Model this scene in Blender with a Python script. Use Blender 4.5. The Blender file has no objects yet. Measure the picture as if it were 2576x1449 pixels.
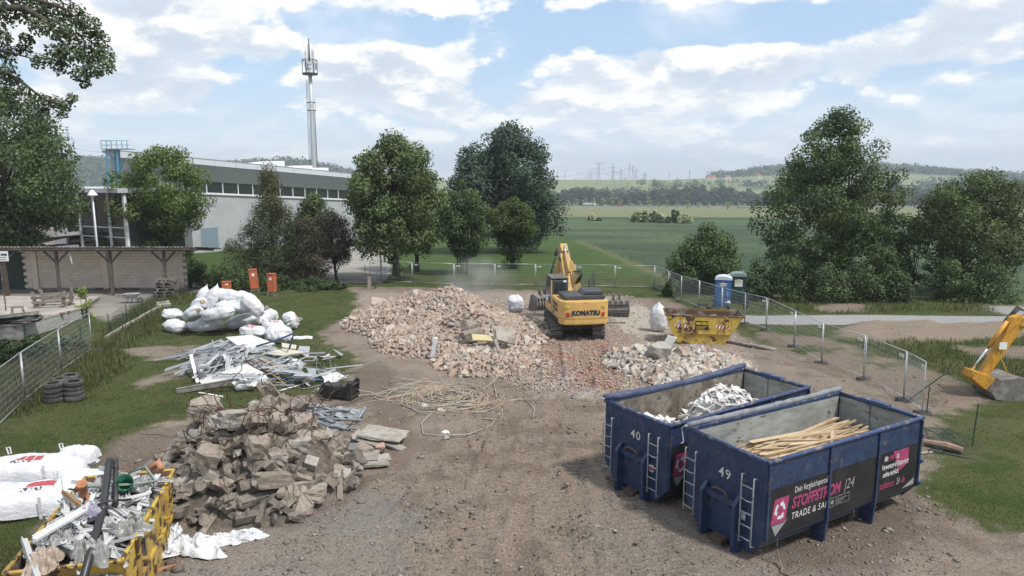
import bpy, bmesh, math, random
import numpy as np
from mathutils import Vector, Matrix
R = math.radians
random.seed(7); rng = np.random.default_rng(7)
SC = bpy.context.scene
COL = SC.collection
# ---------------------------------------------------------------- camera
F, PITCH, CH = 1780.0, R(9.3), 8.7          # focal length for a picture 2576 wide, downward tilt, eye height
cam = bpy.data.cameras.new('camera'); cam_o = bpy.data.objects.new('camera', cam); COL.objects.link(cam_o)
cam.sensor_width = 36.0; cam.lens = 36.0 * F / 2576.0; cam.clip_start = 0.1; cam.clip_end = 20000
cam_o.location = (0, 0, CH); cam_o.rotation_euler = (R(90) - PITCH, 0, 0)
SC.camera = cam_o
# ---------------------------------------------------------------- sun, sky, exposure
SUN_EL, SUN_AZ = R(57), R(125)               # azimuth from straight ahead, positive = to the right
sd = Vector((math.sin(SUN_AZ) * math.cos(SUN_EL), math.cos(SUN_AZ) * math.cos(SUN_EL), math.sin(SUN_EL)))
sun = bpy.data.lights.new('sun', 'SUN'); sun.energy = 2.5; sun.angle = R(7.0); sun.color = (1.0, 0.95, 0.88)
sun_o = bpy.data.objects.new('sun', sun); COL.objects.link(sun_o)
sun_o.rotation_euler = sd.to_track_quat('Z', 'Y').to_euler()
W = bpy.data.worlds.new('World'); SC.world = W; W.use_nodes = True
def build_sky():
 nt = W.node_tree; N = nt.nodes; L = nt.links; N.clear()
 out = N.new('ShaderNodeOutputWorld'); bg = N.new('ShaderNodeBackground'); bg.inputs['Strength'].default_value = 0.1
 sky = N.new('ShaderNodeTexSky'); sky.sky_type = 'NISHITA'; sky.sun_disc = False
 sky.sun_elevation = SUN_EL; sky.sun_rotation = SUN_AZ; sky.air_density = 1.0; sky.dust_density = 1.5; sky.altitude = 300
 tc = N.new('ShaderNodeTexCoord')
 def math_(op, a, b=None, clamp=False):
  n = N.new('ShaderNodeMath'); n.operation = op; n.use_clamp = clamp
  for i, v in enumerate((a, b)):
   if v is None: continue
   if isinstance(v, (int, float)): n.inputs[i].default_value = v
   else: L.new(v, n.inputs[i])
  return n.outputs[0]
 sep = N.new('ShaderNodeSeparateXYZ'); L.new(tc.outputs['Generated'], sep.inputs[0])
 dx, dy, dz = sep.outputs
 az = math_('ARCTAN2', dx, dy)            # 0 straight ahead
 el = math_('ARCSINE', dz)
 def smooth(x, a, b):
  n = N.new('ShaderNodeMapRange'); n.interpolation_type = 'SMOOTHSTEP'
  n.inputs[1].default_value = a; n.inputs[2].default_value = b; L.new(x, n.inputs[0]); return n.outputs[0]
 elc = math_('POWER', math_('MAXIMUM', el, 0.0), 0.75)      # cloud banks grow flatter towards the horizon
 def field(dv, scale, det, seed, rough=0.55):
  cx = N.new('ShaderNodeCombineXYZ')
  L.new(math_('MULTIPLY', az, 4.0), cx.inputs[0])
  L.new(math_('ADD', math_('MULTIPLY', elc, 6.6), dv), cx.inputs[1]); cx.inputs[2].default_value = seed
  n = N.new('ShaderNodeTexNoise'); n.inputs['Scale'].default_value = scale; n.inputs['Detail'].default_value = det
  n.inputs['Roughness'].default_value = rough; L.new(cx.outputs[0], n.inputs['Vector']); return n.outputs[0]
 def billow(dv):
  """rounded heaps: folded noise on top of broad banks"""
  b1 = field(dv, 1.05, 2, SEED); b2 = math_('ABSOLUTE', math_('SUBTRACT', field(dv, 3.1, 5, SEED + 3, 0.52), 0.5))
  b3 = math_('ABSOLUTE', math_('SUBTRACT', field(dv, 9.0, 3, SEED + 9), 0.5))
  return math_('SUBTRACT', math_('SUBTRACT', b1, math_('MULTIPLY', b2, -0.62)), math_('MULTIPLY', b3, 0.22))
 SEED = 4.3
 a = billow(0.0); b = billow(0.16)
 def lobe(ca, ce, wa, we, amp):
  u = math_('DIVIDE', math_('SUBTRACT', az, ca), wa); v = math_('DIVIDE', math_('SUBTRACT', el, ce), we)
  r2 = math_('ADD', math_('MULTIPLY', u, u), math_('MULTIPLY', v, v))
  return math_('MULTIPLY', math_('EXPONENT', math_('MULTIPLY', r2, -1.0)), amp)
 cov = a
 for q in LOBES: cov = math_('ADD', cov, lobe(*q))
 mask = smooth(cov, 0.495, 0.59)
 thin = math_('MULTIPLY', smooth(field(0.4, 0.8, 5, SEED + 20), 0.40, 0.68), 0.7)      # thin high veil
 veil = math_('MAXIMUM', math_('MULTIPLY', smooth(el, 0.17, 0.0), 0.62), thin)
 mask = math_('ADD', mask, math_('MULTIPLY', math_('SUBTRACT', 1.0, mask), veil), clamp=True)
 lit = smooth(math_('SUBTRACT', a, b), -0.09, 0.09)     # where the bank thins out upwards the sun catches it
 thick = smooth(cov, 0.57, 0.78)
 def mixc(f, p, q):
  x = N.new('ShaderNodeMix'); x.data_type = 'RGBA'; L.new(f, x.inputs[0])
  for i, c in ((6, p), (7, q)):
   if isinstance(c, tuple): x.inputs[i].default_value = (*c, 1)
   else: L.new(c, x.inputs[i])
  return x.outputs[2]
 body = mixc(lit, CL_DARK, CL_LIT)
 body = mixc(math_('MULTIPLY', math_('MULTIPLY', thick, math_('SUBTRACT', 1.0, lit)), 0.8), body, CL_BASE)
 body = mixc(math_('MULTIPLY', smooth(el, 0.13, -0.01), 0.6), body, CL_HAZE)
 half = N.new('ShaderNodeValue'); half.outputs[0].default_value = 0.6
 clear = mixc(half.outputs[0], sky.outputs[0], SKY_BLUE)
 L.new(mixc(mask, clear, body), bg.inputs['Color']); L.new(bg.outputs[0], out.inputs[0])
# azimuth, elevation, widths, amount: open blue gaps and closed banks as in view
LOBES = [(0.30, 0.183, 0.26, 0.026, -0.26), (0.50, 0.205, 0.10, 0.02, -0.16), (-0.18, 0.182, 0.10, 0.022, -0.20), (-0.34, 0.125, 0.07, 0.035, -0.20), (0.0, 0.128, 0.07, 0.025, -0.16), (0.08, 0.165, 0.10, 0.022, -0.12),
         (0.27, 0.142, 0.15, 0.022, 0.26), (0.60, 0.165, 0.15, 0.045, 0.30), (0.42, 0.115, 0.16, 0.025, 0.18), (-0.42, 0.10, 0.075, 0.022, 0.24), (-0.18, 0.118, 0.10, 0.028, 0.20), (-0.335, 0.158, 0.035, 0.016, 0.26), (-0.46, 0.165, 0.10, 0.03, 0.20), (-0.12, 0.155, 0.07, 0.014, 0.14), (0.0, 0.225, 0.9, 0.018, 0.14), (0.15, 0.085, 0.35, 0.016, 0.10)]
CL_LIT, CL_DARK, CL_BASE, CL_HAZE, SKY_BLUE = (7.3, 7.3, 7.2), (4.9, 5.5, 6.2), (4.2, 4.8, 5.6), (6.3, 6.8, 7.4), (3.7, 5.1, 7.0)
build_sky()
try: W.cycles.sampling_method = 'MANUAL'; W.cycles.sample_map_resolution = 512
except Exception: pass
SC.view_settings.view_transform = 'Standard'; SC.view_settings.look = 'None'
SC.view_settings.exposure = 0.60; SC.view_settings.gamma = 1.0
try: SC.view_settings.use_curve_mapping = False
except Exception: pass
SC.render.engine = 'CYCLES'
cy = SC.cycles
cy.max_bounces = 6; cy.diffuse_bounces = 3; cy.glossy_bounces = 2; cy.transmission_bounces = 4; cy.transparent_max_bounces = 12; cy.volume_bounces = 0
cy.use_denoising = True
try: cy.denoiser = 'OPENIMAGEDENOISE'
except Exception: pass
cy.sample_clamp_indirect = 6.0; cy.caustics_reflective = False; cy.caustics_refractive = False

# ---------------------------------------------------------------- terrain shape
def sstep(a, b, x):
 t = np.clip((x - a) / (b - a), 0, 1); return t * t * (3 - 2 * t)
def z0(x, y):
 """broad lie of the land: level by the house, falling gently to the valley, then the far hills"""
 x = np.asarray(x, float); y = np.asarray(y, float)
 z = -0.028 * np.clip(y - 17, 0, 43) - 0.039 * np.clip(y - 60, 0, 990)
 up = sstep(1080, 1650, y)
 z = z + up * (27.5 + 3 * np.sin(x * 0.004 + 1.0) + 4.0 * sstep(-200, -500, x))
 z = z - 0.02 * np.clip(y - 1700, 0, 3000)
 z = z + 44 * np.exp(-((x - 900) / 300.0) ** 2 - ((y - 2000) / 330.0) ** 2)     # wooded hill on the right
 z = z + 38 * np.exp(-((x + 1000) / 420.0) ** 2 - ((y - 1750) / 260.0) ** 2)    # ridge on the left
 z = z + 30 * np.exp(-((x + 560) / 130.0) ** 2 - ((y - 1850) / 220.0) ** 2)
 return z
def z0s(x, y):
 if y < 700: return -0.028 * min(max(y - 17, 0), 43) - 0.039 * max(y - 60, 0)
 return float(z0(x, y))
def G(px, py):
 """where the line of sight through a picture point (2576 wide) meets the land"""
 u = (px - 1288) / F; v = (py - 724.5) / F
 c, s = math.cos(PITCH), math.sin(PITCH)
 d = Vector((u, c - v * s, -s - v * c)); t = 5.0
 lo = 5.0; hi = None
 while t < 4000:
  if CH + d.z * t < z0s(d.x * t, d.y * t): hi = t; break
  lo = t; t *= 1.03
 if hi is None: hi = lo
 for _ in range(40):
  m = (lo + hi) / 2
  if CH + d.z * m < z0s(d.x * m, d.y * m): hi = m
  else: lo = m
 return Vector((d.x * lo, d.y * lo, CH + d.z * lo))
def AT(px, py, y):
 """the point on the line of sight at depth y"""
 u = (px - 1288) / F; v = (py - 724.5) / F; c, s = math.cos(PITCH), math.sin(PITCH)
 t = y / (c - v * s); return Vector((u * t, y, CH + (-s - v * c) * t))
def depth(p): return p[1] * math.cos(PITCH) - (p[2] - CH) * math.sin(PITCH)
def MPP(p): return depth(p) / F                       # metres for one picture point at p
# value noise for relief and masks
_NT = np.random.default_rng(3).random((256, 256))
def vnoise(x, y):
 xi = np.floor(x).astype(int); yi = np.floor(y).astype(int); fx = x - xi; fy = y - yi
 fx = fx * fx * (3 - 2 * fx); fy = fy * fy * (3 - 2 * fy)
 a = _NT[xi & 255, yi & 255]; b = _NT[(xi + 1) & 255, yi & 255]; c = _NT[xi & 255, (yi + 1) & 255]; d = _NT[(xi + 1) & 255, (yi + 1) & 255]
 return (a * (1 - fx) + b * fx) * (1 - fy) + (c * (1 - fx) + d * fx) * fy
def fbm(x, y, s=1.0, o=4):
 v = 0; a = 0.5; f = 1.0 / s
 for i in range(o):
  v = v + a * vnoise(x * f + 17.3 * i, y * f + 5.1 * i); a *= 0.5; f *= 2.03
 return v / (1 - 0.5 ** o)
# ---------------------------------------------------------------- helpers: objects
def link(o, parent=None):
 COL.objects.link(o)
 if parent is not None: o.parent = parent
 return o
def tag(o, label=None, cat=None, group=None, kind=None):
 if label: o['label'] = label
 if cat: o['category'] = cat
 if group: o['group'] = group
 if kind or cat: o['kind'] = kind or 'thing'
 return o
def thing(name, label, cat, loc=(0, 0, 0), rz=0.0, group=None, rot=None):
 o = bpy.data.objects.new(name, None); o.empty_display_size = 0.2; COL.objects.link(o)
 o.location = loc; o.rotation_euler = rot if rot else (0, 0, rz)
 return tag(o, label, cat, group)
def copy_tree(o, parent=None):
 c = o.copy(); COL.objects.link(c); c.parent = parent
 for ch in o.children: copy_tree(ch, c)
 return c
def obj(name, me, parent=None, loc=None, rot=None, scale=None):
 o = bpy.data.objects.new(name, me); link(o, parent)
 if loc is not None: o.location = loc
 if rot is not None: o.rotation_euler = rot
 if scale is not None: o.scale = scale if hasattr(scale, '__len__') else (scale,) * 3
 return o
class MB:
 """collects shapes; build() makes one mesh object of them"""
 def __init__(s): s.v = []; s.f = []; s.c = None
 def add(s, vs, fs):
  n = len(s.v); s.v.extend([tuple(p) for p in vs]); s.f.extend([tuple(i + n for i in f) for f in fs]); return s
 def box(s, c, d, rot=None, taper=None):
  hx, hy, hz_ = d[0] / 2, d[1] / 2, d[2] / 2
  P = [Vector((sx * hx, sy * hy, sz * hz_)) for sz in (-1, 1) for sy in (-1, 1) for sx in (-1, 1)]
  if taper:
   for i in range(4, 8): P[i].x *= taper[0]; P[i].y *= taper[1]
  if rot is not None:
   m = rot if isinstance(rot, Matrix) else Matrix.Rotation(rot[2], 3, 'Z') @ Matrix.Rotation(rot[1], 3, 'Y') @ Matrix.Rotation(rot[0], 3, 'X')
   P = [m @ p for p in P]
  c = Vector(c)
  return s.add([p + c for p in P], [(0, 2, 3, 1), (4, 5, 7, 6), (0, 1, 5, 4), (2, 6, 7, 3), (0, 4, 6, 2), (1, 3, 7, 5)])
 def bx(s, x0, x1, y0, y1, z0_, z1): return s.box(((x0 + x1) / 2, (y0 + y1) / 2, (z0_ + z1) / 2), (x1 - x0, y1 - y0, z1 - z0_))
 def bar(s, a, b, w, h=None, up=(0, 0, 1)):
  a = Vector(a); b = Vector(b); d = b - a; L = d.length
  if L < 1e-6: return s
  d.normalize(); u = Vector(up)
  if abs(d.dot(u)) > 0.98: u = Vector((0, 1, 0)) if abs(d.y) < 0.9 else Vector((1, 0, 0))
  r = d.cross(u).normalized(); u = r.cross(d)
  m = Matrix((r, d, u)).transposed()
  return s.box((a + b) / 2, (w, L, h or w), m)
 def tube(s, pts, r, n=8, cap=True):
  pts = [Vector(p) for p in pts]; k = len(pts)
  rr = [r] * k if not hasattr(r, '__len__') else list(r)
  base = len(s.v); prev = None
  for i, p in enumerate(pts):
   d = (pts[min(i + 1, k - 1)] - pts[max(i - 1, 0)])
   if d.length < 1e-9: d = Vector((0, 0, 1))
   d.normalize()
   if prev is None:
    a = d.orthogonal().normalized()
   else:
    a = prev - d * prev.dot(d)
    a = a.normalized() if a.length > 1e-6 else d.orthogonal().normalized()
   prev = a; b = d.cross(a)
   for j in range(n):
    t = 2 * math.pi * j / n
    q = p + (a * math.cos(t) + b * math.sin(t)) * rr[i]; s.v.append(tuple(q))
  for i in range(k - 1):
   for j in range(n):
    a0 = base + i * n + j; a1 = base + i * n + (j + 1) % n
    s.f.append((a0, a1, a1 + n, a0 + n))
  if cap:
   s.f.append(tuple(base + j for j in range(n))[::-1]); s.f.append(tuple(base + (k - 1) * n + j for j in range(n)))
  return s
 def prism(s, poly, axis, a, b):
  """polygon (list of 2-D points) swept along axis from a to b; the two coordinates are the other axes in order"""
  n = len(poly); vs = []
  for t in (a, b):
   for (u, v) in poly:
    vs.append((t, u, v) if axis == 'x' else (u, t, v) if axis == 'y' else (u, v, t))
  fs = [tuple(range(n))[::-1], tuple(range(n, 2 * n))] + [(i, (i + 1) % n, n + (i + 1) % n, n + i) for i in range(n)]
  return s.add(vs, fs)
 def lathe(s, prof, n=16, c=(0, 0, 0), m=None):
  base = len(s.v); k = len(prof)
  for (r, z) in prof:
   for j in range(n):
    t = 2 * math.pi * j / n; p = Vector((r * math.cos(t), r * math.sin(t), z))
    if m is not None: p = m @ p
    s.v.append((p[0] + c[0], p[1] + c[1], p[2] + c[2]))
  for i in range(k - 1):
   for j in range(n):
    s.f.append((base + i * n + j, base + i * n + (j + 1) % n, base + (i + 1) * n + (j + 1) % n, base + (i + 1) * n + j))
  return s
 def mesh(s, name, mat=None, smooth=False, bevel=0.0, fix=True):
  me = bpy.data.meshes.new(name); me.from_pydata(s.v, [], s.f)
  if fix or bevel:
   bm = bmesh.new(); bm.from_mesh(me)
   if bevel:
    bmesh.ops.remove_doubles(bm, verts=bm.verts, dist=1e-5)
    bmesh.ops.bevel(bm, geom=[e for e in bm.edges if len(e.link_faces) == 2 and e.calc_face_angle(0) > 0.5], offset=bevel, segments=2, profile=0.6, affect='EDGES')
   bmesh.ops.recalc_face_normals(bm, faces=bm.faces)
   bm.to_mesh(me); bm.free()
  if mat is not None: me.materials.append(mat)
  if smooth: me.polygons.foreach_set('use_smooth', [True] * len(me.polygons))
  me.update(); return me
 def build(s, name, mat=None, parent=None, loc=None, rot=None, smooth=False, bevel=0.0, fix=True):
  return obj(name, s.mesh(name, mat, smooth, bevel, fix), parent, loc, rot)
def np_mesh(name, V, Fc, mat=None, col=None, smooth=False):
 """mesh from arrays; Fc (n,3) or (n,4); col (nv,3) colour attribute 'Col'"""
 me = bpy.data.meshes.new(name); V = np.asarray(V, np.float32); Fc = np.asarray(Fc, np.int32); k = Fc.shape[1]
 me.vertices.add(len(V)); me.vertices.foreach_set('co', V.ravel())
 me.loops.add(Fc.size); me.loops.foreach_set('vertex_index', Fc.ravel())
 me.polygons.add(len(Fc)); me.polygons.foreach_set('loop_start', np.arange(0, Fc.size, k, dtype=np.int32))
 me.polygons.foreach_set('loop_total', np.full(len(Fc), k, np.int32))
 if smooth: me.polygons.foreach_set('use_smooth', np.ones(len(Fc), bool))
 if col is not None:
  at = me.color_attributes.new('Col', 'FLOAT_COLOR', 'POINT')
  c4 = np.ones((len(V), 4), np.float32); c4[:, :3] = col; at.data.foreach_set('color', c4.ravel())
 if mat is not None: me.materials.append(mat)
 me.update(calc_edges=True); me.validate(); return me
# ---------------------------------------------------------------- helpers: materials
def mat(name, c, c2=None, scale=4.0, lo=0.45, hi=0.6, rough=0.8, metal=0.0, bump=0.0, bscale=None, var=0.12, attr=False, objvar=0.0, detail=6, stretch=None, spec=None, c3=None, lo3=0.6, hi3=0.65, scale3=None, objcol=None):
 m = bpy.data.materials.new(name); m.use_nodes = True; nt = m.node_tree; N = nt.nodes; L = nt.links
 b = N['Principled BSDF']; b.inputs['Roughness'].default_value = rough; b.inputs['Metallic'].default_value = metal
 if spec is not None: b.inputs['Specular IOR Level'].default_value = spec
 tc = N.new('ShaderNodeTexCoord'); vec = tc.outputs['Object']
 if stretch:
  mp = N.new('ShaderNodeMapping'); mp.inputs['Scale'].default_value = stretch; L.new(vec, mp.inputs[0]); vec = mp.outputs[0]
 def noise(sc, det=detail, off=None):
  n = N.new('ShaderNodeTexNoise'); n.inputs['Scale'].default_value = sc; n.inputs['Detail'].default_value = det; n.inputs['Roughness'].default_value = 0.6
  v = vec
  if off:
   mp = N.new('ShaderNodeMapping'); mp.inputs['Location'].default_value = (off, off * 0.7, off * 1.3); L.new(vec, mp.inputs[0]); v = mp.outputs[0]
  L.new(v, n.inputs['Vector']); return n.outputs[0]
 def mixc(f, a, bb, mode='MIX'):
  x = N.new('ShaderNodeMix'); x.data_type = 'RGBA'; x.blend_type = mode
  for i, q in ((0, f), (6, a), (7, bb)):
   if isinstance(q, (tuple, list)): x.inputs[i].default_value = (*q[:3], 1)
   elif isinstance(q, (int, float)): x.inputs[i].default_value = q
   else: L.new(q, x.inputs[i])
  return x.outputs[2]
 def ramp(v, a, bb):
  r = N.new('ShaderNodeMapRange'); r.interpolation_type = 'SMOOTHSTEP'; r.inputs[1].default_value = a; r.inputs[2].default_value = bb; L.new(v, r.inputs[0]); return r.outputs[0]
 if attr:
  at = N.new('ShaderNodeVertexColor'); at.layer_name = 'Col'; col = at.outputs[0]
  if c is not None: col = mixc(1.0, col, c, 'MULTIPLY')
 elif objcol:
  oi = N.new('ShaderNodeObjectInfo'); cr = N.new('ShaderNodeValToRGB'); cr.color_ramp.interpolation = 'LINEAR'
  el = cr.color_ramp.elements
  for i, q in enumerate(objcol):
   e = el[i] if i < 2 else el.new(0.5)
   e.position = i / (len(objcol) - 1) if len(objcol) > 1 else 0; e.color = (*q, 1)
  L.new(oi.outputs['Random'], cr.inputs[0]); col = cr.outputs[0]
 else: col = c
 if c2 is not None: col = mixc(ramp(noise(scale), lo, hi), col, c2)
 if c3 is not None: col = mixc(ramp(noise(scale3 or scale * 2.3, off=7.7), lo3, hi3), col, c3)
 if var:
  n2 = noise(scale * 3.1, 8, 3.3); r = N.new('ShaderNodeMapRange'); r.inputs[1].default_value = 0.25; r.inputs[2].default_value = 0.75
  r.inputs[3].default_value = 1 - var * 1.6; r.inputs[4].default_value = 1 + var * 1.2; L.new(n2, r.inputs[0])
  g = N.new('ShaderNodeCombineXYZ'); [L.new(r.outputs[0], g.inputs[i]) for i in range(3)]
  col = mixc(1.0, col, g.outputs[0], 'MULTIPLY')
 if objvar:
  oi = N.new('ShaderNodeObjectInfo'); r = N.new('ShaderNodeMapRange'); r.inputs[3].default_value = 1 - objvar; r.inputs[4].default_value = 1 + objvar; L.new(oi.outputs['Random'], r.inputs[0])
  g = N.new('ShaderNodeCombineXYZ'); [L.new(r.outputs[0], g.inputs[i]) for i in range(3)]
  col = mixc(1.0, col, g.outputs[0], 'MULTIPLY')
 if isinstance(col, (tuple, list)): b.inputs['Base Color'].default_value = (*col[:3], 1)
 else: L.new(col, b.inputs['Base Color'])
 if bump:
  bp = N.new('ShaderNodeBump'); bp.inputs['Strength'].default_value = min(1.0, bump); bp.inputs['Distance'].default_value = 0.22 / (bscale or scale * 2)
  L.new(noise(bscale or scale * 2, 8, 1.1), bp.inputs['Height']); L.new(bp.outputs[0], b.inputs['Normal'])
 return m
def leaf_mat(name, c, trans=0.25, var=0.35):
 """leaves: colour attribute varies leaf by leaf, a little light passes through"""
 m = bpy.data.materials.new(name); m.use_nodes = True; nt = m.node_tree; N = nt.nodes; L = nt.links; N.clear()
 out = N.new('ShaderNodeOutputMaterial'); at = N.new('ShaderNodeVertexColor'); at.layer_name = 'Col'
 x = N.new('ShaderNodeMix'); x.data_type = 'RGBA'; x.blend_type = 'MULTIPLY'; x.inputs[0].default_value = 1; x.inputs[7].default_value = (*c, 1); L.new(at.outputs[0], x.inputs[6])
 pb = N.new('ShaderNodeBsdfPrincipled'); pb.inputs['Roughness'].default_value = 0.6; pb.inputs['Specular IOR Level'].default_value = 0.3; L.new(x.outputs[2], pb.inputs['Base Color'])
 tr = N.new('ShaderNodeBsdfTranslucent'); y = N.new('ShaderNodeMix'); y.data_type = 'RGBA'; y.blend_type = 'MULTIPLY'; y.inputs[0].default_value = 1; y.inputs[7].default_value = (1.3, 1.35, 0.6, 1); L.new(x.outputs[2], y.inputs[6]); L.new(y.outputs[2], tr.inputs[0])
 ms = N.new('ShaderNodeMixShader'); ms.inputs[0].default_value = trans; L.new(pb.outputs[0], ms.inputs[1]); L.new(tr.outputs[0], ms.inputs[2]); L.new(ms.outputs[0], out.inputs[0])
 return m
TEXTS = []
def text(body, size, mat_, parent, loc, rot, name='lettering', shear=0.0, sx=1.0, extrude=0.0, align='LEFT', bold=0.0, spacing=1.0):
 cu = bpy.data.curves.new(name, 'FONT'); cu.body = body; cu.size = size; cu.shear = shear; cu.extrude = extrude; cu.align_x = align; cu.offset = bold; cu.space_character = spacing
 cu.resolution_u = 3
 o = bpy.data.objects.new(name, cu); TEXTS.append((o, parent, loc, rot, sx, mat_, name))
def finish_text():
 """the letters become plain meshes under their things"""
 if not TEXTS: return
 tmp = bpy.data.collections.new('letters'); SC.collection.children.link(tmp)
 for t in TEXTS: tmp.objects.link(t[0])
 dg = bpy.context.evaluated_depsgraph_get()
 for (o, parent, loc, rot, sx, m, name) in TEXTS:
  me = bpy.data.meshes.new_from_object(o.evaluated_get(dg)); me.materials.clear(); me.materials.append(m)
  q = obj(name, me, parent, loc, rot); q.scale = (sx, 1, 1)
 for t in TEXTS: bpy.data.objects.remove(t[0])
 bpy.data.collections.remove(tmp)
# ================================================================ ground sheet
def poly_world(pts): return np.array([G(*p)[:2] for p in pts])
def poly_sd(P, X, Y):
 """signed distance to a polygon, positive inside"""
 n = len(P); d = np.full(X.shape, 1e9); inside = np.zeros(X.shape, bool)
 for i in range(n):
  ax, ay = P[i]; bx_, by = P[(i + 1) % n]; ex, ey = bx_ - ax, by - ay
  wx, wy = X - ax, Y - ay; t = np.clip((wx * ex + wy * ey) / (ex * ex + ey * ey + 1e-12), 0, 1)
  d = np.minimum(d, np.hypot(wx - t * ex, wy - t * ey))
  c = ((ay > Y) != (by > Y)) & (X < ex * (Y - ay) / (ey if abs(ey) > 1e-12 else 1e-12) + ax); inside ^= c
 return np.where(inside, d, -d)
PZ = dict(
 lawn_left=[(-900, 1449), (-900, 760), (560, 735), (870, 722), (905, 745), (885, 800), (800, 838), (850, 880), (905, 912), (850, 985), (700, 1008), (560, 1045), (480, 1052), (400, 1070), (300, 1100), (245, 1190), (215, 1260), (110, 1330), (95, 1449), (60, 1800), (-900, 1800)],
 back=[(300, 728), (870, 722), (1000, 722), (1350, 731), (1560, 745), (1660, 750), (1720, 768), (1790, 800), (1905, 868), (2000, 893), (2130, 905), (2330, 960), (2480, 1005), (2400, 1025), (2345, 1040), (2370, 1150), (2330, 1240), (2390, 1300), (2480, 1340), (2590, 1352), (4000, 1500), (4000, 700), (2000, 500), (300, 600)],
 dirt_fence=[(1890, 825), (1960, 842), (2080, 852), (2250, 905), (2420, 965), (2490, 1005), (2380, 1025), (2300, 1010), (2190, 975), (2060, 925), (1930, 868)],
 dirt_fence2=[(2390, 875), (2576, 870), (2700, 885), (2700, 905), (2576, 905), (2450, 895)],
 ridge=[(2110, 835), (2190, 812), (2300, 815), (2420, 810), (2700, 815), (2700, 838), (2420, 858), (2220, 862), (2120, 850)],
 path=[(1850, 794), (2200, 792), (2576, 797), (3200, 802), (3200, 832), (2576, 823), (2200, 818), (1850, 815)],
 path2=[(2470, 770), (2560, 768), (3200, 775), (3200, 800), (2560, 797), (2520, 788)],
 bare1=[(310, 880), (380, 870), (480, 872), (455, 900), (380, 905), (320, 895)],
 bare2=[(330, 968), (375, 945), (440, 930), (470, 945), (400, 965), (350, 975)],
 bare3=[(250, 1150), (330, 1095), (420, 1075), (480, 1060), (480, 1160), (330, 1200), (240, 1215)],
 bare4=[(2040, 775), (2090, 763), (2160, 765), (2180, 772), (2150, 785), (2080, 783)],
 red=[(1310, 880), (1420, 850), (1560, 860), (1560, 930), (1540, 985), (1440, 975), (1350, 920)],
 rub=[(880, 735), (1330, 735), (1570, 745), (1650, 790), (1700, 830), (1880, 850), (1880, 930), (1620, 960), (1560, 985), (1500, 1010), (1340, 985), (1250, 930), (1000, 900), (920, 820)],
 pale=[(1560, 775), (1620, 762), (1650, 800), (1700, 835), (1620, 850), (1560, 830), (1540, 795)],
 pale2=[(1300, 930), (1420, 920), (1500, 975), (1450, 1010), (1360, 1000)],
 gravel=[(560, 1330), (760, 1290), (960, 1240), (1040, 1300), (1030, 1449), (900, 1600), (560, 1600), (420, 1449)],
 gravel2=[(1480, 1280), (1560, 1230), (1740, 1340), (1900, 1420), (2200, 1449), (2200, 1700), (1480, 1600)],
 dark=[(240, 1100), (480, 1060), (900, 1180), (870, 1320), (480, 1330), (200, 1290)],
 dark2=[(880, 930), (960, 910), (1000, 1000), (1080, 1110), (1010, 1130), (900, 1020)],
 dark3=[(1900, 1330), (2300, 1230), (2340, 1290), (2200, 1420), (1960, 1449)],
 wheat=[(1380, 588), (1440, 601), (1540, 640), (1620, 675), (1720, 715), (1850, 742), (2200, 752), (2576, 768), (4200, 800), (5200, 640), (5200, 549), (2576, 552), (1900, 549), (1000, 546), (1000, 560)],
 wheat2=[(1000, 545), (1900, 548), (2576, 551), (6000, 549), (6000, 521), (2576, 522), (1900, 524), (1400, 518), (600, 516), (0, 516), (0, 545)],
 yard=[(-900, 745), (-900, 900), (0, 845), (65, 850), (205, 785), (275, 812), (330, 772), (400, 738), (450, 715), (450, 690), (-900, 690)],
 paving=[(780, 668), (820, 640), (900, 618), (980, 612), (985, 690), (960, 712), (800, 712)],
)
PW = {k: poly_world(v) for k, v in PZ.items()}
def steps(a, b, d0, g):
 out = [a]; d = d0
 while out[-1] < b: out.append(out[-1] + d); d *= g
 return out
ys = np.array([-30, -20, -12, -6, -2, 1, 3.5, 6] + [8, 9, 10, 11] + list(np.arange(11.8, 29, 0.05)) + steps(29, 75, 0.052, 1.0085) + steps(75.6, 6000, 0.9, 1.035))
xh = list(np.arange(0, 12.0, 0.12)) + steps(12.0, 40, 0.13, 1.032) + steps(41.5, 3300, 1.4, 1.06)
xs = np.array([-v for v in xh[:0:-1]] + xh)
ys = np.unique(np.round(ys, 4)); GX, GY = np.meshgrid(xs, ys)
TRACKS = [(0.2, 14, 2.6, 36, 1.15, 0.9), (-0.9, 12, 1.2, 40, 1.15, 1.0), (1.3, 12, 3.6, 38, 1.15, 0.8), (-2.4, 12, 0.6, 30, 1.15, 0.55), (0.6, 10, -1.4, 30, 1.15, 0.6), (2.2, 11, 2.0, 33, 1.15, 0.7)]
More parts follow.
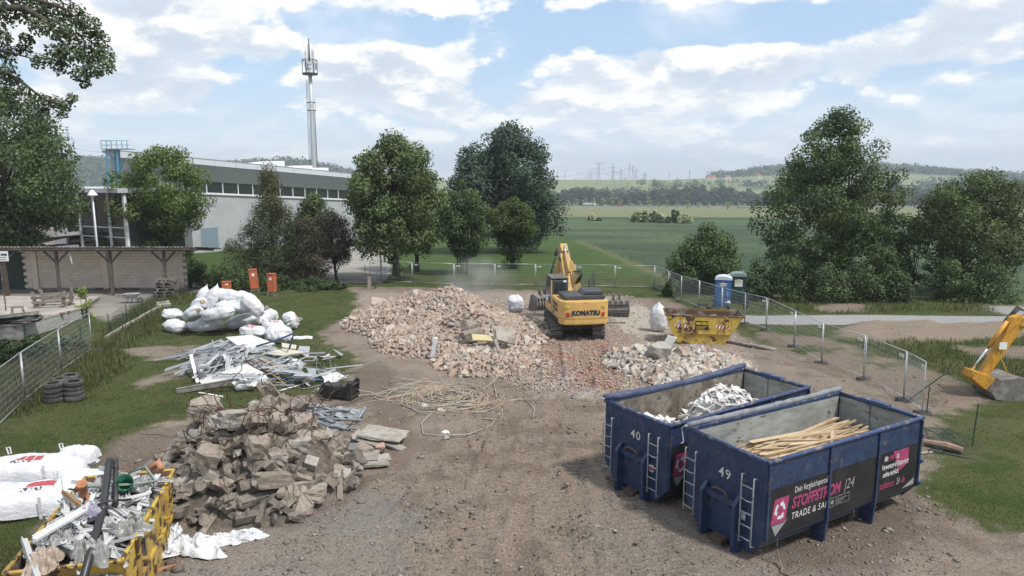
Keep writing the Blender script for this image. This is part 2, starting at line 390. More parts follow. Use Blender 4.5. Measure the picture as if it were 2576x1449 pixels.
def relief(X, Y):
 """small-scale shape of the worked ground near the camera; returns height and track mask"""
 near = sstep(75, 55, Y); h = (fbm(X, Y, 2.2, 4) - 0.5) * 0.16 + (fbm(X + 9, Y - 4, 0.5, 4) - 0.5) * 0.11
 g1 = poly_sd(PW['lawn_left'], X, Y); g2 = poly_sd(PW['back'], X, Y)
 bare = sstep(0.3, -0.6, np.maximum(g1, g2))
 tr = np.zeros_like(X); th = np.zeros_like(X)
 for i, (x0_, y0_, x1_, y1_, g, a) in enumerate(TRACKS):
  dx, dy = x1_ - x0_, y1_ - y0_; Ln = math.hypot(dx, dy); dx /= Ln; dy /= Ln
  s = (X - x0_) * dx + (Y - y0_) * dy; t = (X - x0_) * dy - (Y - y0_) * dx
  t = t + 0.25 * np.sin(s * 0.21 + i); u = np.abs(np.abs(t) - g)
  lane = sstep(0.50, 0.42, u) * sstep(0.30, 0.55, fbm(X + 31 * i, Y + 7, 2.4, 3) * a + 0.18) * sstep(0, 2.5, s) * sstep(Ln, Ln - 3, s)
  ridge = np.exp(-((u - 0.50) / 0.08) ** 2) * sstep(0.4, 0.6, fbm(X - 13 * i, Y * 0.5, 1.3, 3))
  ph = (s / 0.25 + i * 0.37 + 0.3 * fbm(X, Y, 1.5, 2)) % 1.0; cor = 1 - np.where(ph < 0.42, 1.0, 0.0) * (0.2 + 1.4 * fbm(X, Y, 0.35, 2))
  lh = -0.10 + 0.14 * cor
  th = th * (1 - lane) + lh * lane + ridge * 0.17 * a * sstep(0, 3, s) * sstep(Ln, Ln - 4, s); tr = np.maximum(tr, lane)
 h = h * (0.35 + 0.65 * bare) + th * bare
 h = h + sstep(-1.0, 0.8, poly_sd(PW['ridge'], X, Y)) * (0.0 + 0.5 * fbm(X, Y, 1.6, 4) + 0.22 * (fbm(X, Y, 0.6, 2) - 0.4))
 rough = sstep(-0.5, 0.5, poly_sd(PW['dirt_fence'], X, Y)) + sstep(-0.3, 0.5, poly_sd(PW['bare1'], X, Y)) + sstep(-0.3, 0.8, poly_sd(PW['bare3'], X, Y))
 h = h + rough * 0.16 * (fbm(X, Y, 0.5, 3) - 0.4)
 h = h + 0.22 * np.exp(-(((X - 4.2) / 0.9) ** 2 + ((Y - 14.2) / 1.6) ** 2))      # spoil pushed up before the containers
 return h * near, tr
GZ = z0(GX, GY); rl, TRK = relief(GX, GY)
def hz(x, y):
 if y > 76: return z0s(x, y)
 X = np.array([[float(x)]]); Y = np.array([[float(y)]]); return float(z0(X, Y)[0, 0] + relief(X, Y)[0][0, 0])
def hzs(X, Y):
 X = np.asarray(X, float); Y = np.asarray(Y, float); return z0(X, Y) + relief(X, Y)[0]
GZ = GZ + rl
wob = (fbm(GX, GY, 1.1, 4) - 0.5) * 1.5 + (fbm(GX + 50, GY, 0.3, 3) - 0.5) * 0.9
farw = 1 + GY / 60.0
def zone(k, soft=0.25, w=1.0): return sstep(-soft, soft, poly_sd(PW[k], GX, GY) + wob * w)
def lerp(A, c, m): return A * (1 - m[..., None]) + np.array(c) * m[..., None]
C = np.zeros(GX.shape + (3,)) + np.array((0.208, 0.169, 0.134))
n1 = fbm(GX, GY, 3.0, 5); n2 = fbm(GX + 77, GY + 3, 0.8, 4); n3 = fbm(GX - 20, GY + 60, 0.25, 3)
C = lerp(C, (0.145, 0.113, 0.088), sstep(0.52, 0.66, n2) * 0.7)
C = lerp(C, (0.25, 0.205, 0.165), sstep(0.5, 0.68, n1) * 0.7)
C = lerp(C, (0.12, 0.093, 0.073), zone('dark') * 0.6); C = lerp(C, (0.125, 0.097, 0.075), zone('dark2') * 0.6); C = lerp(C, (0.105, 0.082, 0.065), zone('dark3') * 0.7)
C = lerp(C, (0.185, 0.168, 0.150), zone('gravel') * (0.45 + 0.5 * sstep(0.35, 0.6, n2))); C = lerp(C, (0.180, 0.158, 0.136), zone('gravel2') * 0.6)
C = lerp(C, (0.285, 0.232, 0.195), zone('rub') * (0.55 + 0.4 * sstep(0.4, 0.6, n2)))
C = lerp(C, (0.30, 0.135, 0.090), zone('red', 0.6) * sstep(0.40, 0.60, n2) * 0.6)
C = lerp(C, (0.40, 0.36, 0.30), zone('pale') * 0.75); C = lerp(C, (0.34, 0.32, 0.30), zone('pale2') * sstep(0.42, 0.6, n2) * 0.8)
grass = np.maximum(zone('lawn_left', 0.35), zone('back', 0.35, 1.0))
grass = grass * (1 - zone('bare1')) * (1 - zone('bare2')) * (1 - zone('bare3')) * (1 - zone('bare4', 0.4)) * (1 - zone('dirt_fence', 0.5, 0.9) * sstep(0.62, 0.5, n1)) * (1 - zone('dirt_fence2') * 0.8) * (1 - zone('ridge', 0.5, 0.6))
gc = np.zeros_like(C) + np.array((0.064, 0.078, 0.026))
gc = lerp(gc, (0.080, 0.084, 0.036), sstep(0.46, 0.66, n1)); gc = lerp(gc, (0.036, 0.060, 0.014), sstep(0.5, 0.68, n2) * 0.8)
gc = lerp(gc, (0.052, 0.100, 0.022), sstep(66, 74, GY) * 0.75)
C = C * (1 - grass[..., None]) + gc * grass[..., None]
C = lerp(C, (0.225, 0.182, 0.14), zone('ridge', 0.5, 0.6) * 0.85); C = lerp(C, (0.175, 0.135, 0.10), zone('dirt_fence', 0.5, 0.9) * (1 - grass) * 0.8)
C = lerp(C, (0.30, 0.295, 0.285), zone('path', 0.15, 0.25)); C = lerp(C, (0.29, 0.285, 0.275), zone('path2', 0.15, 0.25)); C = lerp(C, (0.33, 0.31, 0.275), zone('paving', 0.1, 0.1))
yardm = zone('yard', 0.2, 0.3); C = lerp(C, (0.235, 0.215, 0.195), yardm); C = lerp(C, (0.32, 0.295, 0.25), yardm * sstep(0.5, 0.62, n1) * 0.7)
wsd = poly_sd(PW['wheat'], GX, GY); wheat = sstep(-0.4, 0.6, wsd + wob); rim = np.exp(-((wsd + wob * 1.0) / 0.9) ** 2) * (GY < 130)
wc = np.zeros_like(C) + np.array((0.050, 0.080, 0.042)); wc = lerp(wc, (0.084, 0.118, 0.058), sstep(0.38, 0.64, fbm(GX, GY * 1.6, 26, 5)))
lane = np.minimum(np.abs((GX * 0.80 + GY * 0.6 - 30 + 3 * np.sin(GY * 0.02)) % 36 - 18), 99); wc = lerp(wc, (0.026, 0.052, 0.028), np.exp(-(np.abs(lane - 1.1) / 0.45) ** 2) * (GY > 90) * 0.8)
C = C * (1 - wheat[..., None]) + wc * wheat[..., None]; C = lerp(C, (0.17, 0.155, 0.075), rim * 0.55)
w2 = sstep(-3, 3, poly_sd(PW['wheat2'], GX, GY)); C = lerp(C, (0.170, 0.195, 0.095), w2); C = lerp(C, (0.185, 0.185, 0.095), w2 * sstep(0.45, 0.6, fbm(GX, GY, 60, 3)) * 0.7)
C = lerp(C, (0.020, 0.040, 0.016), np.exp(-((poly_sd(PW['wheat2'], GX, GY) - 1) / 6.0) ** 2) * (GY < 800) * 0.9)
far = sstep(985, 1010, GY)                                             # hillside fields beyond the valley wood
plots = np.floor((GX + 0.35 * GY + 900) / 310.0) * 7.13 + np.floor((GY + 0.15 * GX) / 170.0) * 3.71; ph = (np.sin(plots * 12.9898) * 43758.5453) % 1.0
fc = np.zeros_like(C) + np.array((0.100, 0.145, 0.066)); fc = lerp(fc, (0.20, 0.225, 0.105), (ph > 0.62).astype(float)); fc = lerp(fc, (0.060, 0.120, 0.055), (ph < 0.3).astype(float))
C = C * (1 - far[..., None]) + fc * far[..., None]
def ground_mat():
 m = mat('ground_soil_and_grass', (1, 1, 1), attr=True, scale=7.0, var=0.42, rough=0.95, bump=0.5, bscale=14.0, spec=0.15, detail=9); return m
M_GROUND = ground_mat()
ny, nx = GX.shape; idx = np.arange(ny * nx).reshape(ny, nx)
quads = np.stack([idx[:-1, :-1], idx[:-1, 1:], idx[1:, 1:], idx[1:, :-1]], -1).reshape(-1, 4)
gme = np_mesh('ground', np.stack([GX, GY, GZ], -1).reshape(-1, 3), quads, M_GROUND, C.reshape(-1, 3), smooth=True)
tag(obj('ground', gme), 'worked brown soil, lawn and sloping fields', kind='structure')
# ---------------------------------------------------------------- loose stones and clods lying on the soil
def blob_cloud(pos, size, col, seed, flat=0.6, cuts=0):
 """many small irregular stones as one array mesh: distorted octahedra"""
 r_ = np.random.default_rng(seed); n = len(pos)
 base = np.array([(1, 0, 0), (0, 1, 0), (-1, 0, 0), (0, -1, 0), (0.15, 0.1, 1), (0, 0, -1), (0.72, 0.72, 0.35), (-0.72, 0.7, 0.3), (-0.7, -0.74, 0.4), (0.74, -0.7, 0.3)], float)
 fs = np.array([(0, 6, 4), (6, 1, 4), (1, 7, 4), (7, 2, 4), (2, 8, 4), (8, 3, 4), (3, 9, 4), (9, 0, 4), (0, 5, 6), (6, 5, 1), (1, 5, 7), (7, 5, 2), (2, 5, 8), (8, 5, 3), (3, 5, 9), (9, 5, 0)])
 P = base[None] * (1 + r_.uniform(-0.32, 0.32, (n, 10, 3))) * np.stack([r_.uniform(0.7, 1.4, n), r_.uniform(0.6, 1.1, n), r_.uniform(flat * 0.6, flat * 1.3, n)], -1)[:, None]
 a = r_.uniform(0, 6.283, n); ca, sa = np.cos(a), np.sin(a)
 x = P[..., 0] * ca[:, None] - P[..., 1] * sa[:, None]; y = P[..., 0] * sa[:, None] + P[..., 1] * ca[:, None]
 V = np.stack([x, y, P[..., 2]], -1) * np.asarray(size)[:, None, None] + np.asarray(pos)[:, None]
 Fc = (fs[None] + (np.arange(n) * 10)[:, None, None]).reshape(-1, 3)
 cc = np.repeat(np.asarray(col), 10, 0); return V.reshape(-1, 3), Fc, cc
M_STONE = mat('loose_stone', (1, 1, 1), attr=True, scale=14, var=0.25, rough=0.95)
def scatter_stones():
 r_ = np.random.default_rng(11); n = 62000
 v = 735 + (1500 - 735) * r_.random(n) ** 0.8; u = r_.uniform(180, 2420, n)
 dep = PITCH + np.arctan((v - 724.5) / F); Y = CH / np.tan(dep); Y = np.where(Y > 17, (CH - 0.476 + 0) / (np.tan(dep) - 0.028), Y)
 d = Y * math.cos(PITCH) + CH * math.sin(PITCH); X = (u - 1288) / F * d
 ins = np.maximum(poly_sd(PW['lawn_left'], X, Y), poly_sd(PW['back'], X, Y)); dirtf = poly_sd(PW['dirt_fence'], X, Y)
 bare = np.maximum.reduce([poly_sd(PW[k], X, Y) for k in ('bare1', 'bare2', 'bare3', 'ridge', 'dirt_fence')])
 rub = poly_sd(PW['rub'], X, Y); clump = fbm(X, Y, 1.6, 3)
 keep = ((ins < 0) | (bare > 0.1)) & (r_.random(n) < np.where(rub > -0.3, 1.0, 0.20 + 0.5 * sstep(0.5, 0.72, clump)))
 X, Y, rub = X[keep], Y[keep], rub[keep]; n = len(X)
 s = np.where(rub > -0.3, r_.uniform(0.02, 0.07, n), np.exp(r_.normal(-4.0, 0.55, n))); s = np.clip(s, 0.008, 0.14)
 pal = np.array([(0.205, 0.165, 0.13), (0.22, 0.18, 0.143), (0.165, 0.13, 0.10), (0.19, 0.152, 0.12), (0.24, 0.20, 0.16), (0.21, 0.17, 0.135), (0.26, 0.235, 0.205), (0.33, 0.30, 0.27)])
 palr = np.array([(0.36, 0.29, 0.235), (0.42, 0.37, 0.32), (0.35, 0.25, 0.20), (0.30, 0.26, 0.225), (0.50, 0.47, 0.43), (0.38, 0.30, 0.25)])
 c = np.where((rub > -0.3)[:, None], palr[r_.integers(0, len(palr), n)], pal[r_.integers(0, len(pal), n)]) * r_.uniform(0.75, 1.2, n)[:, None]
 redm = poly_sd(PW['red'], X, Y) > 0; c = np.where((redm & (r_.random(n) < 0.5))[:, None], np.array((0.36, 0.15, 0.095)) * r_.uniform(0.7, 1.2, n)[:, None], c)
 Z = hzs(X, Y) + s * 0.15
 V, Fc, cc = blob_cloud(np.stack([X, Y, Z], -1), s, c, 5)
 tag(obj('gravel', np_mesh('gravel', V, Fc, M_STONE, cc)), 'loose stones and crumbs scattered over the bare soil', 'gravel', kind='stuff')
scatter_stones()
# ---------------------------------------------------------------- grass blades
M_GRASS = leaf_mat('grass_blade', (1, 1, 1), 0.3)
def grass_patch(name, label, px_rect, n, hgt, mask, seed, wid=0.012, pal=((0.072, 0.094, 0.028), (0.055, 0.074, 0.022), (0.115, 0.114, 0.052), (0.16, 0.14, 0.08))):
 r_ = np.random.default_rng(seed); u = r_.uniform(px_rect[0], px_rect[2], n); v = px_rect[1] + (px_rect[3] - px_rect[1]) * r_.random(n)
 dep = PITCH + np.arctan((v - 724.5) / F); Y = CH / np.tan(dep); Y = np.where(Y > 17, (CH - 0.476) / (np.tan(dep) - 0.028), Y)
 d = Y * math.cos(PITCH) + CH * math.sin(PITCH); X = (u - 1288) / F * d
 p = mask(X, Y); keep = (r_.random(n) < p); X, Y, p = X[keep], Y[keep], p[keep]; n = len(X)
 Z = hzs(X, Y) - 0.02; h = hgt(X, Y) * r_.uniform(0.5, 1.25, n); a = r_.uniform(0, 6.283, n); w = wid * (0.6 + 0.9 * r_.random(n)) * (1 + np.maximum(Y - 20, 0) / 28)
 lx = np.cos(a) * h * r_.uniform(0.1, 0.6, n); ly = np.sin(a) * h * r_.uniform(0.1, 0.6, n); px_ = -np.sin(a) * w; py_ = np.cos(a) * w
 V = np.stack([np.stack([X - px_, Y - py_, Z], -1), np.stack([X + px_, Y + py_, Z], -1), np.stack([X + lx, Y + ly, Z + h], -1)], 1)
 pl = np.array(pal); c = pl[r_.integers(0, len(pl), n)] * r_.uniform(0.65, 1.3, n)[:, None]; c = c * (0.75 + 0.5 * fbm(X, Y, 1.5, 3))[:, None]
 Fc = np.arange(3 * n).reshape(-1, 3)
 tag(obj(name, np_mesh(name, V.reshape(-1, 3), Fc, M_GRASS, np.repeat(c, 3, 0))), label, 'grass', kind='stuff')
def m_left(X, Y):
 g = poly_sd(PW['lawn_left'], X, Y) + (fbm(X, Y, 1.1, 4) - 0.5) * 1.5
 b = np.maximum.reduce([poly_sd(PW[k], X, Y) for k in ('bare1', 'bare2', 'bare3', 'yard')]); return sstep(-0.2, 0.3, g) * sstep(0.2, -0.2, b)
TALL = poly_world([(-60, 1060), (60, 900), (240, 880), (300, 800), (420, 745), (520, 728), (520, 760), (420, 770), (400, 830), (330, 860), (300, 930), (200, 980), (60, 1040)])
def h_left(X, Y): return 0.03 + 0.08 * fbm(X, Y, 0.9, 3) + 0.34 * sstep(-1.0, 0.6, poly_sd(TALL, X, Y))
grass_patch('grass', 'short green lawn left of the debris heaps, taller along the wire fence', (-60, 728, 920, 1500), 130000, h_left, m_left, 21)
def m_right(X, Y):
 g = poly_sd(PW['back'], X, Y) + (fbm(X, Y, 1.1, 4) - 0.5) * 1.5
 b = np.maximum.reduce([poly_sd(PW[k], X, Y) for k in ('dirt_fence', 'dirt_fence2', 'ridge', 'path', 'path2', 'bare4', 'paving', 'wheat')]); return sstep(-0.2, 0.3, g) * sstep(0.3, -0.3, b)
MEADOW = poly_world([(2130, 865), (2420, 860), (2700, 850), (2700, 980), (2450, 960), (2250, 900)])
VERGE = poly_world([(1880, 760), (2480, 760), (2540, 786), (2100, 790), (1880, 790)])
def h_right(X, Y): return 0.03 + 0.06 * fbm(X, Y, 0.9, 3) + 0.26 * sstep(-1.0, 0.6, poly_sd(MEADOW, X, Y)) + 0.35 * sstep(-0.5, 0.6, poly_sd(VERGE, X, Y))
grass_patch('grass', 'meadow grass right of the site fence and lawn behind it', (930, 690, 2620, 1480), 130000, h_right, m_right, 22, pal=((0.074, 0.098, 0.028), (0.055, 0.076, 0.022), (0.12, 0.118, 0.052), (0.16, 0.14, 0.08)))
def m_wheat(X, Y): return sstep(-0.5, 0.3, poly_sd(PW['wheat'], X, Y)) * sstep(150, 80, Y) * 0.7
grass_patch('wheat_crop', 'dense blue-green cereal crop behind the lawn', (1390, 590, 2620, 770), 22000, lambda X, Y: 0.10 + 0.08 * fbm(X, Y, 2, 3), m_wheat, 23, wid=0.012, pal=((0.060, 0.100, 0.058), (0.075, 0.118, 0.066), (0.055, 0.09, 0.052)))
for k_, (wx, wy, wr_, n_, lb) in enumerate(((1508, 1118, 0.45, 700, 'tuft of green weeds beside the farther blue container'), (2085, 1405, 0.6, 900, 'green weeds in the soil before the near blue container'), (2440, 1315, 0.9, 1500, 'ragged weeds at the soil edge on the right'), (1500, 1165, 0.25, 200, 'small weed clump left of the farther blue container'))):
 cc_ = G(wx, wy); q_ = wr_ * 2 / MPP(cc_)
 grass_patch('weeds', lb, (wx - q_, wy - q_ * 0.6, wx + q_, wy + q_ * 0.6), n_ * 6, lambda X, Y: 0.03 + 0.16 * fbm(X, Y, 0.35, 2), lambda X, Y: sstep(1.0, 0.1, np.hypot(X - cc_.x, Y - cc_.y) / wr_ + (fbm(X, Y, 0.3, 3) - 0.5) * 1.6) ** 2 * 0.4, 30 + k_, wid=0.008)
# ================================================================ trees and shrubs
def leaves(centres, radii, per, size, seed, tone=(0.75, 1.3), flat=0.8, droop=0.0, shape='leaf', pal=None):
 """leaf-sized faces gathered in clumps; returns vertices, quads, colours"""
 r_ = np.random.default_rng(seed); centres = np.asarray(centres, float); radii = np.asarray(radii, float); k = len(centres)
 cnt = np.maximum(3, (per * (radii / radii.mean()) ** 2).astype(int)); ci = np.repeat(np.arange(k), cnt); n = len(ci)
 d = r_.normal(size=(n, 3)); d /= np.linalg.norm(d, axis=1)[:, None]
 rad = radii[ci] * (0.35 + 0.75 * r_.random(n) ** 0.6)
 P = centres[ci] + d * rad[:, None] * np.array([1, 1, flat]); P[:, 2] -= droop * rad * r_.random(n)
 nrm = d * 0.7 + r_.normal(size=(n, 3)) * 0.6 + np.array([0, 0, 0.45]); nrm /= np.linalg.norm(nrm, axis=1)[:, None]
 a = np.cross(nrm, r_.normal(size=(n, 3))); a /= np.linalg.norm(a, axis=1)[:, None] + 1e-9; b = np.cross(nrm, a)
 s = size * r_.uniform(0.6, 1.35, n)[:, None]
 w = 0.62 if shape == 'leaf' else 0.3
 V = np.stack([P - a * s, P - b * s * w + nrm * s * 0.12, P + a * s, P + b * s * w + nrm * s * 0.12], 1)
 ct = r_.uniform(tone[0], tone[1], k)[ci] * r_.uniform(0.72, 1.28, n)
 base = np.ones((k, 3)) if pal is None else np.array(pal)[r_.integers(0, len(pal), k)]
 col = base[ci] * ct[:, None] * (1 + r_.uniform(-0.12, 0.12, (n, 3)))
 sn = d * 0.5 + nrm * 0.75 + np.array([0, 0, 0.25]); sn /= np.linalg.norm(sn, axis=1)[:, None]; LEAF_N[0] = np.repeat(sn, 4, 0)
 return V.reshape(-1, 3), np.arange(4 * n).reshape(-1, 4), np.repeat(col, 4, 0)
LEAF_N = [None]
def leaf_mesh(name, V, Fc, m, cc):
 me = np_mesh(name, V, Fc, m, cc, smooth=True)
 if len(me.vertices) == len(LEAF_N[0]): me.normals_split_custom_set_from_vertices(LEAF_N[0].astype(np.float32))   # leaves of a clump share its roundness
 return me
M_BARK = mat('bark', (0.075, 0.060, 0.048), (0.045, 0.037, 0.030), scale=6, bump=0.8, bscale=14, stretch=(1, 1, 0.3), rough=0.95)
M_LEAF = {
 'lime': leaf_mat('lime_leaf', (0.105, 0.143, 0.057)), 'dark': leaf_mat('dark_leaf', (0.060, 0.093, 0.063), 0.2), 'maple': leaf_mat('maple_leaf', (0.097, 0.141, 0.035)),
 'thuja': leaf_mat('conifer_needle', (0.078, 0.095, 0.043), 0.1), 'brown': leaf_mat('brown_needle', (0.068, 0.062, 0.038), 0.1), 'ash': leaf_mat('ash_leaf', (0.087, 0.129, 0.051)),
 'hawthorn': leaf_mat('hawthorn_leaf', (0.076, 0.108, 0.030)), 'far': leaf_mat('far_leaf', (0.060, 0.093, 0.048), 0.1), 'young': leaf_mat('young_leaf', (0.264, 0.330, 0.110)), 'elder': leaf_mat('elder_leaf', (0.101, 0.149, 0.047)),
 'blossom': leaf_mat('blossom', (0.62, 0.62, 0.42), 0.2), 'grey': leaf_mat('grey_leaf', (0.090, 0.128, 0.075)), 'hedge': leaf_mat('hedge_leaf', (0.066, 0.099, 0.036), 0.15)}
def prof_r(prof, t):
 for (a, ra), (b, rb) in zip(prof, prof[1:]):
  if a <= t <= b: return ra + (rb - ra) * (t - a) / max(1e-6, b - a)
 return 0.0
P_ROUND = [(0.0, 0.0), (0.12, 0.55), (0.3, 0.9), (0.5, 1.0), (0.7, 0.88), (0.88, 0.6), (1.0, 0.15)]
P_OVAL = [(0.0, 0.35), (0.15, 0.8), (0.35, 1.0), (0.6, 0.92), (0.8, 0.66), (0.93, 0.4), (1.0, 0.1)]
P_CONE = [(0.0, 0.85), (0.1, 1.0), (0.35, 0.78), (0.6, 0.5), (0.8, 0.26), (1.0, 0.03)]
P_FULL = [(0.0, 0.55), (0.12, 0.92), (0.35, 1.0), (0.6, 0.93), (0.8, 0.72), (0.93, 0.45), (1.0, 0.12)]
P_BUSH = [(0.0, 0.85), (0.3, 1.0), (0.6, 0.85), (0.85, 0.5), (1.0, 0.1)]
def tree(name, label, cat, base, crown_lo, crown_hi, rad, prof, nclump, clump_r, per, leaf, kind, seed, trunk=0.25, stems=1, depth_f=1.0, group=None, flat=0.8, droop=0.0, inner=0.35, tone=(0.7, 1.3), limbs=16, skew=(0, 0), needle=False, extra=(), pal=None):
 """trunk with limbs and a crown of leaf clumps filling a profile; base in world, heights above the base"""
 r_ = random.Random(seed); root = thing(name, label, cat, base, group=group); C_ = []; Rr = []
 Hc = crown_hi - crown_lo; per = int(per * 1.2); leaf *= 0.9
 while len(C_) < nclump:
  t = r_.random(); R_ = prof_r(prof, t) * rad
  if r_.random() > (R_ / rad) ** 1.3 + 0.05: continue
  a = r_.uniform(0, 2 * math.pi); R_ *= 1 + 0.14 * math.sin(3 * a + seed + 4 * t) + 0.12 * math.sin(5 * a + 9 * t + seed); q = (inner + (1 - inner) * r_.random() ** 0.5)
  cr = clump_r * r_.uniform(0.65, 1.3); q = max(0, q * R_ - cr * 0.5) * r_.uniform(0.86, 1.14)
  C_.append((math.cos(a) * q + skew[0] * t, math.sin(a) * q * depth_f + skew[1] * t, crown_lo + t * Hc - cr * 0.3)); Rr.append(cr)
 for (x, y, z, cr) in extra: C_.append((x, y, z)); Rr.append(cr)
 V, Fc, cc = leaves(C_, Rr, per, leaf, seed, tone, flat, droop, 'needle' if needle else 'leaf', pal)
 obj('crown', leaf_mesh('crown', V, Fc, M_LEAF[kind], cc), root)
 mb = MB(); tops = []
 for s in range(stems):
  ox = 0 if stems == 1 else r_.uniform(-0.5, 0.5) * rad * 0.35; oy = 0 if stems == 1 else r_.uniform(-0.5, 0.5) * rad * 0.25
  hgt = crown_lo + Hc * (0.62 if prof is not P_CONE else 0.9); k = 7; pts = []; rr = []
  for i in range(k):
   f = i / (k - 1); pts.append((ox * (1 + 0.8 * f) + r_.uniform(-0.08, 0.08) * trunk * 3 * f + skew[0] * f * 0.5, oy * (1 + 0.8 * f) + r_.uniform(-0.08, 0.08) * trunk * 3 * f, -0.15 + f * (hgt + 0.15)))
   rr.append(trunk * (1.25 if i == 0 else 1 - 0.75 * f) * (1 if stems == 1 else 0.6))
  mb.tube(pts, rr, 8); tops.append(pts)
 mb.build('trunk', M_BARK, root, smooth=True)
 lb = MB()
 order = sorted(range(len(C_)), key=lambda i: r_.random())[:limbs]
 for i in order:
  c = Vector(C_[i]); pts = r_.choice(tops); j = max(1, min(len(pts) - 2, int((c.z * 0.62) / max(0.1, pts[-1][2]) * (len(pts) - 1)))); a = Vector(pts[j])
  m1 = a.lerp(c, 0.35) + Vector((0, 0, 0.12 * (c - a).length)); m2 = a.lerp(c, 0.7) + Vector((r_.uniform(-.2, .2), r_.uniform(-.2, .2), 0.1 * (c - a).length))
  w = trunk * 0.32; lb.tube([a, m1, m2, c], [w, w * 0.7, w * 0.42, w * 0.15], 5)
 if limbs: lb.build('limb', M_BARK, root, smooth=True)['kind'] = 'stuff'
 return root
def tree_px(name, label, cat, bpx, y, top_py, lo_py, hw_px, prof, **k):
 """place by the picture: trunk at column bpx and depth y, crown between rows lo_py and top_py, half-width hw_px"""
 x = AT(bpx, 700, y)[0]; zb = hz(x, y); b = Vector((x, y, zb)); m = MPP(b)
 hi = AT(bpx, top_py, y)[2] - zb; lo = AT(bpx, lo_py, y)[2] - zb
 return tree(name, label, cat, b, max(lo, 0.1), hi, hw_px * m, prof, **k)
tree_px('chestnut_tree', 'huge dark green tree rising behind the open shed', 'tree', 40, 70, 205, 600, 185, P_OVAL, nclump=190, clump_r=1.35, per=230, leaf=0.17, kind='ash', seed=1, trunk=0.45, droop=0.3)
# the tree whose boughs hang into the picture at the top left: its trunk stands just outside the frame
def near_tree():
 y = 27.0; tr = Vector((-22.5, y, hz(-22.5, y)))
 root = thing('lime_tree', 'leafy boughs with a bare twig reaching in at the top left sky', 'tree', tr)
 spots = [(20, 20, 40), (75, 15, 36), (130, 25, 34), (185, 30, 30), (225, 60, 28), (190, 75, 34), (140, 70, 30), (95, 62, 26), (250, 95, 24), (262, 135, 26), (225, 130, 34), (180, 130, 32), (268, 165, 20), (235, 175, 24), (200, 185, 22), (215, 208, 14), (140, 130, 26), (150, 165, 22), (100, 150, 22), (60, 120, 18), (15, 130, 28), (12, 180, 30), (35, 205, 18), (20, 235, 22), (65, 95, 18), (60, 228, 18), (95, 245, 18), (130, 255, 22), (165, 262, 18), (180, 245, 14), (155, 285, 14), (110, 275, 14), (5, 90, 22), (-60, 60, 60), (-80, 150, 60), (-120, 10, 60), (-150, 100, 70), (-60, -40, 60), (60, -50, 50), (150, -40, 40), (-140, -80, 70), (-230, 30, 80), (-260, -70, 80), (-330, 60, 80), (-180, 220, 60), (-300, 160, 70), (-90, 250, 40)]
 C_, Rr = [], []; r_ = random.Random(5)
 for (px, py, r) in spots:
  p = AT(px, py, y + r_.uniform(-1.5, 1.5)); C_.append(tuple(p - tr)); Rr.append(r * MPP(p))
 V, Fc, cc = leaves(C_, Rr, 420, 0.070, 55, (0.7, 1.25), 0.85, 0.25); obj('crown', leaf_mesh('crown', V, Fc, M_LEAF['dark'], cc * np.array((1.5, 1.35, 1.0))), root)
 MB().tube([(0, 0, -0.2), (0.1, 0.1, 3), (-0.1, 0, 6), (0.2, 0, 9), (0.3, 0.2, 13), (0.1, 0.1, 18)], [0.5, 0.38, 0.34, 0.3, 0.2, 0.06], 10).build('trunk', M_BARK, root, smooth=True)
 def bough(seq, w):
  P = [AT(a, b, y) - tr for a, b in seq]; MB().tube(P, [w * (1 - 0.85 * i / (len(P) - 1)) for i in range(len(P))], 6).build('bough', M_BARK, root, smooth=True)
 bough([(-195, 60), (-60, 20), (60, 20), (118, 52), (150, 100), (185, 130), (240, 150)], 0.16)
 bough([(-195, 200), (-60, 170), (20, 185), (60, 210), (110, 250), (160, 265)], 0.12)
 bough([(-195, 0), (-90, -40), (60, -10), (160, 20), (225, 70)], 0.14); bough([(30, 190), (45, 215), (52, 235), (48, 250)], 0.03); bough([(-195, 120), (-80, 110), (20, 130), (90, 150)], 0.11)
 bough([(-195, 250), (-150, 150), (-120, 30), (-140, -80)], 0.14); bough([(-195, 250), (-260, 120), (-300, 20)], 0.14)
near_tree()
tree_px('maple_tree', 'bright green maple in front of the grey sports hall', 'tree', 425, 84, 362, 585, 128, P_OVAL, nclump=120, clump_r=1.2, per=170, leaf=0.16, kind='maple', seed=2, trunk=0.22, stems=3, limbs=26, inner=0.3)
tree_px('thuja_tree', 'pointed dusky conifer beside the hall wall', 'tree', 690, 68, 412, 700, 104, P_CONE, nclump=210, clump_r=0.78, per=160, leaf=0.12, kind='thuja', seed=3, trunk=0.22, flat=1.1, needle=True, pal=((1, 1, 1), (0.8, 0.85, 0.8), (1.25, 1.1, 0.8)))
tree_px('yew_tree', 'brownish needle tree on two leaning trunks near the paved path', 'tree', 850, 66, 530, 660, 64, P_ROUND, nclump=80, clump_r=0.7, per=150, leaf=0.11, kind='brown', seed=4, trunk=0.16, stems=2, needle=True, skew=(-0.6, 0))
tree_px('birch_tree', 'small light green tree between the conifer and the brown needle tree', 'tree', 795, 70, 484, 640, 62, P_OVAL, nclump=50, clump_r=0.8, per=130, leaf=0.14, kind='ash', seed=41, trunk=0.12)
tree_px('yew_tree', 'dark brown needle shrub right of the conifer', 'tree', 775, 65, 540, 700, 66, P_BUSH, nclump=80, clump_r=0.7, per=130, leaf=0.12, kind='brown', seed=42, trunk=0.12, stems=2, needle=True)
